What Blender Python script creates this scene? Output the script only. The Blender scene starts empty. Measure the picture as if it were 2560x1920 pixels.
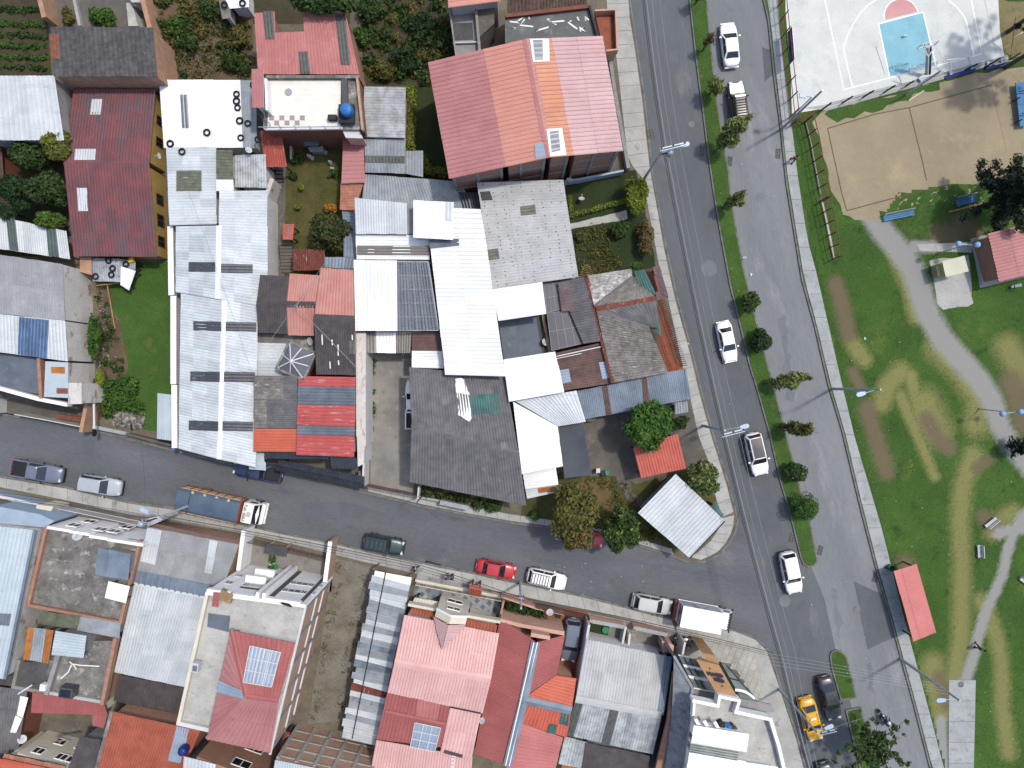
import bpy,math,random
import numpy as np
from mathutils import Vector,Matrix
random.seed(11)
rng=np.random.default_rng(5)
SC=bpy.context.scene
COL=SC.collection
R=math.radians

# ---------------------------------------------------------------- camera, sky, sun, exposure
H=75.0 # flying height of the drone, metres
FPX=1837.5 # focal length in photograph pixels (2560 wide)
cam_d=bpy.data.cameras.new('camera')
cam_d.sensor_width=36.0
cam_d.lens=36.0*FPX/2560.0
cam_d.clip_end=2000.0
cam=bpy.data.objects.new('camera',cam_d)
cam.location=(0,0,H)
COL.objects.link(cam)
SC.camera=cam

SUN_EL,SUN_AZ=66.0,30.0 # azimuth counted from +X towards +Y
world=bpy.data.worlds.new('World')
SC.world=world
world.use_nodes=True
wn=world.node_tree.nodes
wl=world.node_tree.links
sky=wn.new('ShaderNodeTexSky')
sky.sky_type='NISHITA'
sky.sun_disc=False
sky.sun_elevation=R(SUN_EL)
sky.sun_rotation=R(90-SUN_AZ)
sky.dust_density=3.0
sky.air_density=1.0
bg=wn['Background']
bg.inputs[1].default_value=0.15
wl.new(sky.outputs[0],bg.inputs[0])
sun_d=bpy.data.lights.new('sun','SUN')
sun_d.energy=2.0
sun_d.angle=R(3.0)
sun_d.color=(1.0,0.95,0.85)
sun=bpy.data.objects.new('sun',sun_d)
sv=Vector((math.cos(R(SUN_EL))*math.cos(R(SUN_AZ)),math.cos(R(SUN_EL))*math.sin(R(SUN_AZ)),math.sin(R(SUN_EL))))
sun.rotation_euler=sv.to_track_quat('Z','Y').to_euler()
sun.location=sv*60
COL.objects.link(sun)
SC.view_settings.view_transform='Standard'
SC.view_settings.look='None'
SC.view_settings.exposure=0.66
SC.view_settings.gamma=1.0
try:
 SC.cycles.use_denoising=True
 SC.cycles.max_bounces=6
 SC.cycles.transparent_max_bounces=12
except Exception:
 pass

# ---------------------------------------------------------------- photograph to world
def P(x,y,z=0.0):
 s=(H-z)/FPX
 return Vector(((x-1280.0)*s,-(y-960.0)*s,z))
TS=2212.0/640.0
def tl(code,x,y):
 return int(code[0])*640+x/TS,int(code[1])*480+y/TS
def PT(code,pts,z=0.0):
 out=[]
 for i in range(0,len(pts),2):
  zz=z[i//2]if isinstance(z,(tuple,list))else z
  out.append(P(*tl(code,pts[i],pts[i+1]),zz))
 return out
def PS(pts,z=0.0):
 out=[]
 for i in range(0,len(pts),2):
  zz=z[i//2]if isinstance(z,(tuple,list))else z
  out.append(P(pts[i],pts[i+1],zz))
 return out

# ---------------------------------------------------------------- materials
KEXP=1.8
def lin(c):
 o=[]
 for v in c:
  v=v/255.0
  v=v/12.92 if v<=0.04045 else ((v+0.055)/1.055)**2.4
  o.append(min(0.82,v/KEXP))
 return (o[0],o[1],o[2],1.0)
MATS={}
def mat(name,c1,c2=None,ns=1.0,rough=0.8,var=0.05,fine=0.12,c3=None,t3=(0.58,0.68),n3=0.5,
st=(1,1,1),rot=0.0,bump=0.0,bs=12.0,alpha=1.0,spec=0.3,isl=0.0,metal=0.0,c4=None,t4=(0.6,0.7),n4=3.0,st3=None,
coat=0.0,obj=False,trl=0.0):
 m=bpy.data.materials.new(name)
 m.use_nodes=True
 nt=m.node_tree
 N,L=nt.nodes,nt.links
 b=N['Principled BSDF']
 geo=N.new('ShaderNodeNewGeometry')
 pos=geo.outputs['Position']
 if obj:
  pos=N.new('ShaderNodeTexCoord').outputs['Object']
 def mapped(s,r):
  mp=N.new('ShaderNodeMapping')
  mp.inputs['Scale'].default_value=s
  mp2=N.new('ShaderNodeMapping')
  mp2.inputs['Rotation'].default_value=(0,0,r)
  L.new(pos,mp2.inputs['Vector'])
  L.new(mp2.outputs[0],mp.inputs['Vector'])
  return mp.outputs[0]
 vec=mapped(st,rot)
 def noise(scale,det,v,rg=0.6):
  n=N.new('ShaderNodeTexNoise')
  n.inputs['Scale'].default_value=scale
  n.inputs['Detail'].default_value=det
  n.inputs['Roughness'].default_value=rg
  L.new(v,n.inputs['Vector'])
  return n.outputs[0]
 def rng_(o,a,bb,lo=0.0,hi=1.0):
  r=N.new('ShaderNodeMapRange')
  r.inputs[1].default_value=a;r.inputs[2].default_value=bb
  r.inputs[3].default_value=lo;r.inputs[4].default_value=hi
  L.new(o,r.inputs[0])
  return r.outputs[0]
 def mix(f,a,bb,typ='MIX'):
  x=N.new('ShaderNodeMix')
  x.data_type='RGBA'
  x.blend_type=typ
  for k,val in ((0,f),(6,a),(7,bb)):
   if isinstance(val,(tuple,float,int)):
    x.inputs[k].default_value=val
   else:
    L.new(val,x.inputs[k])
  return x.outputs[2]
 col=lin(c1)
 if c2 is not None:
  col=mix(rng_(noise(ns,6,vec),0.36,0.64),lin(c1),lin(c2))
 if c3 is not None:
  v3=mapped(st3,rot)if st3 else vec
  col=mix(rng_(noise(n3,7,v3,0.65),t3[0],t3[1]),col,lin(c3))
 if c4 is not None:
  col=mix(rng_(noise(n4,8,vec,0.7),t4[0],t4[1]),col,lin(c4))
 fac=None
 def mul(a,bb):
  x=N.new('ShaderNodeMath');x.operation='MULTIPLY'
  L.new(a,x.inputs[0]);L.new(bb,x.inputs[1])
  return x.outputs[0]
 if fine:
  fac=rng_(noise(max(6.0,ns*9),3,vec),0.25,0.75,1-fine,1+fine)
 if var:
  oi=N.new('ShaderNodeObjectInfo')
  f2=rng_(oi.outputs['Random'],0,1,1-var,1+var)
  fac=f2 if fac is None else mul(fac,f2)
 if isl:
  f3=rng_(geo.outputs['Random Per Island'],0,1,1-isl,1+isl)
  fac=f3 if fac is None else mul(fac,f3)
 if fac is not None:
  x=N.new('ShaderNodeVectorMath');x.operation='SCALE'
  if isinstance(col,tuple):
   x.inputs[0].default_value=col[:3]
  else:
   L.new(col,x.inputs[0])
  L.new(fac,x.inputs['Scale'])
  col=x.outputs[0]
 if isinstance(col,tuple):
  b.inputs['Base Color'].default_value=col
 else:
  L.new(col,b.inputs['Base Color'])
 b.inputs['Roughness'].default_value=rough
 b.inputs['Metallic'].default_value=metal
 b.inputs['Specular IOR Level'].default_value=spec
 b.inputs['Coat Weight'].default_value=coat
 if trl:
  b.inputs['Transmission Weight'].default_value=0.0
  tr=N.new('ShaderNodeBsdfTranslucent')
  if isinstance(col,tuple):
   tr.inputs[0].default_value=col
  else:
   L.new(col,tr.inputs[0])
  ms=N.new('ShaderNodeMixShader');ms.inputs[0].default_value=trl
  L.new(b.outputs[0],ms.inputs[1]);L.new(tr.outputs[0],ms.inputs[2])
  L.new(ms.outputs[0],N['Material Output'].inputs[0])
 if alpha<1:
  b.inputs['Alpha'].default_value=alpha
 if bump:
  bn=N.new('ShaderNodeBump')
  bn.inputs['Strength'].default_value=bump
  bn.inputs['Distance'].default_value=0.05
  L.new(noise(bs,5,vec),bn.inputs['Height'])
  L.new(bn.outputs[0],b.inputs['Normal'])
 MATS[name]=m
 return m

# metal and fibre roofing
mat('zinc_white',(270,271,272),(252,255,258),ns=0.35,rough=0.5,var=0.05,fine=0.04)
mat('zinc_light',(222,228,232),(204,212,217),ns=0.6,rough=0.5,var=0.09,fine=0.07,c3=(178,186,193),t3=(0.58,0.75),n3=0.9,st3=(0.4,2.5,1))
mat('zinc_patched',(222,229,233),(206,214,220),ns=0.8,rough=0.55,var=0.12,fine=0.08,c3=(170,178,187),t3=(0.6,0.8),n3=1.6,st3=(0.5,3,1),c4=(184,188,190),t4=(0.62,0.72),n4=2.5)
mat('zinc_grey',(172,180,187),(145,153,161),ns=0.7,rough=0.55,var=0.1,fine=0.1,c3=(120,126,132),t3=(0.58,0.75),n3=1.5)
mat('zinc_blue',(140,155,172),(118,132,148),ns=0.6,rough=0.5,var=0.09,fine=0.1)
mat('zinc_skyblue',(206,219,226),(192,207,215),ns=0.5,rough=0.5,var=0.05,fine=0.06)
mat('zinc_dirty',(202,207,210),(160,165,168),ns=1.2,rough=0.6,var=0.14,fine=0.12,c3=(110,105,100),t3=(0.6,0.72),n3=1.8,st3=(1,1,1))
mat('zinc_rusty',(176,184,192),(150,160,170),ns=0.9,rough=0.6,var=0.12,fine=0.1,c3=(140,100,85),t3=(0.55,0.68),n3=2.2)
mat('zinc_junk',(150,162,175),(112,122,134),ns=0.9,rough=0.55,var=0.18,fine=0.1,c3=(190,200,210),t3=(0.6,0.75),n3=1.4)
mat('fibre_dark',(124,123,126),(104,103,107),ns=1.2,rough=0.9,var=0.07,fine=0.16,c3=(146,144,142),t3=(0.6,0.74),n3=0.7)
mat('fibre_brown',(94,89,90),(78,73,75),ns=1.4,rough=0.9,var=0.06,fine=0.16,c3=(112,107,106),t3=(0.6,0.8),n3=0.8)
mat('fibre_old',(148,144,140),(116,111,108),ns=1.8,rough=0.92,var=0.12,fine=0.2,c3=(206,203,200),t3=(0.6,0.68),n3=1.6,st3=(0.7,2,1),c4=(78,73,70),t4=(0.62,0.7),n4=3)
mat('fibre_white',(184,182,179),(136,132,128),ns=2.5,rough=0.92,var=0.12,fine=0.2,c3=(226,225,223),t3=(0.52,0.62),n3=2.4,st3=(0.7,2.2,1),c4=(84,80,76),t4=(0.6,0.68),n4=4)
mat('fibre_light',(208,209,210),(190,192,193),ns=0.7,rough=0.85,var=0.07,fine=0.08,c3=(160,160,160),t3=(0.62,0.8),n3=1.5)
mat('fibre_grey',(172,175,178),(154,157,160),ns=0.6,rough=0.85,var=0.07,fine=0.1,c3=(128,128,128),t3=(0.6,0.8),n3=1.4)
mat('old_tile',(100,100,102),(76,76,78),ns=2.0,rough=0.95,var=0.08,fine=0.28,c3=(120,112,100),t3=(0.6,0.72),n3=1.2,c4=(58,55,52),t4=(0.62,0.7),n4=5)
mat('red_rust',(140,84,86),(114,80,86),ns=0.55,rough=0.85,var=0.09,fine=0.14,c3=(106,90,98),t3=(0.5,0.66),n3=0.4,c4=(152,84,78),t4=(0.56,0.7),n4=1.2,st3=(1.4,0.7,1))
mat('red_paint',(206,138,134),(192,120,117),ns=0.5,rough=0.6,var=0.05,fine=0.07,c3=(214,160,156),t3=(0.6,0.75),n3=0.8)
mat('red_worn',(198,92,90),(186,84,83),ns=0.8,rough=0.7,var=0.06,fine=0.1,c3=(204,150,152),t3=(0.57,0.63),n3=1.5,st3=(0.5,2.6,1))
mat('rose',(200,140,139),(188,126,126),ns=0.4,rough=0.55,var=0.04,fine=0.07,c3=(202,152,150),t3=(0.6,0.8),n3=0.6)
mat('rose_light',(218,182,182),(208,168,170),ns=0.4,rough=0.55,var=0.04,fine=0.07)
mat('salmon',(238,192,187),(228,178,174),ns=0.5,rough=0.6,var=0.04,fine=0.06,c3=(220,166,162),t3=(0.6,0.8),n3=0.9)
mat('coral',(226,160,144),(218,150,134),ns=0.4,rough=0.55,var=0.03,fine=0.06)
mat('orange',(224,160,130),(216,148,118),ns=0.5,rough=0.6,var=0.04,fine=0.06)
mat('orange_paint',(208,150,138),(196,132,120),ns=0.5,rough=0.65,var=0.05,fine=0.08)
mat('orange_red',(216,114,90),(204,102,80),ns=0.5,rough=0.6,var=0.04,fine=0.07)
mat('brick_red',(182,106,104),(170,97,95),ns=0.4,rough=0.6,var=0.04,fine=0.07,c3=(186,120,118),t3=(0.6,0.75),n3=0.7)
mat('brick_red_pale',(206,132,130),(196,120,118),ns=0.4,rough=0.6,var=0.04,fine=0.06)
mat('orange_tile',(186,104,82),(170,90,70),ns=0.9,rough=0.75,var=0.06,fine=0.14)
mat('terracotta_tile',(212,112,96),(198,102,88),ns=0.9,rough=0.75,var=0.06,fine=0.12,c3=(150,100,92),t3=(0.6,0.72),n3=0.8)
mat('shelter_red',(222,138,133),(216,130,126),ns=0.4,rough=0.55,var=0.02,fine=0.05)
mat('rust',(136,76,62),(108,62,54),ns=1.6,rough=0.9,var=0.1,fine=0.16,c3=(190,176,172),t3=(0.6,0.66),n3=2.2,st3=(3,0.6,1))
mat('rust_red',(182,92,76),(164,80,66),ns=0.8,rough=0.8,var=0.05,fine=0.1,c3=(206,150,140),t3=(0.6,0.7),n3=1.6,st3=(3,0.5,1))
mat('rust_orange',(190,124,62),(160,98,50),ns=1.2,rough=0.85,var=0.08,fine=0.14)
mat('clay_old',(198,142,118),(170,112,92),ns=2.2,rough=0.9,var=0.1,fine=0.2)
mat('clay_dark',(112,90,80),(80,66,60),ns=3.0,rough=0.92,var=0.14,fine=0.25)
mat('navy_tile',(64,72,84),(52,59,70),ns=1.0,rough=0.6,var=0.06,fine=0.1)
mat('tarp_grey',(78,84,94),(70,76,86),ns=0.8,rough=0.7,var=0.03,fine=0.05,bump=0.3,bs=1.2)
mat('tarp_blue',(92,112,132),(80,100,120),ns=0.7,rough=0.6,var=0.03,fine=0.07,c3=(112,128,144),t3=(0.6,0.75),n3=1.4,bump=0.35,bs=1.5)
mat('brown_sheet',(122,96,90),(98,78,74),ns=1.0,rough=0.8,var=0.1,fine=0.12)
mat('purple_sheet',(134,112,116),(116,96,100),ns=0.8,rough=0.8,var=0.06,fine=0.1)
mat('teal_sheet',(72,122,116),(54,94,92),ns=1.0,rough=0.6,var=0.1,fine=0.14)
mat('green_strip',(88,104,102),(74,90,88),ns=0.8,rough=0.6,var=0.05,fine=0.1)
# translucent sheets
mat('poly_grey',(126,136,148),(104,113,126),ns=0.8,rough=0.35,var=0.1,fine=0.1,alpha=0.86,spec=0.5)
mat('poly_clear',(132,142,156),(116,126,140),ns=0.7,rough=0.3,var=0.06,fine=0.08,alpha=0.62,spec=0.5)
mat('poly_dark',(88,90,97),(72,74,80),ns=1.4,rough=0.4,var=0.12,fine=0.15,c3=(138,142,150),t3=(0.6,0.72),n3=1.6,st3=(0.6,3,1),alpha=0.94,spec=0.5)
mat('poly_dull',(106,110,106),(86,90,86),ns=2.5,rough=0.6,var=0.08,fine=0.25,c3=(150,156,150),t3=(0.66,0.72),n3=3,alpha=0.95)
mat('poly_olive',(124,130,108),(98,100,84),ns=1.6,rough=0.4,var=0.1,fine=0.2,alpha=0.9,spec=0.5)
mat('poly_brown',(142,136,130),(120,116,112),ns=1.0,rough=0.4,var=0.06,fine=0.1,alpha=0.9,spec=0.5)
mat('poly_blue',(86,122,168),(64,94,138),ns=0.8,rough=0.25,var=0.12,fine=0.15,alpha=0.85,spec=0.6)
mat('poly_navy',(56,62,82),(44,49,66),ns=0.5,rough=0.35,var=0.05,fine=0.06,alpha=0.97,spec=0.5)
mat('poly_pale',(176,192,212),(158,174,198),ns=0.6,rough=0.3,var=0.05,fine=0.06,alpha=0.93,spec=0.5)
mat('glass_white',(196,208,216),(168,182,192),ns=2.2,rough=0.4,var=0.05,fine=0.1,st=(4,1,1))
mat('glass_dark',(38,44,50),(26,30,36),ns=1.0,rough=0.08,var=0.1,fine=0.0,spec=0.8)
mat('glass_green',(132,146,140),(100,114,110),ns=1.0,rough=0.1,var=0.1,fine=0.0,spec=0.8)
mat('window_dark',(44,44,46),(30,30,32),ns=1.0,rough=0.15,var=0.1,fine=0.0,spec=0.6)
# walls and masonry
mat('plaster_white',(236,236,236),(222,222,222),ns=0.8,rough=0.9,var=0.03,fine=0.05,c3=(190,188,184),t3=(0.62,0.8),n3=1.2,st3=(2,2,0.5))
mat('plaster_clean',(276,276,276),(262,262,263),ns=0.8,rough=0.85,var=0.02,fine=0.03)
mat('plaster_cream',(240,234,216),(230,222,202),ns=0.7,rough=0.9,var=0.03,fine=0.04)
mat('plaster_pink',(226,182,162),(214,168,148),ns=0.7,rough=0.9,var=0.03,fine=0.06)
mat('plaster_grey',(168,168,168),(148,148,150),ns=0.9,rough=0.9,var=0.04,fine=0.1,c3=(126,124,122),t3=(0.6,0.75),n3=0.7)
mat('plaster_ochre',(204,174,98),(186,156,88),ns=0.8,rough=0.9,var=0.03,fine=0.08,c3=(170,146,96),t3=(0.62,0.75),n3=1.4)
mat('plaster_peeled',(232,228,222),(218,214,210),ns=0.8,rough=0.92,var=0.04,fine=0.08,c3=(176,150,134),t3=(0.56,0.63),n3=0.9,st3=(2.5,0.6,1),c4=(200,194,188),t4=(0.55,0.65),n4=4)
mat('plaster_blue',(176,196,216),(164,184,206),ns=0.8,rough=0.85,var=0.03,fine=0.05)
mat('brick',(186,144,122),(168,126,106),ns=2.4,rough=0.92,var=0.07,fine=0.22,st=(1,1,3),c3=(196,158,138),t3=(0.58,0.7),n3=1.0)
mat('brick_pale',(206,172,150),(190,152,130),ns=1.8,rough=0.92,var=0.06,fine=0.16,st=(1,1,3),c3=(214,190,172),t3=(0.56,0.7),n3=1.0)
mat('brick_dark',(150,98,80),(126,80,66),ns=2.4,rough=0.92,var=0.06,fine=0.2,st=(1,1,3))
mat('adobe',(200,160,132),(178,140,114),ns=1.4,rough=0.95,var=0.05,fine=0.14,c3=(150,128,106),t3=(0.6,0.72),n3=0.8)
mat('stucco_grey',(168,172,178),(136,140,146),ns=1.8,rough=0.95,var=0.04,fine=0.22,c3=(110,112,116),t3=(0.6,0.68),n3=1.8,st=(1,1,0.5))
mat('slab_stained',(146,144,140),(110,109,105),ns=0.8,rough=0.95,var=0.05,fine=0.2,c3=(206,204,200),t3=(0.55,0.72),n3=0.9,c4=(82,80,76),t4=(0.57,0.72),n4=1.1)
mat('slab_pale',(206,206,202),(184,184,180),ns=0.8,rough=0.95,var=0.04,fine=0.12,c3=(140,138,134),t3=(0.6,0.74),n3=1.0,c4=(120,112,106),t4=(0.66,0.74),n4=2.4)
mat('slab_blue',(114,124,138),(100,109,122),ns=0.5,rough=0.8,var=0.03,fine=0.08,c3=(134,142,150),t3=(0.58,0.72),n3=0.6)
mat('slab_dark',(98,99,101),(80,82,85),ns=0.6,rough=0.9,var=0.05,fine=0.14,c3=(130,130,130),t3=(0.6,0.72),n3=0.7)
mat('slab_cracked',(122,126,126),(104,108,108),ns=0.7,rough=0.95,var=0.04,fine=0.16,c3=(150,150,146),t3=(0.6,0.72),n3=0.9)
mat('patch_white',(262,262,258),None,rough=0.9,var=0.03,fine=0.08)
mat('terrace_tile',(262,257,245),(252,246,234),ns=0.8,rough=0.5,var=0.03,fine=0.05)
mat('tile_taupe',(172,158,148),None,rough=0.5,var=0.05,fine=0.08)
mat('tile_white',(242,240,236),None,rough=0.5,var=0.03,fine=0.04)
mat('patio_diamond',(168,172,178),(132,138,148),ns=0.7,rough=0.6,var=0.03,fine=0.1,c3=(196,196,194),t3=(0.55,0.7),n3=0.5)
mat('patio_terracotta',(172,104,78),(150,88,66),ns=1.2,rough=0.85,var=0.05,fine=0.15)
# ground
mat('asphalt',(110,115,119),(100,105,109),ns=0.30,rough=0.93,var=0.0,fine=0.10,st=(1,0.16,1),rot=R(-13),c3=(132,135,137),t3=(0.60,0.76),n3=0.35,c4=(90,95,99),t4=(0.60,0.74),n4=0.5,st3=(1,0.35,1),bump=0.15,bs=14)
mat('asphalt_street',(114,117,122),(100,103,109),ns=0.28,rough=0.93,var=0.0,fine=0.13,st=(0.3,1,1),rot=R(14),c3=(136,137,136),t3=(0.60,0.76),n3=0.3,c4=(88,91,97),t4=(0.58,0.72),n4=0.45,st3=(0.5,1,1),bump=0.15,bs=14)
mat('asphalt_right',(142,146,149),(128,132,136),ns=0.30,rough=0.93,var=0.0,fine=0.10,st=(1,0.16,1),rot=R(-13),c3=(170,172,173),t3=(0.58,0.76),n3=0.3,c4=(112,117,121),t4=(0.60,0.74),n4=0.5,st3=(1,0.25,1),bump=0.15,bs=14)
mat('asphalt_patch',(106,111,115),(98,103,107),ns=0.6,rough=0.93,var=0.05,fine=0.12)
mat('asphalt_pale',(128,133,138),(118,124,130),ns=1.2,rough=0.93,var=0.05,fine=0.14)
mat('concrete',(192,193,190),(174,175,171),ns=0.6,rough=0.93,var=0.04,fine=0.10,c3=(134,133,129),t3=(0.58,0.74),n3=0.8)
mat('concrete_pale',(182,187,187),(164,170,171),ns=0.7,rough=0.93,var=0.04,fine=0.14,c3=(146,151,152),t3=(0.56,0.68),n3=1.5,c4=(134,138,140),t4=(0.62,0.7),n4=5)
mat('concrete_yard',(158,155,149),(134,132,128),ns=0.4,rough=0.93,var=0.03,fine=0.12,c3=(186,182,174),t3=(0.58,0.72),n3=0.5,c4=(108,106,102),t4=(0.6,0.74),n4=0.9)
mat('concrete_dark',(118,113,108),(98,95,91),ns=0.5,rough=0.93,var=0.03,fine=0.14,c3=(140,134,126),t3=(0.58,0.7),n3=0.7)
mat('kerb',(136,136,133),(112,112,110),ns=1.0,rough=0.93,var=0.05,fine=0.2,c3=(92,92,92),t3=(0.55,0.7),n3=2.0)
mat('paver',(196,194,186),(178,176,169),ns=0.8,rough=0.9,var=0.06,fine=0.10,c3=(156,156,150),t3=(0.6,0.75),n3=0.9)
mat('block_earth',(128,120,104),(104,98,84),ns=0.5,rough=0.95,var=0.0,fine=0.2)
mat('soil',(120,100,80),(96,80,64),ns=0.8,rough=0.95,var=0.03,fine=0.25,c3=(84,92,54),t3=(0.56,0.68),n3=1.2)
mat('soil_dark',(84,74,56),(64,60,44),ns=0.9,rough=0.95,var=0.03,fine=0.3,c3=(62,78,38),t3=(0.5,0.64),n3=0.8)
mat('gravel',(142,138,128),(120,115,104),ns=0.5,rough=0.95,var=0.03,fine=0.2,c3=(112,102,78),t3=(0.56,0.7),n3=0.5,c4=(164,160,150),t4=(0.6,0.7),n4=2.0)
mat('path_gravel',(152,154,156),(132,132,130),ns=1.0,rough=0.95,var=0.03,fine=0.2,c3=(138,124,106),t3=(0.58,0.7),n3=0.5)
mat('dirt_court',(170,157,130),(156,144,118),ns=0.22,rough=0.95,var=0.02,fine=0.08,c3=(184,168,136),t3=(0.56,0.76),n3=0.3,c4=(140,132,110),t4=(0.62,0.78),n4=0.8)
mat('dirt_worn',(140,130,94),(124,116,80),ns=0.6,rough=0.95,var=0.03,fine=0.18,c3=(108,110,62),t3=(0.56,0.68),n3=1.2)
mat('bare_patch',(112,98,80),(94,86,66),ns=1.0,rough=0.95,var=0.04,fine=0.26,c3=(88,96,52),t3=(0.56,0.68),n3=1.6)
mat('lawn',(72,104,40),(56,86,32),ns=0.18,rough=0.95,var=0.0,fine=0.26,c3=(118,124,62),t3=(0.58,0.74),n3=0.16,c4=(46,70,28),t4=(0.56,0.7),n4=0.5,bump=0.5,bs=9)
mat('lawn_garden',(76,108,42),(60,92,34),ns=0.4,rough=0.95,var=0.03,fine=0.25,c3=(112,114,62),t3=(0.58,0.74),n3=0.4,bump=0.5,bs=9)
mat('lawn_dry',(96,92,52),(74,78,38),ns=0.6,rough=0.95,var=0.03,fine=0.25,c3=(112,96,64),t3=(0.56,0.7),n3=0.5,bump=0.5,bs=9)
mat('lawn_dark',(52,66,34),(42,56,28),ns=0.5,rough=0.95,var=0.03,fine=0.25,bump=0.5,bs=9)
mat('court',(230,234,230),(218,222,218),ns=0.4,rough=0.85,var=0.0,fine=0.07,c3=(200,206,200),t3=(0.56,0.74),n3=0.5,c4=(212,224,216),t4=(0.56,0.72),n4=1.0)
mat('court_blue',(150,206,222),(138,194,212),ns=0.6,rough=0.8,var=0.0,fine=0.07,c3=(160,210,220),t3=(0.58,0.74),n3=1.0)
mat('court_red',(226,172,170),(216,160,160),ns=0.6,rough=0.8,var=0.0,fine=0.07)
mat('line_white',(275,276,274),None,rough=0.8,var=0.0,fine=0.10)
mat('line_faded',(206,208,204),None,rough=0.85,var=0.0,fine=0.22)
mat('turf',(74,108,40),(58,90,32),ns=0.16,rough=0.95,var=0.0,fine=0.24,c3=(116,124,62),t3=(0.58,0.74),n3=0.14,c4=(46,72,28),t4=(0.56,0.7),n4=0.5,bump=0.5,bs=9)
def wear_nodes():
 nt=MATS['turf'].node_tree;N,L=nt.nodes,nt.links;b=N['Principled BSDF'];src=b.inputs['Base Color'].links[0].from_socket
 nz=N.new('ShaderNodeTexNoise');nz.inputs['Scale'].default_value=1.6;nz.inputs['Detail'].default_value=6
 for an,c,mxv in (('dry',(150,144,92),0.75),('bare',(116,104,80),0.95),('gravel',(156,156,152),1.25)):
  at=N.new('ShaderNodeAttribute');at.attribute_name=an
  ad=N.new('ShaderNodeMath');ad.operation='ADD';L.new(at.outputs['Fac'],ad.inputs[0]);L.new(nz.outputs[0],ad.inputs[1])
  mr=N.new('ShaderNodeMapRange');mr.inputs[1].default_value=0.62;mr.inputs[2].default_value=1.42;mr.inputs[4].default_value=mxv;L.new(ad.outputs[0],mr.inputs[0])
  ml=N.new('ShaderNodeMath');ml.operation='MULTIPLY';L.new(mr.outputs[0],ml.inputs[0]);gt=N.new('ShaderNodeMapRange');gt.inputs[1].default_value=0.02;gt.inputs[2].default_value=0.2;L.new(at.outputs['Fac'],gt.inputs[0]);L.new(gt.outputs[0],ml.inputs[1])
  mx=N.new('ShaderNodeMix');mx.data_type='RGBA';L.new(ml.outputs[0],mx.inputs[0]);L.new(src,mx.inputs[6]);mx.inputs[7].default_value=lin(c);src=mx.outputs[2]
 L.new(src,b.inputs['Base Color'])
wear_nodes()
# plants
mat('leaf_mid',(72,98,42),(50,76,30),ns=0.9,rough=0.7,var=0.08,fine=0.0,isl=0.35,trl=0.25)
mat('leaf_deep',(46,76,34),(32,58,26),ns=0.9,rough=0.7,var=0.08,fine=0.0,isl=0.38,trl=0.2)
mat('leaf_fresh',(84,122,44),(62,100,36),ns=0.9,rough=0.7,var=0.08,fine=0.0,isl=0.35,trl=0.25)
mat('leaf_lime',(140,156,48),(112,132,38),ns=0.9,rough=0.7,var=0.06,fine=0.0,isl=0.3,trl=0.25)
mat('leaf_olive',(112,108,52),(86,90,40),ns=0.7,rough=0.75,var=0.08,fine=0.0,isl=0.4,trl=0.2,c3=(126,100,48),t3=(0.55,0.68),n3=0.8)
mat('leaf_willow',(150,158,92),(122,134,70),ns=0.9,rough=0.75,var=0.08,fine=0.0,isl=0.35,trl=0.2)
mat('leaf_dry',(118,100,62),(96,86,50),ns=0.9,rough=0.85,var=0.08,fine=0.0,isl=0.4,trl=0.1)
mat('leaf_gold',(190,132,34),(166,112,30),ns=0.9,rough=0.75,var=0.06,fine=0.0,isl=0.3)
mat('leaf_conifer',(38,54,34),(28,42,26),ns=0.9,rough=0.8,var=0.06,fine=0.0,isl=0.4)
mat('blade',(84,122,46),(66,102,38),ns=0.16,rough=0.85,var=0.0,fine=0.0,isl=0.35,c3=(132,140,72),t3=(0.58,0.74),n3=0.16,c4=(54,84,32),t4=(0.56,0.7),n4=0.5)
mat('petal',(238,226,220),None,rough=0.7,var=0.0,fine=0.0,isl=0.1)
mat('petal_yellow',(222,186,52),None,rough=0.7,var=0.0,fine=0.0,isl=0.15)
mat('bark',(104,92,78),(78,70,60),ns=3.0,rough=0.95,var=0.1,fine=0.25)
mat('dead_twig',(150,142,128),(120,112,100),ns=3.0,rough=0.95,var=0.1,fine=0.2)
# hardware
mat('pole_concrete',(206,208,211),(190,192,196),ns=1.5,rough=0.85,var=0.05,fine=0.1)
mat('galvanised',(196,206,216),(178,188,200),ns=2.0,rough=0.45,var=0.05,fine=0.06,metal=0.2)
mat('lamp_head',(190,212,234),(172,196,222),ns=1.0,rough=0.4,var=0.03,fine=0.0)
mat('globe_blue',(150,192,234),(136,178,224),ns=1.0,rough=0.4,var=0.03,fine=0.0)
mat('wire',(60,62,66),None,rough=0.7,var=0.1,fine=0.0)
mat('wire_pale',(168,172,178),None,rough=0.6,var=0.1,fine=0.0)
mat('rubber',(34,35,38),(26,27,29),ns=3.0,rough=0.85,var=0.1,fine=0.1)
mat('black_metal',(40,40,44),(32,32,35),ns=1.0,rough=0.6,var=0.05,fine=0.05)
mat('dark_trim',(58,58,62),(46,46,50),ns=1.0,rough=0.7,var=0.06,fine=0.08)
mat('fence_red',(128,52,50),(104,46,44),ns=2.0,rough=0.7,var=0.06,fine=0.12)
mat('white_metal',(234,236,238),(220,222,226),ns=1.0,rough=0.5,var=0.03,fine=0.05)
mat('bench_white',(222,224,226),(206,208,212),ns=1.5,rough=0.7,var=0.04,fine=0.08)
mat('bench_blue',(58,128,180),(48,110,164),ns=1.5,rough=0.6,var=0.05,fine=0.1)
mat('bench_pale',(160,172,180),(140,152,160),ns=1.5,rough=0.7,var=0.05,fine=0.1)
mat('tank_blue',(60,132,206),(50,118,194),ns=1.0,rough=0.45,var=0.03,fine=0.04)
mat('barrel_blue',(40,62,150),(32,50,128),ns=1.0,rough=0.5,var=0.03,fine=0.04)
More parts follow.
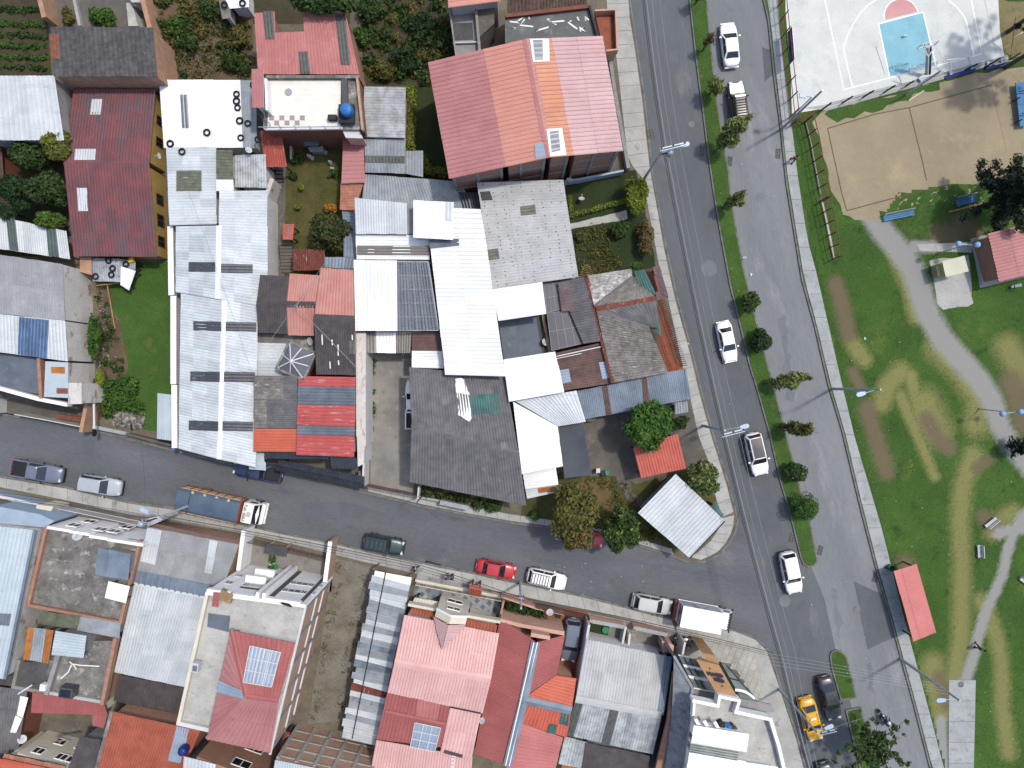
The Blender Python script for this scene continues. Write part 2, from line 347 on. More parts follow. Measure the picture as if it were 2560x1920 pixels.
mat('bin_green',(46,152,106),(38,134,92),ns=1.0,rough=0.5,var=0.05,fine=0.04)
mat('wood',(182,156,118),(156,130,96),ns=2.0,rough=0.85,var=0.08,fine=0.16)
mat('wood_dark',(110,84,62),(88,68,52),ns=2.0,rough=0.85,var=0.08,fine=0.16)
mat('portal_brown',(190,150,108),(178,138,98),ns=1.0,rough=0.7,var=0.03,fine=0.07,st=(0.3,3,1))
mat('letter_navy',(52,50,78),None,rough=0.6,var=0.0,fine=0.1)
mat('banner_blue',(70,84,140),(58,70,124),ns=1.6,rough=0.6,var=0.0,fine=0.12)
mat('canvas_cream',(226,226,204),(214,214,192),ns=0.6,rough=0.75,var=0.02,fine=0.05)
mat('canvas_yellow',(204,200,136),(192,188,124),ns=0.8,rough=0.75,var=0.02,fine=0.06)
mat('swing_blue',(44,52,128),(38,44,108),ns=0.6,rough=0.7,var=0.02,fine=0.08)
mat('skin',(176,128,100),None,rough=0.7,var=0.05,fine=0.0)
mat('cloth_black',(36,36,40),None,rough=0.9,var=0.1,fine=0.1)
mat('cloth_white',(214,214,220),None,rough=0.9,var=0.05,fine=0.1)
mat('cloth_pink',(206,172,172),None,rough=0.9,var=0.05,fine=0.1)
mat('cloth_blue',(66,98,156),None,rough=0.9,var=0.05,fine=0.1)
mat('cloth_navy',(50,56,86),None,rough=0.9,var=0.05,fine=0.1)
mat('cloth_teal',(46,128,118),None,rough=0.9,var=0.05,fine=0.1)
mat('cloth_grey',(120,118,122),None,rough=0.9,var=0.05,fine=0.1)
mat('hair',(32,28,26),None,rough=0.8,var=0.05,fine=0.1)
mat('dog_black',(30,29,29),None,rough=0.8,var=0.05,fine=0.2)
for nm,c in (('white',(282,282,282)),('silver',(190,198,208)),('grey',(122,130,142)),('black',(58,60,66)),('green',(48,72,74)),
('red',(208,52,60)),('yellow',(248,186,24)),('navy',(50,62,100)),('slate',(120,130,150)),('champagne',(214,216,216))):
 mat('paint_'+nm,c,tuple(int(v*0.97)for v in c),ns=1.2,rough=0.32,var=0.0,fine=0.03,spec=0.5,coat=0.35,obj=True)
mat('car_glass',(46,52,60),(34,39,46),ns=1.0,rough=0.06,var=0.0,fine=0.0,spec=0.9,obj=True)
mat('car_trim',(40,42,46),None,rough=0.6,var=0.0,fine=0.08)
mat('tail_light',(186,44,48),None,rough=0.3,var=0.0,fine=0.0)
mat('head_light',(222,228,232),None,rough=0.15,var=0.0,fine=0.0,spec=0.8)
mat('rim_metal',(160,164,170),None,rough=0.4,var=0.0,fine=0.05,metal=0.3)
mat('truck_wood',(222,196,156),(204,170,128),ns=1.4,rough=0.85,var=0.05,fine=0.14)
mat('truck_rust',(172,96,70),(146,80,60),ns=1.6,rough=0.85,var=0.05,fine=0.15)
mat('ad_print',(206,212,216),(176,190,206),ns=0.7,rough=0.5,var=0.0,fine=0.05,c3=(170,84,110),t3=(0.58,0.64),n3=1.6,c4=(92,130,176),t4=(0.6,0.66),n4=1.9,obj=True)
mat('ad_print_dark',(96,66,86),(150,140,176),ns=0.8,rough=0.5,var=0.0,fine=0.05,c3=(200,206,222),t3=(0.56,0.62),n3=1.6,obj=True)
mat('litter',(238,238,236),(206,210,214),ns=4,rough=0.8,var=0.1,fine=0.1)
mat('rubble',(170,166,160),(120,114,108),ns=3,rough=0.95,var=0.1,fine=0.2,isl=0.4)

# ---------------------------------------------------------------- mesh helpers
ORG={}
def tag(o,label=None,cat=None,group=None,kind=None):
 if label:o['label']=label
 if cat:o['category']=cat
 if group:o['group']=group
 if kind:o['kind']=kind
 return o
def empty(name,loc,label=None,cat=None,group=None):
 o=bpy.data.objects.new(name,None)
 o.empty_display_size=0.3
 o.location=loc
 COL.objects.link(o)
 ORG[o.name]=Vector(loc)
 return tag(o,label,cat,group)
def mesh_data(name,V,F,m,smooth=False,midx=None):
 me=bpy.data.meshes.new(name)
 me.from_pydata([tuple(v)for v in V],[],F)
 ms=m if isinstance(m,(list,tuple))else [m]
 for k in ms:
  me.materials.append(MATS[k])
 if midx:
  me.polygons.foreach_set('material_index',midx)
 if smooth:
  me.polygons.foreach_set('use_smooth',[True]*len(me.polygons))
 me.update()
 return me
def obj(name,V,F,m,parent=None,smooth=False,midx=None):
 """world-space verts; the object's origin is its parent's, or its own base centre"""
 V=[Vector(v)for v in V]
 if parent is not None:
  org=ORG[parent.name]
 else:
  xs=[v.x for v in V];ys=[v.y for v in V];zs=[v.z for v in V]
  org=Vector(((min(xs)+max(xs))/2,(min(ys)+max(ys))/2,min(zs)))
 me=mesh_data(name,[v-org for v in V],F,m,smooth,midx)
 o=bpy.data.objects.new(name,me)
 COL.objects.link(o)
 ORG[o.name]=org
 if parent is None:
  o.location=org
 else:
  o.parent=parent
 return o
def obj_np(name,V,F,m,parent=None,smooth=False):
 """fast path: numpy verts (n,3) world, faces (k,3|4)"""
 V=np.asarray(V,dtype=np.float32)
 if parent is not None:
  org=np.array(ORG[parent.name],dtype=np.float32)
 else:
  org=np.array([(V[:,0].min()+V[:,0].max())/2,(V[:,1].min()+V[:,1].max())/2,V[:,2].min()],dtype=np.float32)
 V=V-org
 F=np.asarray(F,dtype=np.int32)
 k=F.shape[1]
 me=bpy.data.meshes.new(name)
 me.vertices.add(len(V));me.vertices.foreach_set('co',V.ravel())
 me.loops.add(F.size);me.loops.foreach_set('vertex_index',F.ravel())
 me.polygons.add(len(F))
 me.polygons.foreach_set('loop_start',np.arange(0,F.size,k,dtype=np.int32))
 me.materials.append(MATS[m])
 me.update(calc_edges=True)
 me.validate()
 o=bpy.data.objects.new(name,me)
 COL.objects.link(o)
 ORG[o.name]=Vector([float(x)for x in org])
 if parent is None:
  o.location=ORG[o.name]
 else:
  o.parent=parent
 return o
def ccw(poly):
 a=0.0
 for i in range(len(poly)):
  p,q=poly[i],poly[(i+1)%len(poly)]
  a+=p[0]*q[1]-q[0]*p[1]
 return list(poly)if a>0 else list(reversed(poly))
def prism(poly,zb,top=True):
 """poly: world xyz (top); zb: bottom z or thickness function"""
 poly=ccw(poly)
 n=len(poly)
 V=[Vector(p)for p in poly]+[Vector((p[0],p[1],zb))for p in poly]
 F=[list(range(n)),list(range(2*n-1,n-1,-1))]
 for i in range(n):
  j=(i+1)%n
  F.append([i,n+i,n+j,j])
 return V,F
def slab(poly,th):
 poly=ccw(poly)
 n=len(poly)
 V=[Vector(p)for p in poly]+[Vector((p[0],p[1],p[2]-th))for p in poly]
 F=[list(range(n)),list(range(2*n-1,n-1,-1))]
 for i in range(n):
  j=(i+1)%n
  F.append([i,n+i,n+j,j])
 return V,F
class MB:
 def __init__(self):self.V=[];self.F=[];self.I=[]
 def add(self,V,F,mi=0):
  o=len(self.V)
  self.V+=[Vector(v)for v in V]
  self.F+=[[i+o for i in f]for f in F]
  self.I+=[mi]*len(F)
  return self
 def box(self,c,s,rz=0.0,mi=0):
  ca,sa=math.cos(rz),math.sin(rz)
  V=[]
  for dz in (-0.5,0.5):
   for dx,dy in ((-0.5,-0.5),(0.5,-0.5),(0.5,0.5),(-0.5,0.5)):
    x,y=dx*s[0],dy*s[1]
    V.append((c[0]+x*ca-y*sa,c[1]+x*sa+y*ca,c[2]+dz*s[2]))
  return self.add(V,[[0,3,2,1],[4,5,6,7],[0,1,5,4],[1,2,6,5],[2,3,7,6],[3,0,4,7]],mi)
 def bar(self,a,b,w,h=None,mi=0):
  a=Vector(a);b=Vector(b);h=h or w
  d=(b-a)
  if d.length<1e-6:return self
  d.normalize()
  up=Vector((0,0,1))if abs(d.z)<0.95 else Vector((0,1,0))
  s=d.cross(up).normalized();u=s.cross(d).normalized()
  V=[]
  for p in (a,b):
   for i,j in ((-1,-1),(1,-1),(1,1),(-1,1)):
    V.append(p+s*(i*w/2)+u*(j*h/2))
  return self.add(V,[[0,1,2,3],[7,6,5,4],[0,4,5,1],[1,5,6,2],[2,6,7,3],[3,7,4,0]],mi)
 def tube(self,pts,radii,n=8,mi=0,cap=True):
  pts=[Vector(p)for p in pts]
  if not isinstance(radii,(list,tuple)):radii=[radii]*len(pts)
  V=[];F=[]
  for k,p in enumerate(pts):
   d=(pts[min(k+1,len(pts)-1)]-pts[max(k-1,0)])
   d=d.normalized()if d.length>1e-9 else Vector((0,0,1))
   up=Vector((0,0,1))if abs(d.z)<0.9 else Vector((1,0,0))
   s=d.cross(up).normalized();u=s.cross(d).normalized()
   for i in range(n):
    a=2*math.pi*i/n
    V.append(p+(s*math.cos(a)+u*math.sin(a))*radii[k])
  for k in range(len(pts)-1):
   for i in range(n):
    j=(i+1)%n
    F.append([k*n+i,(k+1)*n+i,(k+1)*n+j,k*n+j])
  if cap:
   F.append(list(range(n)));F.append([(len(pts)-1)*n+i for i in range(n-1,-1,-1)])
  return self.add(V,F,mi)
 def lathe(self,c,prof,n=16,mi=0):
  """prof: (r,z) list, revolved about the vertical axis through c"""
  V=[];F=[]
  for r,z in prof:
   for i in range(n):
    a=2*math.pi*i/n
    V.append((c[0]+r*math.cos(a),c[1]+r*math.sin(a),c[2]+z))
  for k in range(len(prof)-1):
   for i in range(n):
    j=(i+1)%n
    F.append([k*n+i,k*n+j,(k+1)*n+j,(k+1)*n+i])
  F.append([i for i in range(n-1,-1,-1)]);F.append([(len(prof)-1)*n+i for i in range(n)])
  return self.add(V,F,mi)
 def build(self,name,m,parent=None,smooth=False):
  return obj(name,self.V,self.F,m,parent,smooth,self.I if isinstance(m,(list,tuple))else None)
def sheet(name,poly,m,parent=None,kind=None,label=None):
 """flat ground sheet"""
 poly=ccw(poly)
 o=obj(name,poly,[list(range(len(poly)))],m,parent)
 if kind:o['kind']=kind
 if label:o['label']=label
 return o
def jag(poly,step=0.8,amp=0.22,seed=1):
 """irregular outline for worn ground edges"""
 r=random.Random(seed)
 out=[]
 for i in range(len(poly)):
  a=Vector(poly[i]);b=Vector(poly[(i+1)%len(poly)])
  n=max(1,int((b-a).length/step))
  for k in range(n):
   p=a.lerp(b,k/n)
   out.append(Vector((p.x+r.uniform(-amp,amp),p.y+r.uniform(-amp,amp),p.z)))
 return out
def inset_poly(poly,d):
 """move the corners of a convex-ish polygon inwards by about d"""
 poly=ccw(poly)
 n=len(poly);out=[]
 for i in range(n):
  p0=Vector(poly[i-1]);p1=Vector(poly[i]);p2=Vector(poly[(i+1)%n])
  a=Vector((p1.x-p0.x,p1.y-p0.y));b=Vector((p2.x-p1.x,p2.y-p1.y))
  if a.length<1e-6 or b.length<1e-6:
   out.append(p1.copy());continue
  a.normalize();b.normalize()
  na=Vector((-a.y,a.x));nb=Vector((-b.y,b.x))
  m_=na+nb
  if m_.length<1e-4:m_=na
  m_.normalize()
  k=d/max(0.35,m_.dot(na))
  out.append(Vector((p1.x+m_.x*k,p1.y+m_.y*k,p1.z)))
 return out
def inside(poly,x,y):
 c=False;n=len(poly)
 for i in range(n):
  x1,y1=poly[i][0],poly[i][1];x2,y2=poly[i-1][0],poly[i-1][1]
  if (y1>y)!=(y2>y)and x<(x2-x1)*(y-y1)/(y2-y1)+x1:c=not c
 return c

# ---------------------------------------------------------------- roofs
def plane_of(q):
 n=(q[1]-q[0]).cross(q[3]-q[0])+(q[3]-q[2]).cross(q[1]-q[2])
 n.normalize()
 if n.z<0:n=-n
 c=(q[0]+q[1]+q[2]+q[3])/4
 return c,n
def onplane(pl,x,y):
 c,n=pl
 o=Vector((0,0,H));d=P(x,y,0)-o
 t=(c-o).dot(n)/d.dot(n)
 return o+d*t
PROF={'wave':[(0,0),(0.25,0.8),(0.5,1),(0.75,0.8)],'trap':[(0,0),(0.58,0),(0.70,1),(0.88,1)],
'seam':[(0,0),(0.86,0),(0.88,1),(0.98,1)],'tile':[(0,0.2),(0.2,0.8),(0.45,1),(0.7,0.75),(0.86,0)],'flat':[(0,0)]}
def sheets(parent,q,m,prof='wave',pitch=0.3,amp=0.045,sw=1.05,sl=2.6,lift=0.0,name='roof_sheet',most=90,jit=0.03,step=0.018):
 """ribbed sheets laid over the quad q; ribs run q0->q3"""
 c,n=plane_of(q)
 LU=((q[1]-q[0]).length+(q[2]-q[3]).length)/2
 LV=((q[3]-q[0]).length+(q[2]-q[1]).length)/2
 nu=max(1,round(LU/sw));nv=max(1,round(LV/sl))
 while nu*nv>most:
  if nu>=nv*1.6:nu-=1
  else:nv=max(1,nv-1)
 pr=PROF[prof]
 def at(u,v):
  return (q[0].lerp(q[1],u)).lerp(q[3].lerp(q[2],u),v)
 out=[]
 for i in range(nu):
  wu=LU/nu
  nr=max(1,round(wu/pitch))
  for j in range(nv):
   u0=i/nu;u1=(i+1)/nu
   v0=j/nv;v1=(j+1)/nv
   e=jit/max(LV,0.1)
   va=v0-(0.06/LV if j else 0)+random.uniform(-e,e)*(0.5 if j else 0.7)
   vb=v1+(0.0 if j<nv-1 else random.uniform(-e,e)*0.7)
   l0=lift+random.uniform(0,0.008)+(j%2)*step+(i%2)*0.006
   V=[];us=[]
   for r in range(nr):
    for f,h in pr:
     us.append((u0+(u1-u0)*(r+f)/nr,h))
   us.append((u1+0.02/LU,pr[0][1]))
   for u,h in us:
    V.append(at(u,va)+n*(l0+h*amp+0.012))
   for u,h in us:
    V.append(at(u,vb)+n*(l0+h*amp))
   k=len(us)
   F=[[a,a+1,k+a+1,k+a]for a in range(k-1)]
   if (V[1]-V[0]).cross(V[k]-V[0]).dot(n)<0:
    F=[f[::-1]for f in F]
   out.append(obj(name,V,F,m,parent))
 return out
class Roof:pass
def rf(B,code,pts,z,m,h=0,prof='wave',pitch=0.3,amp=0.045,sw=1.05,sl=2.6,wall='plaster_white',inset=0.3,base=0.1,most=90,
deck='wood_dark',posts=False,src=False,th=0.1,step=0.018,purlin=False):
 q=PS(pts,z)if src else PT(code,pts,z)
 r=Roof()
 r.house=B;r.quad=q;r.plane=plane_of(q);r.h=h
 dev=max(abs((p-r.plane[0]).dot(r.plane[1]))for p in q)*1.3
 dV,dF=slab([p-Vector((0,0,0.05+dev))for p in inset_poly(q,0.06)],th)
 if purlin:
  pm_=MB();dn=Vector((0,0,-0.1))
  for i in range(4):pm_.bar(q[i]+dn,q[(i+1)%4]+dn,0.1,0.14)
  for s in (0.2,0.4,0.6,0.8):pm_.bar(q[0].lerp(q[3],s)+dn,q[1].lerp(q[2],s)+dn,0.09,0.12)
  for s in (0.33,0.66):pm_.bar(q[0].lerp(q[1],s)+dn*1.9,q[3].lerp(q[2],s)+dn*1.9,0.12,0.1)
  r.deck=pm_.build('roof','galvanised',B)
 else:
  r.deck=obj('roof',dV,dF,deck,B)
 qq=q if not h else [q[1],q[2],q[3],q[0]]
 if h:qq=[q[0],q[3],q[2],q[1]]
 r.q=qq
 sheets(r.deck,qq,m,prof,pitch,amp,sw,sl,most=most,step=step)
 r.wall_poly=None
 if wall and not posts:
  wp=inset_poly([p-Vector((0,0,0.17+dev))for p in q],inset)
  V,F=prism(wp,base)
  r.wall=obj('wall',V,F,wall,B)
  r.wall_poly=wp
 if posts:
  for p in inset_poly(q,0.25):
   MB().box((p.x,p.y,(p.z-0.15+base)/2),(0.12,0.12,p.z-0.15-base)).build('post','dark_trim',B)
 return r
def sky_(r,code,pts,m,src=False,name='skylight_sheet',lift=0.06,prof='wave',pitch=0.3,amp=0.04,sw=1.05,sl=1.8,h=None):
 pr=[]
 for i in range(0,len(pts),2):
  x,y=(pts[i],pts[i+1])if src else tl(code,pts[i],pts[i+1])
  pr.append(onplane(r.plane,x,y))
 if len(pr)==2: # opposite corners
  a=tl(code,pts[0],pts[1])if not src else (pts[0],pts[1]);b=tl(code,pts[2],pts[3])if not src else (pts[2],pts[3])
  pr=[onplane(r.plane,a[0],a[1]),onplane(r.plane,b[0],a[1]),onplane(r.plane,b[0],b[1]),onplane(r.plane,a[0],b[1])]
 hh=r.h if h is None else h
 if hh:pr=[pr[0],pr[3],pr[2],pr[1]]
 return sheets(r.deck,pr,m,prof,pitch,amp,sw,sl,lift=lift,name=name,jit=0.0)
def cap(r,a,b,m,w=0.32,th=0.06,lift=0.07,name='ridge_cap',parent=None):
 """folded ridge cap between two world points"""
 a=Vector(a)+Vector((0,0,lift));b=Vector(b)+Vector((0,0,lift))
 d=(b-a).normalized();s=d.cross(Vector((0,0,1))).normalized()*(w/2)
 dn=Vector((0,0,-th))
 V=[a+s+dn,a,a-s+dn,b+s+dn,b,b-s+dn]
 V+=[v-Vector((0,0,0.02))for v in V]
 F=[[0,1,4,3],[1,2,5,4],[6,9,10,7],[7,10,11,8],[0,3,9,6],[2,8,11,5],[0,6,7,1],[1,7,8,2],[3,4,10,9],[4,5,11,10]]
 return obj(name,V,F,m,parent or r.deck)
def flat(B,code,pts,z,m,wall='plaster_white',base=0.1,name='terrace_floor',th=0.2,src=False,inset=0.05):
 """flat concrete deck with walls under it"""
 q=PS(pts,z)if src else PT(code,pts,z)
 V,F=slab(q,th)
 o=obj(name,V,F,m,B)
 if wall:
  V,F=prism(inset_poly([p-Vector((0,0,th+0.004))for p in q],inset),base)
  obj('wall',V,F,wall,B)
 return q
def parapet(B,pts,ztop,zbot,m,w=0.15,closed=False,name='parapet'):
 """a low wall; pts world xy at its top centre line; each side a piece"""
 n=len(pts)
 for i in range(n if closed else n-1):
  a=Vector(pts[i]);b=Vector(pts[(i+1)%n])
  a=Vector((a.x,a.y,(ztop+zbot)/2));b=Vector((b.x,b.y,(ztop+zbot)/2))
  d=(b-a).normalized()
  MB().bar(a-d*(w/2-0.003*(i%2)),b+d*(w/2-0.003*(i%2)),w,ztop-zbot+0.004*(i%2)).build(name,m,B)
def bwall(name,pts,h,m,w=0.18,base=0.1,label=None,cat='wall',parent=None,cap_m=None):
 """free-standing boundary wall along ground points; one object"""
 o=None
 mb=MB()
 for i in range(len(pts)-1):
  a=Vector(pts[i]);b=Vector(pts[i+1])
  d=(b-a);d.z=0;d.normalize()
  zc=base+h/2
  mb.bar(Vector((a.x,a.y,zc))-d*(w/2),Vector((b.x,b.y,zc))+d*(w/2-0.002*i),w,h-0.003*(i%2))
 o=mb.build(name,m,parent)
 if label:tag(o,label,cat)
 if cap_m:
  mb=MB()
  for i in range(len(pts)-1):
   a=Vector(pts[i]);b=Vector(pts[i+1])
   zc=base+h+0.03
   mb.bar(Vector((a.x,a.y,zc)),Vector((b.x,b.y,zc)),w+0.08,0.06-0.003*(i%2))
  mb.build('coping',cap_m,o)
 return o
def window(B,a,b,z0,z1,m='window_dark',frame='plaster_clean',out=None,name='window'):
 """window on the vertical plane through ground points a-b; out: outward normal side hint point"""
 a=Vector((a[0],a[1],0));b=Vector((b[0],b[1],0))
 d=(b-a).normalized()
 n=Vector((d.y,-d.x,0))
 if out is not None and (Vector((out[0],out[1],0))-a).dot(n)<0:n=-n
 zc=(z0+z1)/2
 fr=MB()
 t=0.07
 A=a+n*0.03;Bb=b+n*0.03
 fr.bar((A.x,A.y,z0),(Bb.x,Bb.y,z0),0.08,t);fr.bar((A.x,A.y,z1),(Bb.x,Bb.y,z1),0.08,t)
 for s in (0,0.5,1):
  p=A.lerp(Bb,s)
  fr.box((p.x,p.y,zc),(0.07,0.07,z1-z0-t),math.atan2(d.y,d.x))
 f=fr.build(name,frame,B)
 pn=MB()
 A=a+n*0.015;Bb=b+n*0.015
 pn.bar((A.x,A.y,zc),(Bb.x,Bb.y,zc),0.04,z1-z0)
 pn.build('pane',m,f)
 return f
def wall_windows(r,edge,spans,z0,z1,m='window_dark',frame='plaster_clean',B=None):
 wp=r.wall_poly
 a=wp[edge];b=wp[(edge+1)%len(wp)]
 cen=sum(wp,Vector())/len(wp)
 a2=Vector((a.x,a.y));b2=Vector((b.x,b.y))
 for s0,s1 in spans:
  p=a2.lerp(b2,s0);q=a2.lerp(b2,s1)
  window(B or r.house,p,q,z0,z1,m,frame,out=(2*p.x-cen.x,2*p.y-cen.y))
def near_edge(r,hint):
 """index of the wall edge whose middle is closest to the pixel-space hint (world point)"""
 wp=r.wall_poly;best=0;bd=1e9
 for i in range(len(wp)):
  mid=(wp[i]+wp[(i+1)%len(wp)])/2
  d=(mid.x-hint[0])**2+(mid.y-hint[1])**2
  if d<bd:bd=d;best=i
 return best
def hs(name,label,code,x,y,cat='house',group=None):
 p=P(*tl(code,x,y),0.1)
 return empty(name,(p.x,p.y,0.1),label,cat,group)
# ================================================================ SETTING: ground, roads, blocks
o=sheet('ground',[Vector((-700,-700,-0.06)),Vector((700,-700,-0.06)),Vector((700,700,-0.06)),Vector((-700,700,-0.06))],'block_earth',kind='structure')
W_EDGE=[1560,-900,1574,0,1592,120,1610,243,1631,434,1639,480,1665,619,1691,740,1731,885,1754,983,1786,1099,1821,1209,1838,1275]
CORNER=[1843,1300,1838,1328,1824,1356,1795,1388,1760,1404,1714,1403]
N_EDGE=[1685,1391,1592,1362,1482,1336,1367,1318,1280,1307,1060,1266,915,1232,709,1182,593,1163,428,1124,246,1079,145,1061,0,1034,-900,860]
S_EDGE=[-900,1010,0,1189,162,1216,318,1254,443,1270,640,1316,686,1328,843,1358,906,1374,1051,1406,1184,1431,1273,1452,1326,1461,1420,1481,1465,1491,1578,1520,1679,1546,1740,1556,1838,1575,1890,1595,1918,1622,1928,1640,1946,1700,1972,1781,1995,1851,2013,1920,2200,2800]
E_EDGE=[1880,-900,1908,0,1920,52,1934,188,1952,327,1966,463,1969,480,2004,697,2036,813,2070,960,2105,1076,2146,1249,2172,1351,2195,1440,2215,1507,2253,1648,2282,1752,2325,1920,2520,2800]
road=sheet('road',PS(W_EDGE[:2]+[1740,-900]+E_EDGE[:2]+E_EDGE[2:]+[2200,2800]+S_EDGE[::-1][0:0]+[1600,2800,1600,900,1500,-900],0.0),'asphalt',kind='structure')
street=sheet('side_street',PS([-1000,900,600,1100,1300,1250,1760,1340,1852,1310,1880,1400,1920,1560,1940,1650,1750,1620,1300,1500,500,1330,-1000,1040],0.004),'asphalt_street',kind='structure')
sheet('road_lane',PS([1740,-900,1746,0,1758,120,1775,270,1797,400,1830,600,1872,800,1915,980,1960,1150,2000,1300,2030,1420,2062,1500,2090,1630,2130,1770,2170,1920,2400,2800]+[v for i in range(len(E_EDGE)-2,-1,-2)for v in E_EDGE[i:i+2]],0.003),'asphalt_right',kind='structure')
bt=0.12
block_nw=obj('city_block',*prism(PS(W_EDGE+CORNER+N_EDGE+[-900,-900],bt),-0.05),'block_earth');block_nw['kind']='structure'
block_sw=obj('city_block',*prism(PS(S_EDGE+[-900,2800],bt),-0.05),'block_earth');block_sw['kind']='structure'
park=obj('park_lawn',*prism(PS(E_EDGE+[3600,2800,3600,-900],bt),-0.05),'lawn');park['kind']='structure'

def kerb(edge,m='kerb',w=0.16,zt=0.15):
 pts=PS(edge,0)
 # ribbon mitred along the polyline
 n=len(pts);L=[];Rr=[]
 for i in range(n):
  d=(pts[min(i+1,n-1)]-pts[max(i-1,0)]);d.normalize()
  s=Vector((-d.y,d.x,0))*(w/2)
  L.append(pts[i]+s);Rr.append(pts[i]-s)
 V=[]
 for p,q in zip(L,Rr):
  V+=[Vector((p.x,p.y,zt)),Vector((q.x,q.y,zt)),Vector((p.x,p.y,-0.04)),Vector((q.x,q.y,-0.04))]
 F=[]
 for i in range(n-1):
  a=i*4;b=a+4
  F+=[[a,a+1,b+1,b],[a,b,b+2,a+2],[a+1,a+3,b+3,b+1]]
 o=obj('kerb',V,F,m);o['kind']='structure'
 return o
kerb(W_EDGE+CORNER+N_EDGE)
kerb(S_EDGE)
kerb(E_EDGE)

# median strips: kerbed islands of grass
def island(px,seed):
 poly=PS(px,0.16)
 base=obj('median_kerb',*prism(poly,-0.05),'kerb');base['kind']='structure'
 g=inset_poly(poly,0.17)
 o=obj('median_grass',*prism([Vector((p.x,p.y,0.2))for p in g],0.1),'lawn_garden');o['kind']='structure'
 return [Vector((p.x,p.y,0.2))for p in g]
MED_A=island([1705,-400,1723,0,1737,130,1757,284,1769,382,1783,480,1798,570,1824,711,1847,804,1873,914,1888,960,1923,1084,1949,1200,1975,1287,2001,1394,2009,1412,2021,1419,
2036,1416,2045,1403,2027,1307,2004,1229,1969,1093,1937,974,1896,818,1859,665,1836,538,1827,480,1824,434,1812,370,1795,260,1778,116,1769,0,1750,-400],1)
MED_B=island([2091,1624,2079,1629,2075,1640,2079,1671,2102,1752,2143,1745,2117,1640,2106,1628],2)
MED_C=island([2114,1775,2149,1920,2300,2500,2370,2500,2195,1920,2177,1845,2152,1768],3)

# pavements made of concrete slabs
def strip(name,left,right,n,m,z=0.15,lab=None,gap=0.02,th=0.05):
 def res(pts,n):
  pts=PS(pts,z)
  ds=[0.0]
  for a,b in zip(pts,pts[1:]):ds.append(ds[-1]+(b-a).length)
  out=[]
  for k in range(n+1):
   t=ds[-1]*k/n
   for i in range(len(pts)-1):
    if ds[i+1]>=t-1e-6:
     out.append(pts[i].lerp(pts[i+1],(t-ds[i])/max(1e-6,ds[i+1]-ds[i])));break
  return out
 A=res(left,n);B=res(right,n)
 base=obj(name,[p-Vector((0,0,0.02))for p in A+B[::-1]],[list(range(2*n+2))][:1],'kerb')
 base['kind']='structure'
 for i in range(n):
  q=[A[i],B[i],B[i+1],A[i+1]]
  q=inset_poly(q,gap)
  dz=random.uniform(-0.006,0.012)
  q=[Vector((p.x,p.y,p.z+dz))for p in q]
  obj('paving_slab',*prism(q,z-th+0.03),m,base)
 return base
strip('park_pavement',[1912,-40,1926,52,1940,188,1957,327,1971,463,1975,480,2010,697,2042,813,2076,960,2111,1076,2152,1249,2178,1351,2201,1440,2221,1507,2259,1648,2288,1752,2331,1920,2345,1960],
[1944,-40,1948,52,1960,160,1976,289,1986,362,1998,470,2004,500,2018,596,2042,683,2068,798,2105,960,2140,1105,2175,1220,2209,1336,2230,1423,2267,1570,2290,1654,2331,1807,2360,1920,2372,1960],34,'concrete_pale')
strip('avenue_pavement',[1512,-60,1520,60,1541,145,1556,280,1570,405,1604,440,1621,523,1645,654,1668,740,1705,911,1726,998,1746,1090,1772,1157,1789,1249,1808,1292],
[1568,-60,1574,40,1587,120,1605,243,1626,430,1636,480,1660,619,1686,740,1726,885,1749,983,1781,1099,1816,1209,1834,1280],40,'concrete')
strip('corner_pavement',[1808,1294,1800,1318,1776,1352,1740,1385,1724,1392],[1836,1288,1832,1326,1819,1352,1792,1383,1752,1400],6,'concrete')
strip('street_pavement',[1680,1372,1592,1345,1482,1318,1367,1298,1280,1286,1150,1262,1060,1244,920,1215],[1684,1387,1592,1358,1482,1332,1367,1314,1280,1303,1150,1280,1060,1262,920,1228],26,'concrete')
strip('street_pavement',[-60,1022,0,1018,100,1040,150,1052,236,1066,300,1082,428,1108],[-60,1019,0,1030,100,1048,150,1060,246,1076,300,1090,428,1121],12,'concrete_dark')
strip('street_pavement',[-60,1181,0,1194,162,1220,318,1258,443,1275,640,1321,686,1332,843,1362,906,1378,1051,1410,1184,1435,1273,1456,1326,1465,1420,1485,1465,1495,1578,1524,1679,1550],
[-60,1206,0,1218,162,1250,318,1286,420,1300,640,1340,690,1352,843,1388,906,1404,1030,1432,1160,1462,1273,1484,1326,1496,1420,1516,1465,1524,1578,1550,1690,1580],46,'concrete')
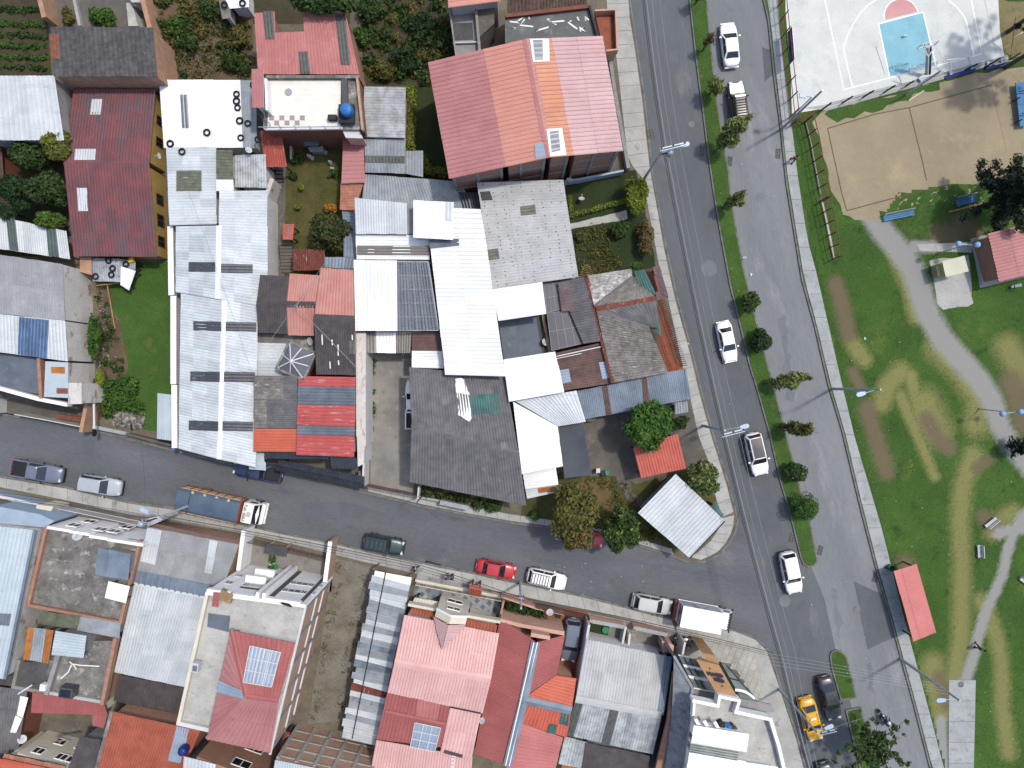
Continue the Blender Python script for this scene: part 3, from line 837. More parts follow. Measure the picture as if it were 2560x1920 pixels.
# corner plaza of square pavers
PLZ=PS([1692,1566,1700,1554,1838,1579,1888,1599,1916,1626,1942,1700,1968,1781,1991,1851,2010,1925,1960,1925,1935,1815,1916,1780,1830,1660,1720,1640,1690,1640],0.13)
plz=sheet('plaza',PLZ,'concrete',kind='structure')
pv_core=PS([1706,1574,1825,1590,1868,1612,1890,1650,1925,1790,1900,1775,1850,1690,1800,1640,1730,1660,1700,1640],0.13)
ang=R(-20);s_=0.62;cnt=0
c0=P(1810,1640);ca,sa=math.cos(ang),math.sin(ang)
pm=None
for i in range(-18,19):
 for j in range(-24,16):
  x=c0.x+(i*ca-j*sa)*s_;y=c0.y+(i*sa+j*ca)*s_
  if inside(pv_core,x,y)and cnt<298:
   cnt+=1
   if pm is None:
    hw=s_/2-0.012
    V,F=prism([Vector((a*hw*ca-b*hw*sa,a*hw*sa+b*hw*ca,0.03))for a,b in ((-1,-1),(1,-1),(1,1),(-1,1))],0.0)
    pm=mesh_data('paver',V,F,'paver')
   o=bpy.data.objects.new('paver',pm);COL.objects.link(o);o.parent=plz
   o.location=Vector((x,y,0.128+random.uniform(0,0.008)))-ORG[plz.name]
sheet('plaza_margin',PS([1838,1581,1886,1600,1912,1627,1938,1700,1964,1781,1987,1851,2005,1925,1962,1925,1925,1795,1890,1650,1868,1612],0.146),'concrete',kind='structure')

# road repairs, drains and covers
def patch(px,m,z=0.008,name='road_patch',seed=3,amp=0.04,step=1.2):
 o=sheet(name,jag(PS(px,z),step,amp,seed),m);o['kind']='structure'
 return o
patch([2134,1452,2215,1490,2238,1592,2168,1625],'asphalt_patch',seed=4)
patch([1968,1528,2010,1500,2058,1690,2050,1780,2022,1660],'asphalt_patch',seed=5,amp=0.12)
patch([1905,118,1940,130,1945,175,1912,205],'asphalt_patch',seed=6)
patch([1838,1300,1880,1262,1870,1210,1900,1215,1960,1330,1975,1400,1930,1340],'asphalt_patch',seed=7,amp=0.15)
patch([1790,880,1840,870,1880,985,1850,1010],'asphalt_patch',seed=8,amp=0.15)
patch([850,1250,990,1290,975,1318,852,1290],'asphalt_patch',z=0.009,seed=9,amp=0.1)
patch([208,1100,236,1098,230,1140,210,1138],'asphalt_patch',z=0.009,seed=10,amp=0.1)
patch([1628,1412,1656,1408,1654,1444,1622,1442],'asphalt_patch',z=0.009,seed=12,amp=0.06)
patch([1818,10,1838,6,1852,90,1868,150,1880,172,1850,168,1836,90],'asphalt_pale',seed=13,amp=0.3,step=0.6)
patch([1950,800,1964,796,1978,905,1970,950,1955,900],'asphalt_pale',seed=14,amp=0.3,step=0.6)
patch([2158,1656,2172,1650,2186,1730,2172,1720],'asphalt_pale',seed=15,amp=0.3,step=0.6)
patch([2080,1470,2092,1470,2105,1560,2096,1600,2088,1540],'asphalt_pale',seed=16,amp=0.25,step=0.6)
patch([1966,977,1985,975,1982,1000,1968,996],'asphalt_pale',seed=17,amp=0.25,step=0.4)
patch([1330,1390,1420,1405,1410,1420,1330,1404],'asphalt_patch',z=0.009,seed=18,amp=0.1)
def disc(x,y,r,m,z=0.010,name='manhole_cover',n=20):
 c=P(x,y,z)
 mb=MB().lathe((c.x,c.y,z-0.008),[(r,0),(r,0.01),(r*0.86,0.014),(r*0.82,0.008)],n)
 o=mb.build(name,m);return o
for i,(x,y,r,lb)in enumerate([(1729,310,0.33,'round manhole cover in the left lanes near the top of the avenue'),
(1772,671,0.85,'wide pale round cover in the left lanes beside the hipped house'),
(1900,494,0.5,'round cover patch in the right lanes beside a slim tree'),
(1962,1503,0.6,'pale round cover in the left lanes near the street corner'),
(2142,1525,0.4,'brownish round cover in the right lanes beside the red shelter'),
(2402,1711,0.32,'dark round manhole cover at the end of the park footpath')]):
 o=disc(x,y,r,'asphalt_pale' if r>0.4 else 'kerb',z=0.012 if i<5 else 0.17)
 tag(o,lb,'manhole cover')
gm=None
for i,(x,y,a,lb)in enumerate([(1629,333,10,'storm drain grate with a brick kerb beside the big red roofed house'),(1755,378,-8,'storm drain grate at the left foot of the median near the top'),
(1824,403,-8,'storm drain grate right of the median below the leaning tree'),(1945,384,-5,'storm drain grate by the park kerb near the walking person'),
(1844,1281,-8,'storm drain grate at the street corner by the diamond roof'),(1979,1344,-12,'storm drain grate left of the rounded median end'),
(2050,1376,-15,'storm drain grate right of the rounded median end'),(2188,1444,-16,'storm drain grate by the park kerb near the red shelter')]):
 g=empty('drain_grate',P(x,y,0.006),lb,'drain','storm drain grates')
 g.rotation_euler[2]=R(a)
 if gm is None:
  m1=MB().box((0,0,0.005),(0.5,1.0,0.012));me1=mesh_data('pit',m1.V,m1.F,'black_metal')
  m2=MB()
  for k in range(7):m2.box((0,-0.45+k*0.15,0.022),(0.48,0.05,0.022))
  m2.box((-0.24,0,0.02),(0.05,1.02,0.026));m2.box((0.24,0,0.02),(0.05,1.02,0.026));m2.box((0,0,0.02),(0.05,1.0,0.027))
  me2=mesh_data('grate',m2.V,m2.F,'kerb');gm=(me1,me2)
 for nm,me in zip(('pit','grate'),gm):
  c=bpy.data.objects.new(nm,me);COL.objects.link(c);c.parent=g

# ---------------------------------------------------------------- yards and gardens inside the blocks
def yard(name,px,m,z,amp=0.0,seed=1,code=None,step=0.8):
 poly=PT(code,px,z)if code else PS(px,z)
 if amp:poly=jag(poly,step,amp,seed)
 o=sheet(name,poly,m);o['kind']='structure'
 return poly
G_TL=yard('vegetable_plot',[-300,-300,98,-300,120,60,130,190,-300,190],'soil_dark',0.126)
yard('courtyard',[138,-200,372,-200,372,70,145,70],'concrete_dark',0.126)
G_WILD=yard('overgrown_lot',[376,-200,632,-200,634,200,424,200,405,120],'soil',0.126)
G_WILD2=yard('overgrown_lot',[880,-200,1130,-200,1140,215,912,215],'soil_dark',0.126)
yard('overgrown_lot',[632,-200,876,-200,876,60,632,60],'soil_dark',0.127)
yard('garden',[1015,215,1100,215,1140,450,1015,440],'lawn_dark',0.126)  # shadow of the largest house painted in as a darker lawn colour
G_GARD=yard('garden',[715,355,860,350,860,700,710,700],'lawn_dry',0.128,0.1)
yard('courtyard',[640,330,730,330,720,730,640,730],'concrete_dark',0.126)
yard('alley',[400,200,440,380,440,680,300,680,385,400],'concrete_dark',0.126)
G_LAWN=yard('garden',[262,655,440,655,440,1086,330,1070,262,1040],'lawn_garden',0.130)
yard('rubble_bed',[244,700,275,720,318,900,316,940,260,960,255,1050,245,1050],'soil',0.134,0.25,3)
G_LEFT=yard('garden',[-60,340,172,340,172,640,-60,640],'soil_dark',0.126)
yard('driveway',[928,885,1030,885,1034,1225,1052,1250,926,1215],'concrete_yard',0.130)
yard('courtyard',[660,1140,915,1180,915,1226,680,1178],'concrete_dark',0.128)
G_EAST=yard('garden',[1410,440,1590,425,1636,640,1640,690,1440,700],'lawn_dark',0.126)
yard('garden_walk',[1425,560,1566,525,1570,548,1428,572],'concrete',0.134,0.05)
yard('courtyard',[1640,690,1702,900,1720,940,1660,940,1620,700],'patio_terracotta',0.126)
yard('courtyard',[1450,1036,1560,1020,1720,985,1760,1160,1590,1210,1560,1190,1474,1190],'concrete_dark',0.128)
G_CORN=yard('garden',[1310,1240,1400,1180,1600,1180,1770,1150,1790,1250,1690,1385,1480,1325,1300,1295],'lawn_dry',0.126)
yard('garden_walk',[1534,1180,1572,1180,1580,1230,1592,1238,1612,1256,1588,1268,1566,1246,1556,1226],'concrete_dark',0.14)
yard('leaf_litter_bed',[1448,1200,1520,1196,1530,1250,1510,1300,1470,1310,1455,1260],'leaf_dry',0.134,0.25,4)
# south block
yard('courtyard',[-60,1235,200,1255,340,1300,370,1320,360,1400,-60,1320],'concrete_dark',0.126)
yard('courtyard',[600,1350,835,1400,828,1480,600,1480],'concrete_yard',0.128)
G_LOT=yard('vacant_lot',[836,1395,955,1425,900,1640,870,1800,770,1810],'gravel',0.128)
G_PATIO=yard('front_patio',[1044,1432,1262,1488,1250,1560,1030,1520],'patio_diamond',0.130)
yard('front_patio',[1262,1492,1470,1530,1460,1690,1390,1700,1300,1600,1254,1560],'patio_terracotta',0.128)
yard('front_patio',[1470,1530,1690,1578,1690,1640,1470,1595],'concrete_yard',0.126)
yard('garden',[1255,1500,1345,1520,1362,1550,1330,1545,1255,1545],'lawn_dark',0.136)
yard('garden',[1380,1520,1404,1528,1400,1556,1390,1554],'lawn_dark',0.136)
yard('garden',[1472,1545,1525,1556,1518,1598,1470,1590],'lawn_dark',0.132)

# ---------------------------------------------------------------- park surfaces
court=sheet('sports_court',PS([1960,-300,1964,30,1976,170,1980,285,2055,272,2090,262,2290,205,2512,145,2500,80,2480,-300],0.134),'court',kind='structure')
yard('court_apron',[2012,270,2060,262,2290,200,2520,138,2522,152,2300,214,2070,276],'concrete',0.139)
def band(name,px,w,m,z,closed=False):
 pts=PS(px,z);n=len(pts);V=[];F=[]
 for i in range(n):
  a=pts[i-1]if (closed or i>0)else pts[i];b=pts[(i+1)%n]if (closed or i<n-1)else pts[i]
  d=(b-a).normalized();s=Vector((-d.y,d.x,0))*(w/2)
  V+=[pts[i]+s,pts[i]-s]
 for i in range(n if closed else n-1):
  a=2*i;b=2*((i+1)%n);F.append([a,a+1,b+1,b])
 o=obj(name,V,F,m)
 if V[1].x*0==0:pass
 o['kind']='structure'
 return o
def tp(code,*a):
 out=[]
 for i in range(0,len(a),2):out+=list(tl(code,a[i],a[i+1]))
 return out
sheet('court_key',PS(tp('30',955,205,1340,105,1450,560,1050,660),0.138),'court_blue',kind='structure')
cx,cy=tl('30',1145,155)
arc=[]
a0=P(*tl('30',1003,178));a1=P(*tl('30',1288,105));cc=(a0+a1)/2;rr=(a1-a0).length/2;th0=math.atan2(a1.y-cc.y,a1.x-cc.x)
pts=[Vector((cc.x+rr*math.cos(th0+math.pi*k/24),cc.y+rr*math.sin(th0+math.pi*k/24),0.138))for k in range(25)]
sheet('court_circle',pts,'court_red',kind='structure')
def wband(name,pts,w,m,z):
 n=len(pts);V=[];F=[]
 for i in range(n):
  d=(pts[min(i+1,n-1)]-pts[max(0,i-1)]).normalized();s=Vector((-d.y,d.x,0))*(w/2)
  p=Vector((pts[i].x,pts[i].y,z));V+=[p+s,p-s]
 for i in range(n-1):F.append([2*i,2*i+1,2*i+3,2*i+2])
 o=obj(name,V,F,m);o['kind']='structure';return o
wband('court_line',pts,0.12,'line_white',0.142)
band('court_line',tp('30',955,205,1340,105,1450,560),0.13,'line_white',0.1425)
band('court_line',tp('30',955,205,1050,660),0.13,'line_white',0.1427)
band('court_line',tp('30',480,-60,655,775,1850,465,1745,-60),0.13,'line_white',0.1422)
band('court_line',tp('30',730,750,655,440,660,390,690,300,740,200,800,110,870,40,950,-15),0.13,'line_white',0.1429)
band('court_line',tp('30',1780,480,1715,190,1695,140,1640,70,1570,10,1540,-20),0.13,'line_white',0.1431)
band('court_line',tp('30',1870,-10,1965,430),0.09,'line_faded',0.1433)
band('court_line',tp('30',1400,300,1520,540),0.07,'line_faded',0.1435)
band('court_joint',tp('30',930,400,1010,640),0.04,'kerb',0.1437)
DIRT=yard('dirt_field',tp('30',470,960,1000,850,1500,700,2100,590,2300,540,2400,1700,2350,1900,1900,1850,1500,1750,1250,1780,980,1830,1000,1960,870,1960,640,1850,560,1640,500,1400,400,1060),'dirt_court',0.130,0.25,6)
for k,pl in enumerate((tp('30',515,1110,635,1659,680,1820),tp('30',515,1110,930,985,1220,930,1930,735),tp('30',1220,930,1340,1420,1370,1560),tp('30',680,1820,1000,1735,1540,1600))):
 band('field_edging',pl,0.1,'bare_patch',0.137+k*0.001)
band('field_edging',tp('30',1930,735,2065,1310),0.07,'wood',0.142)
band('field_edging',tp('30',2090,620,2190,720),0.09,'wood',0.143)
yard('bare_ground',tp('30',1960,0,2300,0,2300,500,2110,500,2040,500,1990,330),'dirt_worn',0.127,0.3,8)
yard('rough_grass_verge',tp('30',490,980,640,900,900,860,1180,800,1470,700,1490,760,1200,850,900,960,620,1040,520,1030),'lawn_garden',0.134,0.25,9)
# turf with worn soil, dry tracks and trodden gravel paths (wear kept as vertex values on the ground itself)
WEAR={'gravel':[([2178,535,2205,580,2245,625,2280,672,2298,725,2320,790,2355,850,2400,900,2445,950,2478,1000,2492,1040,2500,1068,2525,1112,2575,1175],0.95),
([2575,1268,2548,1300,2530,1335,2515,1380,2505,1435,2484,1480,2462,1530,2446,1580,2432,1640,2412,1700],0.55),([2495,1332,2575,1315],0.6),([2350,1800,2356,1930],0.5),([2282,617,2330,618],0.5)],
'dry':[([2432,1140,2405,1210,2398,1300,2404,1400,2402,1500,2400,1600,2385,1690],1.05),([2250,990,2275,1050,2305,1120,2335,1190],0.55),([2345,870,2400,925,2450,1000,2440,1060],1.3),([2450,1500,2480,1560,2500,1640,2505,1780,2520,1880],0.9),
([2330,1660,2340,1720,2352,1780],1.3),([2310,1010,2340,1080],1.6),([2240,640,2275,720,2290,790],0.8),([2200,1010,2220,960,2250,930],0.9),([2480,1330,2500,1300,2530,1280],1.0),([2520,870,2560,940],1.4),([2130,860,2160,900],0.7),([2300,1060,2290,1000,2275,940],0.6)],
'bare':[([2088,710,2108,780,2118,835],0.75),([2165,1020,2190,1100,2215,1180],0.8),([2130,930,2148,965],0.5),([2315,1050,2345,1100,2370,1120],0.8),([2396,915,2398,925],0.45),([2530,960,2560,1060],1.3),([2262,1410,2272,1470],1.0),([2350,585,2400,580],1.0),([2455,1290,2490,1320],0.8),([2440,1170,2470,1150],0.6),([2345,1690,2365,1760],0.7),([2400,560,2440,590],1.0)]}
gx=np.arange(27.0,58.0,0.28);gy=np.arange(-46.0,25.0,0.28)
XX,YY=np.meshgrid(gx,gy);pts2=np.stack([XX.ravel(),YY.ravel()],1)
TURF=np.array([(p.x,p.y)for p in PS([1990,300,2004,330,2052,470,2120,545,2200,545,2240,480,2400,455,2600,480,2680,700,2680,2060,2366,2060,2358,1920,2290,1660,2230,1425,2140,1105,2068,800,2004,500],0)])
def np_in(PP,q):
 c=np.zeros(len(q),bool)
 for i in range(len(PP)):
  x1,y1=PP[i];x2,y2=PP[i-1]
  if y1==y2:continue
  c ^=((y1>q[:,1])!=(y2>q[:,1]))&(q[:,0]<(x2-x1)*(q[:,1]-y1)/(y2-y1)+x1)
 return c
def wear_val(q,lines):
 out=np.zeros(len(q))
 for px,w in lines:
  pl=np.array([(p.x,p.y)for p in PS(px,0)])
  for a,c in zip(pl[:-1],pl[1:]):
   d=c-a;t=np.clip(((q-a)@ d)/max(1e-6,d @ d),0,1);dist=np.linalg.norm(q-(a+t[:,None]*d),axis=1)
   out=np.maximum(out,np.clip(1.3-dist/w*0.75,0,1))
 return out
nx_,ny_=len(gx),len(gy);ok_=np_in(TURF,pts2).reshape(ny_,nx_)
ii,jj=np.where(ok_[:-1,:-1]&ok_[1:,:-1]&ok_[:-1,1:]&ok_[1:,1:])
Fq_=np.stack([ii*nx_+jj,ii*nx_+jj+1,(ii+1)*nx_+jj+1,(ii+1)*nx_+jj],1)
used_=np.unique(Fq_);rem_=np.full(nx_*ny_,-1);rem_[used_]=np.arange(len(used_));q2=pts2[used_]
V3=np.stack([q2[:,0],q2[:,1],0.128+0.012*rng.random(len(q2))],1)
turf=obj_np('turf',V3,rem_[Fq_],'turf');turf['kind']='structure'
for an in WEAR:
 at_=turf.data.attributes.new(an,'FLOAT','POINT');at_.data.foreach_set('value',wear_val(q2,WEAR[an]).astype(np.float32))
# footpaths
PATH1=[2168,545,2200,590,2240,640,2275,700,2290,760,2312,830,2345,885,2390,930,2430,985,2460,1040,2478,1075,2520,1140,2570,1200,
2570,1150,2530,1105,2502,1060,2500,1020,2478,965,2440,900,2390,862,2350,800,2330,745,2305,680,2280,650,2240,600,2205,550,2190,520]
strip('concrete_walk',[2372,1700,2371,1960],[2440,1700,2434,1960],5,'concrete_pale',z=0.165)
strip('concrete_walk',[2290,610,2430,605],[2300,628,2430,632],3,'concrete',z=0.15)
yard('kiosk_apron',[2322,650,2340,648,2420,640,2432,760,2420,768,2360,772,2345,760,2330,690],'concrete',0.145,0.1,26)
yard('kiosk_apron',[2428,598,2560,560,2620,560,2620,680,2450,720],'concrete',0.16,0.0)
# ================================================================ BUILDINGS, north-west block
# --- far left: white roofed house and canopies by the trees
B=hs('house','white metal roofed house cut by the left edge beside the brown-red roof','00',200,900)
r=rf(B,'00',[-420,655,470,655,552,1213,-420,1213],5.2,'zinc_light',prof='trap',pitch=0.42,amp=0.06,sw=0.9,sl=8,inset=0.15,wall='plaster_grey')
B=hs('canopy','low corrugated canopy with two dark green strips under the left trees','01',250,400,'canopy')
r=rf(B,'01',[-420,120,572,338,604,580,-420,430],3.0,'zinc_light',pitch=0.25,sw=0.9,sl=5,posts=True)
sky_(r,'01',[55,215,130,232,165,512,88,500],'green_strip');sky_(r,'01',[400,292,485,312,515,565,425,552],'green_strip')
B=hs('house','brick lean-to with pale walls at the left edge among the trees','00',-20,1450,'shed')
rf(B,'00',[-300,1225,10,1225,32,1545,-300,1545],3.0,'clay_dark',pitch=0.3,wall='brick_dark')
flat(B,'00',[35,1440,120,1440,122,1540,35,1540],0.9,'slab_pale','plaster_white',name='low_roof')

# --- grey tiled house and adobe walls at the top
B=hs('house','house with mossy dark grey tiled roof between two tan walls','00',900,450)
r=rf(B,'00',[435,235,1320,238,1362,664,466,664],(5.0,5.0,5.8,5.8),'old_tile',prof='tile',pitch=0.36,amp=0.06,sw=0.9,sl=1.5,wall='adobe',inset=0.08)
sky_(r,'00',[430,300,512,300,522,515,445,515],'brick_dark',name='tile_patch',lift=0.09)
bwall('boundary_wall',PT('00',[515,240,455,0,430,-300]),2.5,'adobe',w=0.45,label='tan rammed earth wall beside the vegetable plot',cat='wall')
bwall('boundary_wall',PT('00',[1452,690,1400,330,1310,-20,1290,-300]),2.6,'adobe',w=0.45,label='long tan earth wall beside the overgrown lot at the top left',cat='wall')
bwall('boundary_wall',PT('00',[715,235,660,-20]),0.5,'concrete',w=0.3,label='low concrete edging wall in the yard north of the grey tiled roof',cat='wall')
B=hs('outhouse','small white walled outhouse against the tan wall at the top','00',1150,100,'shed')
flat(B,'00',[1085,-60,1240,-60,1240,20,1140,20],2.4,'slab_pale','plaster_white',name='flat_roof')
flat(B,'00',[1090,24,1140,24,1195,225,1110,225],1.6,'slab_pale','plaster_white',name='ledge')

# --- brown-red corrugated house
B=hs('house','long house with brown-red corrugated roof and ochre side wall','00',950,1300)
ra=rf(B,'00',[635,765,1345,770,1288,1410,550,1400],(3.1,3.1,4.0,4.0),'red_rust',pitch=0.28,amp=0.06,sw=1.1,sl=2.2,wall='plaster_ochre',inset=0.25)
rb=rf(B,'00',[550,1400,1288,1410,1356,2219,636,2213],(4.0,4.0,3.1,3.1),'red_rust',pitch=0.28,amp=0.06,sw=1.1,sl=2.2,wall='plaster_ochre',inset=0.25)
cap(ra,ra.quad[3],ra.quad[2],'red_rust',w=0.5)
sky_(ra,'00',[795,860,885,860,870,995,780,995],'zinc_light',pitch=0.28);sky_(ra,'00',[652,1290,830,1290,822,1385,642,1385],'zinc_light',pitch=0.28)
sky_(rb,'00',[665,1625,752,1625,766,1825,678,1825],'zinc_light',pitch=0.28)
for r,sp in ((ra,[(0.3,0.42),(0.6,0.72)]),(rb,[(0.12,0.24),(0.36,0.5),(0.62,0.74)])):
 e=near_edge(r,P(*tl('00',1420,1100 if r is ra else 1800),3))
 wall_windows(r,e,sp,0.9,2.3,frame='wood_dark')
B2=hs('house','narrow grey passage roof between the white and brown-red roofs','00',560,950,'shed')
rf(B2,'00',[488,720,560,745,615,1110,545,1100],3.4,'clay_dark',pitch=0.3,wall='brick_dark',sl=3)

# --- white roof with tyres
B=hs('workshop','workshop with bright white roof weighed down by loose tyres','00',1750,980,'workshop')
r=rf(B,'00',[1375,690,2075,690,2096,1276,1416,1276],(3.4,3.4,3.2,3.2),'zinc_white',prof='trap',pitch=0.3,amp=0.04,sw=0.9,sl=6,wall='plaster_white')
sky_(r,'00',[1560,820,1618,820,1636,1108,1576,1108],'poly_grey',sl=2.5)
TYR=r
r2=rf(B,'00',[2078,692,2216,692,2218,1282,2098,1276],(3.35,3.35,3.15,3.15),'zinc_grey',prof='trap',pitch=0.3,sw=0.9,sl=6,wall='plaster_white')
TYR2=r2

# --- long gabled workshop of patched zinc
B=hs('workshop','long gabled workshop of patched pale zinc sheets with dark skylight bands','01',1900,1200,'workshop')
r0=rf(B,'',[416,370,541,370,542,560,424,563],4.3,'zinc_patched',h=1,src=True,sw=0.85,sl=1.8)
sky_(r0,'',[442,427,505,427,505,478,442,478],'poly_olive',src=True,sl=1.2)
ZUP=r0
rf(B,'',[541,375,582,375,584,448,541,448],4.9,'poly_olive',h=1,src=True,sw=0.9,sl=1.8)
rf(B,'',[541,449,584,449,585,478,541,477],4.9,'zinc_white',h=1,src=True,sw=0.9,sl=1.8)
rf(B,'',[586,388,664,386,666,470,586,468],4.0,'zinc_dirty',src=True,pitch=0.22,sw=0.8,sl=3.5)
s1l=rf(B,'',[440,566,547,564,544,747,440,730],(4.3,5.2,5.2,4.3),'zinc_patched',h=1,src=True,sw=0.85,sl=1.7,most=64)
s1r=rf(B,'',[548,478,668,476,670,768,545,747],(5.2,4.3,4.3,5.2),'zinc_patched',h=1,src=True,sw=0.85,sl=1.7,most=84)
s2l=rf(B,'',[453,734,561,750,548,1148,447,1121],(4.4,5.1,5.1,4.4),'zinc_patched',h=1,src=True,sw=0.85,sl=1.7,most=96)
s2r=rf(B,'',[561,750,645,765,640,1168,548,1148],(5.1,4.5,4.5,5.1),'zinc_patched',h=1,src=True,sw=0.85,sl=1.7,most=84)
cap(s1l,s1l.quad[1],s1l.quad[2],'zinc_white',w=0.5);cap(s2l,s2l.quad[1],s2l.quad[2],'zinc_white',w=0.5)
for rr_,a in ((s1l,[1635,605,1865,608,1865,690,1635,688]),(s1r,[1912,622,2185,626,2185,702,1912,698]),(s2l,[1675,1115,1916,1122,1916,1200,1675,1196]),
(s2r,[1952,1122,2215,1128,2215,1206,1952,1200]),(s2l,[1650,1550,1905,1553,1903,1640,1648,1634]),(s2r,[1937,1552,2206,1556,2204,1642,1935,1638])):
 sky_(rr_,'01',a,'poly_dark',sl=1.3,sw=1.2)
sky_(s2l,'02',[1637,314,1892,322,1890,405,1635,396],'poly_dark',sl=1.3,sw=1.2);sky_(s2r,'02',[1925,320,2190,326,2188,408,1923,402],'poly_dark',sl=1.3,sw=1.2)
for i,(a,b)in enumerate((((426,566),(429,738)),((434,740),(434,960)),((436,962),(437,1120)))):
 p=P(*a,3.6);q=P(*b,3.6)
 MB().bar(p,q,0.55,0.12).build('gutter','zinc_white',B);MB().bar(p-Vector((0,0,1.9)),q-Vector((0,0,1.9)),0.2,3.4).build('wall','plaster_white',B)
B=hs('awning','pale blue sheet awning with a bright blue edge over the lawn','02',1430,280,'awning')
r=rf(B,'02',[1362,80,1502,96,1500,492,1356,470],(2.9,3.1,3.1,2.9),'zinc_skyblue',h=0,prof='trap',pitch=0.3,sw=0.9,sl=6,posts=True)
mb=MB().bar(P(*tl('02',1516,140),3.1),P(*tl('02',1512,568),3.1),0.28,0.5).build('fascia','tank_blue',B)

# --- top: red house with roof terrace
B=hs('house','house with red ribbed roof and pale tiled roof terrace','10',450,700)
f1=rf(B,'10',[-15,112,160,100,178,642,18,642],(5.6,5.6,5.2,5.2),'red_paint',prof='trap',pitch=0.3,sw=0.9,sl=6,wall='brick')
f2=rf(B,'10',[168,280,418,274,440,642,180,642],(5.5,5.5,5.2,5.2),'red_paint',prof='trap',pitch=0.3,sw=0.9,sl=6,wall='brick')
f3=rf(B,'10',[405,108,772,112,888,642,442,642],(5.6,5.6,5.2,5.2),'red_paint',prof='trap',pitch=0.3,sw=0.9,sl=6,wall='brick',inset=0.12)
sky_(f1,'10',[60,102,145,98,165,338,85,340],'poly_dull');sky_(f2,'10',[370,450,448,446,470,640,385,640],'poly_dull');sky_(f3,'10',[688,132,770,132,816,560,735,562],'poly_dull')
q=flat(B,'10',[85,655,885,655,930,1120,60,1115],6.0,'slab_stained','brick_dark',inset=0.1)
# terrace tiling
fl=PT('10',[110,685,735,685,725,1095,100,1095],6.004)
tf=sheet('tiling',fl,'terrace_tile',B)
mt=None
u=(fl[1]-fl[0]).normalized();v=Vector((u.y,-u.x,0));
for i in range(16):
 for j in range(10):
  p=fl[0]+u*(0.27+i*0.48)+v*(0.27+j*0.48)
  if not inside(fl,p.x,p.y):continue
  taupe=j>=7 and i<=6 and (i+j)%2==1
  k=MB().box((p.x,p.y,6.012),(0.46,0.46,0.014),math.atan2(u.y,u.x)).build('floor_tile','tile_taupe' if taupe else ('tile_white' if (j>=7 and i<=6)else 'terrace_tile'),tf)
parapet(B,PT('10',[95,660,880,660],6.5),6.45,5.9,'slab_stained',w=0.28)
parapet(B,PT('10',[760,672,765,880],6.5),6.4,5.95,'slab_dark',w=0.55)
parapet(B,PT('10',[872,672,918,1110],6.5),6.5,5.9,'brick_pale',w=0.2)
parapet(B,PT('10',[80,1112,735,1104],6.3),6.25,5.95,'plaster_white',w=0.18)
mb=MB()
for k in range(6):
 p=P(*tl('10',90+k*128,1108),6.3);mb.box((p.x,p.y,6.65),(0.05,0.05,0.8))
mb.bar(P(*tl('10',20,1098),7.0),P(*tl('10',735,1092),7.0),0.05);mb.build('railing','galvanised',B)
parapet(B,PT('10',[85,690,95,945],7.2),7.3,5.95,'plaster_clean',w=0.2)
r=rf(B,'10',[-38,596,64,598,68,932,-34,932],(7.3,7.5,7.5,7.3),'rose',prof='trap',pitch=0.3,sw=0.9,sl=4,base=5.0)
st=flat(B,'10',[712,900,850,900,850,1060,712,1060],6.7,'black_metal','slab_dark',base=6.0,name='tank_stand')
flat(B,'10',[720,1065,860,1065,925,1195,775,1190],5.6,'plaster_white','plaster_pink',name='stair_roof')
mb=MB();c=P(*tl('10',668,1028),6.1);mb.box((c.x,c.y,6.35),(0.8,0.45,0.6));mb.build('planter_box','dark_trim',B)
t=empty('water_tank',P(*tl('10',795,970),6.7),'round blue water tank on the roof terrace','water tank')
c=ORG[t.name]
MB().lathe(c,[(0.56,0),(0.58,0.1),(0.54,0.15),(0.58,0.2),(0.58,0.5),(0.54,0.55),(0.58,0.6),(0.56,0.85),(0.4,0.98),(0.25,1.02)],24).build('tank','tank_blue',t,True)
MB().lathe(c+Vector((0,0,1.02)),[(0.26,0),(0.26,0.05),(0.22,0.07),(0.05,0.08)],20).build('lid','tank_blue',t)
o=MB().lathe(P(*tl('10',280,797),6.03),[(0.33,0),(0.35,0.02),(0.33,0.04),(0.31,0.02)],24);o=o.build('hoop','wire_pale');tag(o,'thin ring lying on the pale terrace tiles','ring')

B=hs('canopy','small weathered red metal canopy beside the tyre roof','10',150,1290,'canopy')
rf(B,'10',[36,1130,214,1120,266,1444,76,1446],(3.6,3.6,3.2,3.2),'rust_red',pitch=0.22,sw=0.8,sl=4,posts=True)
B=hs('shed','narrow pink and red roofed shed along the garden','10',840,1400,'shed')
rf(B,'10',[748,1196,928,1186,932,1290,750,1296],3.3,'brick_red',h=1,prof='trap',pitch=0.3,wall='brick')
rf(B,'10',[750,1292,932,1290,944,1578,736,1586],3.2,'rose',h=1,prof='trap',pitch=0.34,sw=0.8,sl=3,wall='brick')
rf(B,'',[852,458,910,456,886,526,850,524],2.9,'clay_old',h=1,src=True,pitch=0.3,sw=0.6,sl=3,wall='brick')
B=hs('shed','pale zinc roofed shed beside the pink and red strip roof','10',1110,1000,'shed')
rf(B,'10',[934,748,1296,756,1290,1192,930,1182],3.8,'zinc_dirty',h=1,pitch=0.3,sw=0.85,sl=1.9,wall='brick_pale')
B=hs('shed','stepped zinc sheds with a dark plastic strip below the pale shed','10',1110,1340,'shed')
r=rf(B,'10',[936,1196,1290,1198,1290,1500,944,1490],(3.4,3.4,3.1,3.1),'zinc_grey',prof='trap',pitch=0.35,sw=0.9,sl=4,wall='brick_pale')
sky_(r,'10',[940,1345,1288,1350,1288,1412,942,1404],'poly_dull')
rf(B,'10',[1292,1304,1442,1304,1442,1530,1292,1500],2.9,'zinc_grey',pitch=0.28,sw=0.9,sl=3,wall='brick_pale')
B=hs('shed','long grey corrugated roof tucked under the red and orange house','10',1350,1580,'shed')
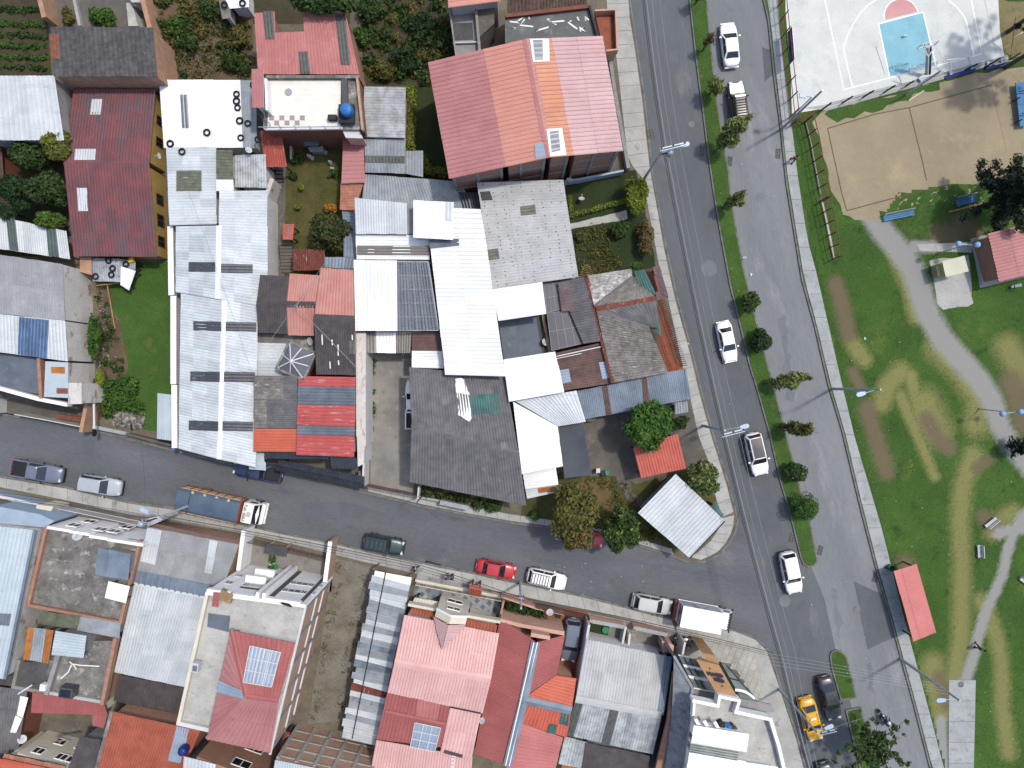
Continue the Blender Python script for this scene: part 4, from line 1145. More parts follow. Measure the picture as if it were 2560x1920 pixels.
r=rf(B,'',[912,436,1148,454,1196,530,905,500],2.7,'zinc_grey',src=True,pitch=0.28,sw=0.9,sl=3,wall='plaster_grey')
rf(B,'',[1146,480,1198,482,1202,528,1160,526],2.85,'poly_navy',src=True,pitch=0.3,wall=None)
rf(B,'',[855,526,890,527,890,592,862,592],2.5,'zinc_blue',h=1,src=True,pitch=0.3,wall='plaster_grey')

# --- the big red and orange house
B=hs('house','largest house with wide gabled roof in pink, orange and coral bands','10',1900,950)
def mixp(a,b,t):return [a[0]+(b[0]-a[0])*t,a[1]+(b[1]-a[1])*t]
A,Bq,Cq,D=[1069.5,156],[1316,97],[1373.5,393.5],[1123,447]
t=0.565
Am,Dm=mixp(A,Bq,t),mixp(D,Cq,t)
ze,zr=7.9,9.3;zm=ze+(zr-ze)*t
g1=rf(B,'',A+Am+Dm+D,(ze,zm,zm,ze),'rose',h=1,src=True,prof='trap',pitch=0.42,amp=0.06,sw=1.25,sl=2.1,most=48,wall='brick',inset=0.3)
g2=rf(B,'',Am+Bq+Cq+Dm,(zm,zr,zr,zm),'coral',h=1,src=True,prof='trap',pitch=0.42,amp=0.06,sw=1.25,sl=6,wall='brick',inset=0.3)
E,Fq=[1506,90],[1558,377]
zo=zr-0.25
g3=rf(B,'',Bq+mixp(Bq,E,0.33)+mixp(Cq,Fq,0.33)+Cq,(zr,zo-0.2,zo-0.2,zr),'orange',h=1,src=True,prof='trap',pitch=0.42,amp=0.06,sw=1.25,sl=6,wall='brick')
g4=rf(B,'',mixp(Bq,E,0.33)+E+Fq+mixp(Cq,Fq,0.33),(zo-0.2,7.9,7.9,zo-0.2),'rose_light',h=1,src=True,prof='trap',pitch=0.42,amp=0.06,sw=1.25,sl=2.6,most=60,wall='brick')
cap(g2,g2.quad[1],g2.quad[2],'rose',w=0.7)
sky_(g3,'20',[152,338,318,336,322,532,180,536],'zinc_white',pitch=0.4);sky_(g3,'20',[296,1118,430,1108,468,1340,328,1352],'zinc_white',pitch=0.4)
sky_(g2,'20',[196,1240,270,1232,296,1360,205,1374],'poly_pale',pitch=0.4)
sky_(g3,'20',[178,350,262,348,268,520,196,524],'poly_clear',pitch=0.4,lift=0.12);sky_(g3,'20',[322,1140,400,1130,416,1300,340,1318],'poly_clear',pitch=0.4,lift=0.12)
# concrete frame on the south wall
def frame_on(r_,hint,cols,beams,base=0.1,m='plaster_grey',B=None,top=None,w=0.28):
 e=near_edge(r_,hint);wp=r_.wall_poly;a=wp[e];b=wp[(e+1)%len(wp)]
 cen=sum(wp,Vector())/len(wp)
 d=(b-a);d.z=0;d.normalize();n=Vector((d.y,-d.x,0))
 if (a-cen).dot(n)<0:n=-n
 for s in cols:
  p=a.lerp(b,s)+n*0.03
  MB().box((p.x,p.y,(p.z+base)/2),(w,0.12,p.z-base-0.02),math.atan2(d.y,d.x)).build('column',m,B or r_.house)
 for zb in beams:
  p=a+n*0.02;q2=b+n*0.02
  MB().bar((p.x,p.y,zb),(q2.x,q2.y,zb),0.11,w).build('beam',m,B or r_.house)
frame_on(g1,P(1250,430,4),(0.02,0.5,0.98),(3.0,5.8));frame_on(g2,P(1340,410,4),(0.35,0.98),(3.0,5.8));frame_on(g3,P(1400,395,4),(0.9,),(3.0,5.8));frame_on(g4,P(1500,385,4),(0.45,0.98),(3.0,5.8))
p,q=P(1558,380,7.8),P(1570,418,0.3)
bwall('boundary_wall',[P(1395,464),P(1450,456),P(1552,436)],1.2,'plaster_blue',w=0.2,label='low pale wall below the brick side of the red and orange house')
bwall('boundary_wall',[P(1520,150),P(1535,250),P(1566,425)],1.1,'plaster_grey',w=0.35,label='grey garden wall along the pavement beside the largest house')
# --- building above it at the top edge
B=hs('house','house at the top edge with cracked grey roof deck and brown tiles','20',300,130)
flat(B,'20',[-60,118,690,62,745,330,-60,372],4.6,'slab_cracked','plaster_grey')
rr_=random.Random(4)
cr=[]
for k in range(12):
 x0,y0=rr_.uniform(0,640),rr_.uniform(150,300)
 a=tl('20',x0,y0);b=tl('20',x0+rr_.uniform(-70,70),y0+rr_.uniform(-60,60));c_=tl('20',x0+rr_.uniform(-110,110),y0+rr_.uniform(-40,90))
 if y0>280:continue
 wband('crack_seal',[P(*a,4.6),P(*b,4.6),P(*c_,4.6)],0.14,'patch_white',4.61+0.002*k)
 cr.append(bpy.context.scene.collection.objects[-1])
for o in cr:
 o.parent=B;o.location=o.location-B.location
 del o['kind']
rf(B,'20',[-40,-90,235,-110,240,100,-40,126],(5.4,5.4,4.9,4.9),'clay_dark',prof='tile',pitch=0.34,amp=0.07,sw=0.9,sl=1.4,wall='brick_dark')
rf(B,'20',[238,-110,640,-130,645,40,244,98],(5.4,5.4,4.9,4.9),'clay_dark',prof='tile',pitch=0.34,amp=0.07,sw=0.9,sl=1.4,wall='brick_dark')
parapet(B,PT('20',[-40,132,650,52],5),5.0,4.4,'brick_dark',w=0.35)
parapet(B,PT('20',[672,60,745,330],5),5.1,4.4,'dark_trim',w=0.2)
B2=hs('balcony','terracotta walled balcony box beside the avenue pavement','20',810,280,'balcony')
flat(B2,'20',[715,105,892,95,906,448,800,460],3.0,'patio_terracotta','plaster_pink',name='balcony_floor')
parapet(B2,PT('20',[718,112,890,102,904,446,815,456],3.4),3.9,2.95,'plaster_pink',w=0.16)
B=hs('house','concrete terrace house with salmon roof at the top edge','10',1800,200)
rf(B,'10',[1650,-200,2110,-230,2115,8,1660,66],5.6,'coral',h=1,prof='trap',pitch=0.4,sw=1.2,sl=6,wall='plaster_white')
flat(B,'10',[1675,70,1895,60,1925,465,1730,480],3.4,'plaster_grey','plaster_grey')
flat(B,'10',[1700,200,1870,195,1880,345,1710,350],3.42,'slab_dark',None,name='floor_patch',th=0.01)
flat(B,'10',[1900,60,2055,50,2060,200,1925,330],3.9,'concrete_dark','plaster_grey')
parapet(B,PT('10',[1900,70,1935,470],4),4.1,3.3,'concrete_yard',w=0.25);parapet(B,PT('10',[1672,75,1728,478],4),3.9,3.3,'plaster_grey',w=0.15)
parapet(B,PT('10',[1704,356,1930,348],4),3.7,3.3,'slab_pale',w=0.15)

# --- central complex of white roofs
B=hs('workshop','white roofed workshop with raised white box roof in the middle of the block','11',1100,250,'workshop')
k1=rf(B,'11',[850,50,1300,98,1306,366,862,362],(5.3,5.3,5.0,5.0),'zinc_light',pitch=0.28,sw=0.95,sl=6)
rf(B,'11',[1303,92,1360,100,1360,362,1306,362],4.8,'zinc_grey',prof='flat',wall=None)
k2=rf(B,'11',[1360,70,1706,90,1702,412,1360,396],(6.5,6.5,6.3,6.3),'zinc_white',prof='trap',pitch=0.28,sw=0.9,sl=6,inset=0.15)
sky_(k2,'11',[1640,90,1700,92,1698,250,1640,248],'zinc_light')
k3=rf(B,'11',[862,366,1490,372,1502,586,868,582],(4.6,4.6,4.4,4.4),'zinc_white',h=1,prof='trap',pitch=0.32,sw=1.0,sl=3)
sky_(k3,'11',[872,462,1494,464,1498,546,874,542],'poly_brown',sl=1.6,prof='trap',pitch=0.32)
k4=rf(B,'11',[844,586,1216,592,1220,1200,858,1202],(5.3,5.3,5.0,5.0),'zinc_white',prof='trap',pitch=0.3,sw=0.9,sl=8)
k5=rf(B,'11',[1218,600,1488,604,1578,1194,1222,1196],(5.15,5.15,4.9,4.9),'poly_clear',prof='wave',pitch=0.3,sw=0.95,sl=4.5,wall=None,purlin=True)
k6=rf(B,'11',[1500,408,1986,408,2156,1592,1636,1578],(5.3,5.9,5.9,5.3),'zinc_white',h=1,prof='trap',pitch=0.42,amp=0.06,sw=1.2,sl=3,most=80)
k6b=rf(B,'11',[1702,138,1942,148,1984,405,1702,405],(5.6,5.9,5.9,5.6),'zinc_white',h=1,prof='trap',pitch=0.42,amp=0.06,sw=1.2,sl=6)
sky_(k6,'11',[1492,412,1752,384,1758,462,1504,490],'poly_grey',prof='trap',pitch=0.42)
yard('workshop_floor',tp('11',1215,600,1490,600,1640,1200,1215,1200),'concrete_dark',0.14)
B=hs('warehouse','warehouse with broad pale grey fastener-dotted roof beside the small gardens','21',250,350,'warehouse')
k7=rf(B,'',[1192,456,1408,449,1446,692,1232,722],(4.7,4.9,4.9,4.7),'fibre_light',h=1,src=True,pitch=0.3,amp=0.05,sw=1.05,sl=2.4,most=96)
sky_(k7,'21',[70,128,200,108,208,190,78,205],'poly_olive',pitch=0.3);sky_(k7,'11',[2004,500,2092,488,2104,576,2012,590],'poly_olive',pitch=0.3)
sky_(k7,'',[1200,480,1225,478,1232,500,1205,502],'fibre_brown',src=True,pitch=0.3)
r_=random.Random(2);mbf=MB()
for i in range(24):
 for j in range(9):
  u,v=(j+0.5)/9+r_.uniform(-0.01,0.01),(i+0.5)/24
  if r_.random()<0.45:continue
  qd=k7.quad;p=(qd[0].lerp(qd[1],u)).lerp(qd[3].lerp(qd[2],u),v)
  mbf.lathe((p.x,p.y,p.z+0.05),[(0.06,0),(0.05,0.03)],6)
o=mbf.build('fastener','dark_trim',k7.deck);o['kind']='stuff'
B=hs('workshop','two white sheet roofs around a sunken slate coloured court','21',150,1200,'workshop')
rf(B,'',[1230,723,1356,705,1366,784,1246,802],(5.3,5.5,5.5,5.3),'zinc_white',h=1,src=True,prof='trap',pitch=0.42,sw=1.2,sl=6)
flat(B,'',[1246,804,1362,786,1380,882,1260,900],2.6,'slab_blue',None,src=True)
flat(B,'',[1340,790,1363,786,1380,882,1356,886],2.62,'slab_dark',None,src=True,name='floor_patch',th=0.01)
parapet(B,[P(1357,786,3),P(1374,878,3)],3.3,2.4,'wood',w=0.25)
rf(B,'',[1258,899,1388,879,1411,980,1272,1004],(5.1,5.3,5.3,5.1),'zinc_white',h=1,src=True,prof='trap',pitch=0.42,sw=1.2,sl=3.2)
B=hs('house','house with white valley roof next to the dark grey shade cloth','22',250,450)
v1=rf(B,'22',[20,146,552,56,636,326,396,366],(4.4,4.6,4.4,4.2),'zinc_light',pitch=0.3,sw=0.95,sl=6)
v2=rf(B,'22',[8,152,396,368,440,710,86,778],(4.7,4.2,4.2,4.7),'zinc_white',h=1,prof='trap',pitch=0.32,sw=0.95,sl=5)
B2=hs('shade_sail','dark grey shade cloth stretched over the concrete yard','22',540,580,'shade cloth')
q=PT('22',[396,370,612,340,686,784,455,816],(3.2,3.0,2.9,3.1));n_=12
V=[];F=[]
for i in range(n_+1):
 for j in range(n_+1):
  u,v=i/n_,j/n_
  p=(q[0].lerp(q[1],u)).lerp(q[3].lerp(q[2],u),v)
  V.append(p+Vector((0,0,-0.22*math.sin(math.pi*u)*math.sin(math.pi*v)+0.03*math.sin(9*u+14*v))))
for i in range(n_):
 for j in range(n_):
  a=i*(n_+1)+j;F.append([a,a+1,a+n_+2,a+n_+1])
obj('cloth',V,F,'tarp_grey',B2,True)
for p in q:MB().box((p.x,p.y,p.z/2-0.02),(0.07,0.07,p.z-0.08)).build('post','galvanised',B2)
B=hs('shed','small white sheds with a rusty panel behind the olive tree','22',250,880,'shed')
rf(B,'22',[92,778,380,720,400,870,116,910],2.9,'zinc_white',h=1,prof='trap',pitch=0.3,sw=0.9,sl=4)
r=rf(B,'22',[116,912,430,872,402,932,130,990],2.6,'zinc_light',h=1,pitch=0.3,sw=0.9,sl=4)
sky_(r,'22',[225,900,396,880,380,922,230,940],'rust_orange',lift=0.09)

# --- hipped house of old fibre sheets by the avenue
B=hs('house','house with weathered hipped fibre roof and brown ridges by the avenue','21',900,1100)
zr_,zv=5.2,4.2
rf(B,'21',[650,722,1028,664,1040,736,706,986],(4.9,4.2,4.2,5.2),'fibre_white',h=1,pitch=0.28,amp=0.06,sw=1.0,sl=1.6,wall='plaster_grey',inset=0.4)
l2=rf(B,'21',[1036,736,1100,800,1236,906,712,990],(4.3,4.2,4.2,5.2),'fibre_old',h=0,pitch=0.28,amp=0.06,sw=1.0,sl=1.8,wall='plaster_grey',inset=0.5)
l3=rf(B,'21',[728,1012,1240,918,1262,1180,1180,1172],(5.2,4.2,4.0,4.2),'fibre_dark',h=0,pitch=0.28,amp=0.06,sw=1.0,sl=1.8,wall='plaster_grey',inset=0.5)
l4=rf(B,'21',[728,1024,1182,1174,1352,1560,872,1648],(5.2,4.3,4.1,4.9),'fibre_old',h=1,pitch=0.28,amp=0.07,sw=1.0,sl=1.6,most=96,wall='plaster_grey',inset=0.4)
rf(B,'21',[1052,684,1142,668,1242,880,1130,920],(4.0,3.9,3.8,4.0),'teal_sheet',pitch=0.26,amp=0.05,sw=0.9,sl=3,wall=None)
rf(B,'21',[1152,938,1244,922,1288,1244,1184,1172],(4.0,3.9,3.7,3.9),'teal_sheet',pitch=0.26,amp=0.05,sw=0.9,sl=3,wall=None)
l5=rf(B,'21',[392,782,640,730,764,1288,618,1310],(4.5,5.0,5.0,4.5),'fibre_dark',h=1,pitch=0.28,amp=0.06,sw=1.0,sl=2.2,wall='plaster_grey')
sky_(l5,'21',[398,790,496,770,545,1020,430,1034],'purple_sheet',pitch=0.28)
cap(l5,l5.quad[1],P(*tl('21',872,1648),4.9),'rust',w=0.4,lift=0.12);cap(l3,l3.quad[0],l3.quad[1],'rust',w=0.45,lift=0.14)
cap(l2,P(*tl('21',708,985),5.2),P(*tl('21',1038,738),4.3),'fibre_dark',w=0.3,lift=0.1);cap(l4,l4.quad[0],l4.quad[1],'fibre_dark',w=0.3,lift=0.1)
B=hs('canopy','dark translucent courtyard canopy in two stepped panels','21',420,1080,'canopy')
rf(B,'21',[272,790,388,776,418,1018,300,1040],4.0,'poly_navy',h=1,prof='flat',sw=0.7,sl=1.0,posts=True)
rf(B,'21',[302,1044,548,1020,616,1308,342,1370],4.1,'poly_navy',h=0,prof='flat',sw=0.8,sl=1.7,posts=True)
for qd_,nu_,nv_ in ((PT('21',[272,790,388,776,418,1018,300,1040],4.06),3,2),(PT('21',[302,1044,548,1020,616,1308,342,1370],4.16),4,2)):
 for k in range(nu_+1):MB().bar(qd_[0].lerp(qd_[1],k/nu_),qd_[3].lerp(qd_[2],k/nu_),0.035).build('glazing_bar','wire_pale',B)
 for k in range(nv_+1):MB().bar(qd_[0].lerp(qd_[3],k/nv_),qd_[1].lerp(qd_[2],k/nv_),0.035,0.03).build('glazing_bar','wire_pale',B)
B=hs('shed','brown ribbed lean-to roof with two pale plastic patches','21',620,1480,'shed')
r=rf(B,'21',[372,1392,776,1300,872,1650,448,1716],(4.4,4.6,4.4,4.2),'brown_sheet',h=1,pitch=0.26,sw=0.9,sl=3,wall='plaster_grey')
sky_(r,'21',[750,1472,822,1462,850,1605,780,1616],'poly_pale',pitch=0.26);sky_(r,'21',[412,1540,490,1528,512,1640,432,1656],'poly_pale',pitch=0.26)
mb=MB().bar(P(*tl('21',385,1420),4.7),P(*tl('21',840,1322),4.7),0.09).bar(P(*tl('21',385,1440),4.72),P(*tl('21',600,1395),4.72),0.07)
tag(mb.build('pipe','white_metal'),'pair of white pipes lying across the brown lean-to roof','pipe')
B=hs('gate_porch','little brown gate porch roof at the avenue pavement','21',1280,780,'porch')
rf(B,'21',[1212,650,1276,640,1352,914,1284,868],(2.8,2.8,2.7,2.9),'purple_sheet',h=1,pitch=0.26,wall=None,sw=0.8,posts=True)
rf(B,'21',[1238,862,1284,858,1350,916,1246,934],(2.9,2.9,2.6,2.7),'purple_sheet',h=0,pitch=0.26,wall=None,sw=0.8,posts=True)
flat(B,'21',[1150,668,1208,660,1262,858,1228,862],1.6,'brick_dark','brick_dark',name='planter',base=0.1)
# black railing along the pavement
fb=empty('railing',P(*tl('21',1370,1220),0.1),'black iron railing with cross bars in front of the hipped house','railing')
mb=MB()
pa,pb_=tl('21',1285,935),tl('21',1475,1500)
for zt in (0.4,1.9):mb.bar(P(*pa,zt),P(*pb_,zt),0.06)
mb.build('rail','black_metal',fb)
for k in range(34):
 x=pa[0]+(pb_[0]-pa[0])*k/33;y=pa[1]+(pb_[1]-pa[1])*k/33
 b_=P(x,y,0.1)
 MB().box((b_.x,b_.y,1.05),(0.05,0.05,1.9)).build('bar','black_metal',fb)
mb=MB()
for k in range(30):
 a=(pa[0]-14+(pb_[0]-pa[0])*k/29,pa[1]+(pb_[1]-pa[1])*k/29)
 mb.bar(P(a[0],a[1],2.2),P(a[0]+14,a[1],2.2),0.04)
mb.bar(P(pa[0]-14,pa[1],2.2),P(pb_[0]-14,pb_[1],2.2),0.06);mb.bar(P(pa[0],pa[1],2.2),P(pb_[0],pb_[1],2.2),0.06)
mb.build('trellis','black_metal',fb)
B=hs('house','long low house with slate blue zinc roof crossed by two brown strips','22',1000,120)
r=rf(B,'22',[552,62,1500,-132,1546,128,592,312],(3.6,3.6,3.1,3.1),'zinc_blue',pitch=0.2,amp=0.03,sw=1.0,sl=2.8,wall='plaster_grey')
sky_(r,'22',[776,18,822,8,860,258,812,268],'brown_sheet',pitch=0.2,sl=8);sky_(r,'22',[1120,-52,1162,-60,1186,150,1142,200],'brown_sheet',pitch=0.2,sl=8)
rf(B,'22',[1404,164,1514,148,1522,245,1410,262],2.6,'zinc_grey',pitch=0.25,wall='plaster_grey')
flat(B,'22',[640,300,725,285,730,315,650,325],1.4,'slab_stained','plaster_grey',name='ledge',base=0.1)

# --- corner yard: tiled car port and diamond roof
B=hs('car_port','red tiled car port roof partly under the round green tree','22',1280,650,'car port')
rf(B,'22',[1046,548,1430,432,1502,728,1114,812],(3.0,3.3,3.3,3.0),'terracotta_tile',h=0,prof='tile',pitch=0.3,amp=0.05,sw=1.0,sl=0.9,posts=True)
B=hs('house','corner house with diamond-turned white corrugated roof','22',1450,1150)
dm=rf(B,'22',[1415,776,1836,1180,1530,1502,1088,1112],(3.5,3.7,3.7,3.5),'zinc_light',h=0,prof='trap',pitch=0.36,amp=0.06,sw=1.1,sl=6,wall='plaster_grey',inset=0.5)
cap(dm,dm.quad[1],dm.quad[2],'dark_trim',w=0.25,lift=0.06,name='gutter')
B=hs('awning','teal awning at the point of the diamond roofed corner house','22',1780,1090,'awning')
rf(B,'22',[1716,1058,1762,1020,1834,1150,1824,1158],2.9,'teal_sheet',prof='flat',wall=None,posts=True)

# --- big dark grey roof with driveway
B=hs('house','house under the biggest dark grey corrugated roof with a white splash','12',1750,500)
na=rf(B,'',[1022,918,1262,940,1296,1134,1029,1060],(4.3,4.3,5.3,5.3),'fibre_dark',src=True,pitch=0.26,amp=0.055,sw=1.05,sl=2.6,most=60,wall='plaster_white',inset=0.5)
nb=rf(B,'',[1029,1060,1296,1134,1315,1264,1023,1204],(5.3,5.3,4.2,4.2),'fibre_dark',src=True,pitch=0.26,amp=0.055,sw=1.05,sl=2.6,most=60,wall='plaster_white',inset=0.9)
cap(na,na.quad[3],na.quad[2],'fibre_dark',w=0.6)
sky_(na,'12',[1840,95,2100,85,2122,262,1858,258],'teal_sheet',pitch=0.26)
q_=[onplane(na.plane,*tl('12',*p_))+Vector((0,0,0.075))for p_ in ((1718,-40),(1790,-50),(1850,95),(1862,300),(1840,322),(1800,290),(1752,270),(1742,110))]
V_,F_=slab(jag(q_,0.25,0.07,5),0.02);obj('paint_splash',V_,F_,'patch_white',na.deck)
bwall('boundary_wall',[P(*tl('12',985,-20)),P(*tl('12',985,460)),P(*tl('12',968,850))],2.6,'plaster_white',w=0.18,label='tall white wall along the left side of the concrete driveway')
bwall('boundary_wall',[P(*tl('12',1428,870)),P(*tl('12',1420,960))],2.0,'plaster_white',w=0.15,label='short white wall stub at the driveway mouth')
g=empty('gate',P(*tl('12',1200,920),0.12),'sliding iron gate across the mouth of the concrete driveway','gate')
mb=MB()
a,b=P(*tl('12',985,862)),P(*tl('12',1415,950))
for zz in (0.3,1.9):mb.bar((a.x,a.y,zz),(b.x,b.y,zz),0.08)
mb.build('rail','brown_sheet',g)
for k in range(36):
 p=a.lerp(b,k/35);MB().box((p.x,p.y,1.1),(0.04,0.04,1.9)).build('bar','brown_sheet',g)
bwall('boundary_wall',[P(*tl('12',1430,968)),P(*tl('12',1620,1000))],0.9,'concrete',w=0.2,label='low wall in front of the planted strip by the dark grey roof')
bwall('boundary_wall',[P(*tl('12',1622,1005)),P(*tl('12',1826,1048))],1.5,'concrete_pale',w=0.45,label='thick pale wall block at the house entrance below the dark grey roof')

# --- middle-left cluster
B=hs('house','cluster house with dark brown and orange patchwork roofs','11',400,950)
o1=rf(B,'11',[36,716,282,730,262,972,4,966],(4.9,4.9,5.6,5.6),'fibre_brown',pitch=0.24,amp=0.04,sw=1.0,sl=2,wall='plaster_pink',inset=0.2)
o2=rf(B,'11',[4,972,262,978,272,1226,20,1216],(5.6,5.6,4.9,4.9),'fibre_brown',pitch=0.24,amp=0.04,sw=1.0,sl=2,wall='plaster_pink',inset=0.2)
o3=rf(B,'11',[290,706,546,720,510,974,264,968],(4.9,4.9,5.6,5.6),'orange_paint',pitch=0.26,amp=0.04,sw=1.0,sl=2.4,wall='plaster_pink',inset=0.2)
o4=rf(B,'11',[264,978,502,984,500,1242,276,1238],(5.6,5.6,4.9,4.9),'orange_paint',pitch=0.26,amp=0.04,sw=1.0,sl=2.4,wall='plaster_pink',inset=0.2)
cap(o1,o1.quad[3],o3.quad[2],'fibre_brown',w=0.6)
o5=rf(B,'11',[556,656,840,672,846,1100,502,1086],(5.0,5.0,6.0,6.0),'orange_paint',pitch=0.26,amp=0.04,sw=1.0,sl=2.4,wall='plaster_pink',inset=0.2)
o6=rf(B,'11',[502,1092,848,1106,862,1582,520,1576],(6.0,6.0,5.0,5.0),'fibre_brown',pitch=0.26,amp=0.04,sw=1.0,sl=2.4,wall='plaster_pink',inset=0.2)
cap(o5,o5.quad[3],o5.quad[2],'fibre_brown',w=0.7)
sky_(o6,'11',[795,1286,855,1290,858,1398,800,1396],'poly_olive',pitch=0.26)
for k,(x,y,l)in enumerate(((572,1230,90),(658,1275,50),(710,1318,50),(710,1375,40),(640,1465,60),(714,1455,40),(832,1235,45))):
 a=onplane(o6.plane,*tl('11',x,y));b=onplane(o6.plane,*tl('11',x+3,y+l));MB().bar(a+Vector((0,0,.07)),b+Vector((0,0,.07)),0.1,0.03).build('mortar_streak','patch_white',o6.deck)
flat(B,'11',[20,1222,500,1244,520,1400,10,1300],3.6,'slab_stained','plaster_pink',name='flat_roof')
B=hs('shed','zinc roofed shed with a glass lantern pyramid on its corner','11',150,1500,'shed')
rf(B,'11',[0,1302,256,1308,420,1640,0,1630],3.9,'zinc_light',h=1,pitch=0.3,sw=0.9,sl=3)
lq=PT('11',[292,1290,516,1392,414,1622,176,1524],5.0);ap=P(*tl('11',300,1462),6.0)
lt=empty('skylight_lantern',P(*tl('11',340,1460),3.9),'pyramid glass roof lantern with white bars over a dark stairwell','roof lantern')
V,F=prism(lq,3.6);obj('curb',V,F,'brick_dark',lt)
mb=MB()
for i in range(4):mb.bar(lq[i],lq[(i+1)%4],0.22,0.3)
mb.build('frame','slab_stained',lt)
for i in range(4):
 for s in (0,0.5):
  p=lq[i].lerp(lq[(i+1)%4],s);MB().bar(p,ap,0.09).build('glazing_bar','white_metal',lt)
for i in range(4):
 obj('pane',[lq[i]+Vector((0,0,.03)),lq[(i+1)%4]+Vector((0,0,.03)),ap-Vector((0,0,.03))],[[0,1,2]],'poly_clear',lt)
B=hs('shed','rust streaked metal shed roof beside the round garden tree','11',450,590,'shed')
rf(B,'11',[316,490,592,500,586,672,320,680],2.7,'rust',pitch=0.22,sw=0.9,sl=3,wall='brick')
B=hs('shed','stepped slate zinc shed roof behind the round garden tree','11',760,520,'shed')
rf(B,'11',[756,384,864,386,864,566,756,562],3.0,'zinc_blue',pitch=0.3,sw=0.9,sl=3,wall='plaster_grey')
rf(B,'11',[592,562,862,566,842,666,588,652],3.2,'zinc_blue',pitch=0.3,sw=0.9,sl=3,wall='plaster_grey')

B=hs('house','house with grey fibre roof over a bright orange lower roof by the street','12',170,300)
r=rf(B,'12',[-16,-75,362,-70,352,382,-20,382],(5.2,5.2,4.9,4.9),'fibre_dark',h=1,pitch=0.22,sw=1.0,sl=2.2,wall='plaster_pink')
sky_(r,'12',[-10,-60,240,-60,240,130,-10,130],'fibre_old',pitch=0.28);sky_(r,'12',[-10,140,98,140,95,380,-10,378],'fibre_old',pitch=0.3)
rf(B,'12',[-20,386,352,388,346,586,-22,582],(5.0,5.0,4.8,4.8),'orange_red',h=1,prof='trap',pitch=0.3,sw=1.0,sl=4,wall='plaster_pink')
B=hs('house','house with flaking red roof crossed by grey plastic bands by the street','12',610,300)
q0=[366,-68,864,-60,848,628,348,612]
def yb(t):return [366-18*t,-68+680*t],[864-16*t,-60+688*t]
for a_,b_,m_ in ((0,0.125,'red_worn'),(0.128,0.358,'poly_grey'),(0.361,0.622,'red_worn'),(0.625,0.738,'poly_grey'),(0.741,1.0,'red_worn')):
 l0,r0_=yb(a_);l1,r1_=yb(b_)
 rf(B,'12',l0+r0_+r1_+l1,5.3-0.5*abs(0.5-(a_+b_)/2),m_,h=1,pitch=0.3,sw=0.9,sl=2.2,wall='plaster_white')
rf(B,'12',[80,588,620,590,622,650,84,642],(4.3,4.3,4.1,4.1),'navy_tile',pitch=0.2,amp=0.04,sw=1.2,sl=2,wall='plaster_white')
rf(B,'12',[640,628,860,634,884,732,652,728],(4.3,4.3,4.0,4.0),'navy_tile',pitch=0.2,amp=0.04,sw=1.2,sl=2,wall='plaster_white')
ns=flat(B,'11',[866,1215,948,1215,948,2200,864,2110],4.2,'plaster_peeled','plaster_white',name='flat_roof')
flat(B,'12',[866,300,950,300,930,690,880,715],4.25,'plaster_peeled','plaster_white',name='flat_roof')
B=hs('gate_roof','ridged navy tiled gate roof along the street front','12',550,780,'gate roof')
rf(B,'12',[196,655,938,800,936,858,178,706],(2.8,2.8,3.2,3.2),'navy_tile',pitch=0.2,amp=0.05,sw=1.2,sl=2,wall=None,posts=True)
rf(B,'12',[178,706,936,858,934,906,162,742],(3.2,3.2,2.8,2.8),'navy_tile',pitch=0.2,amp=0.05,sw=1.2,sl=2,wall=None,posts=True)
flat(B,'12',[885,750,935,750,930,805,885,800],1.9,'slab_stained','plaster_grey',name='pillar')
B=hs('canopy','curved white carport canopy over a blue pickup at the street','12',40,680,'canopy')
n_=8;a0_,a1_=(-40,585),(70,580)
for k in range(n_):
 t0,t1=k/n_,(k+1)/n_
 def cp(t,s):
  x=-60+130*s+(15 if t>0.5 else 0)*s;y=578+170*t+(-12 if s<.5 else 0)
  return P(*tl('12',x,y),3.2+0.5*math.sin(math.pi*(0.15+0.7*t)))
 qd=[cp(t0,0),cp(t0,1),cp(t1,1),cp(t1,0)]
 V,F=slab(qd,0.03);obj('canopy_panel',V,F,'zinc_skyblue',B)
for s in (0.02,0.98):
 for t in (0.05,0.95):
  p=P(*tl('12',-60+130*s,578+165*t),3.2);MB().box((p.x,p.y,1.65),(0.08,0.08,3.1)).build('post','galvanised',B)
B=hs('shed','striped brown and white low roofs at the head of the driveway','11',1250,1340,'shed')
rf(B,'11',[948,1212,1030,1212,1036,1390,952,1388],3.4,'poly_brown',pitch=0.28,sw=0.9,wall=None,posts=True)
rf(B,'11',[1034,1212,1206,1214,1206,1392,1040,1390],3.4,'zinc_white',pitch=0.28,sw=0.9,wall=None,posts=True)
rf(B,'11',[1208,1212,1340,1214,1332,1392,1208,1392],3.4,'poly_brown',pitch=0.28,sw=0.9,wall=None,posts=True)
rf(B,'11',[1346,1212,1584,1214,1612,1370,1346,1368],3.6,'brown_sheet',h=1,pitch=0.28,sw=0.9,wall='plaster_grey')
rf(B,'11',[1346,1372,1612,1374,1622,1524,1346,1516],3.6,'zinc_white',h=1,prof='trap',pitch=0.3,sw=0.9,wall='plaster_grey')

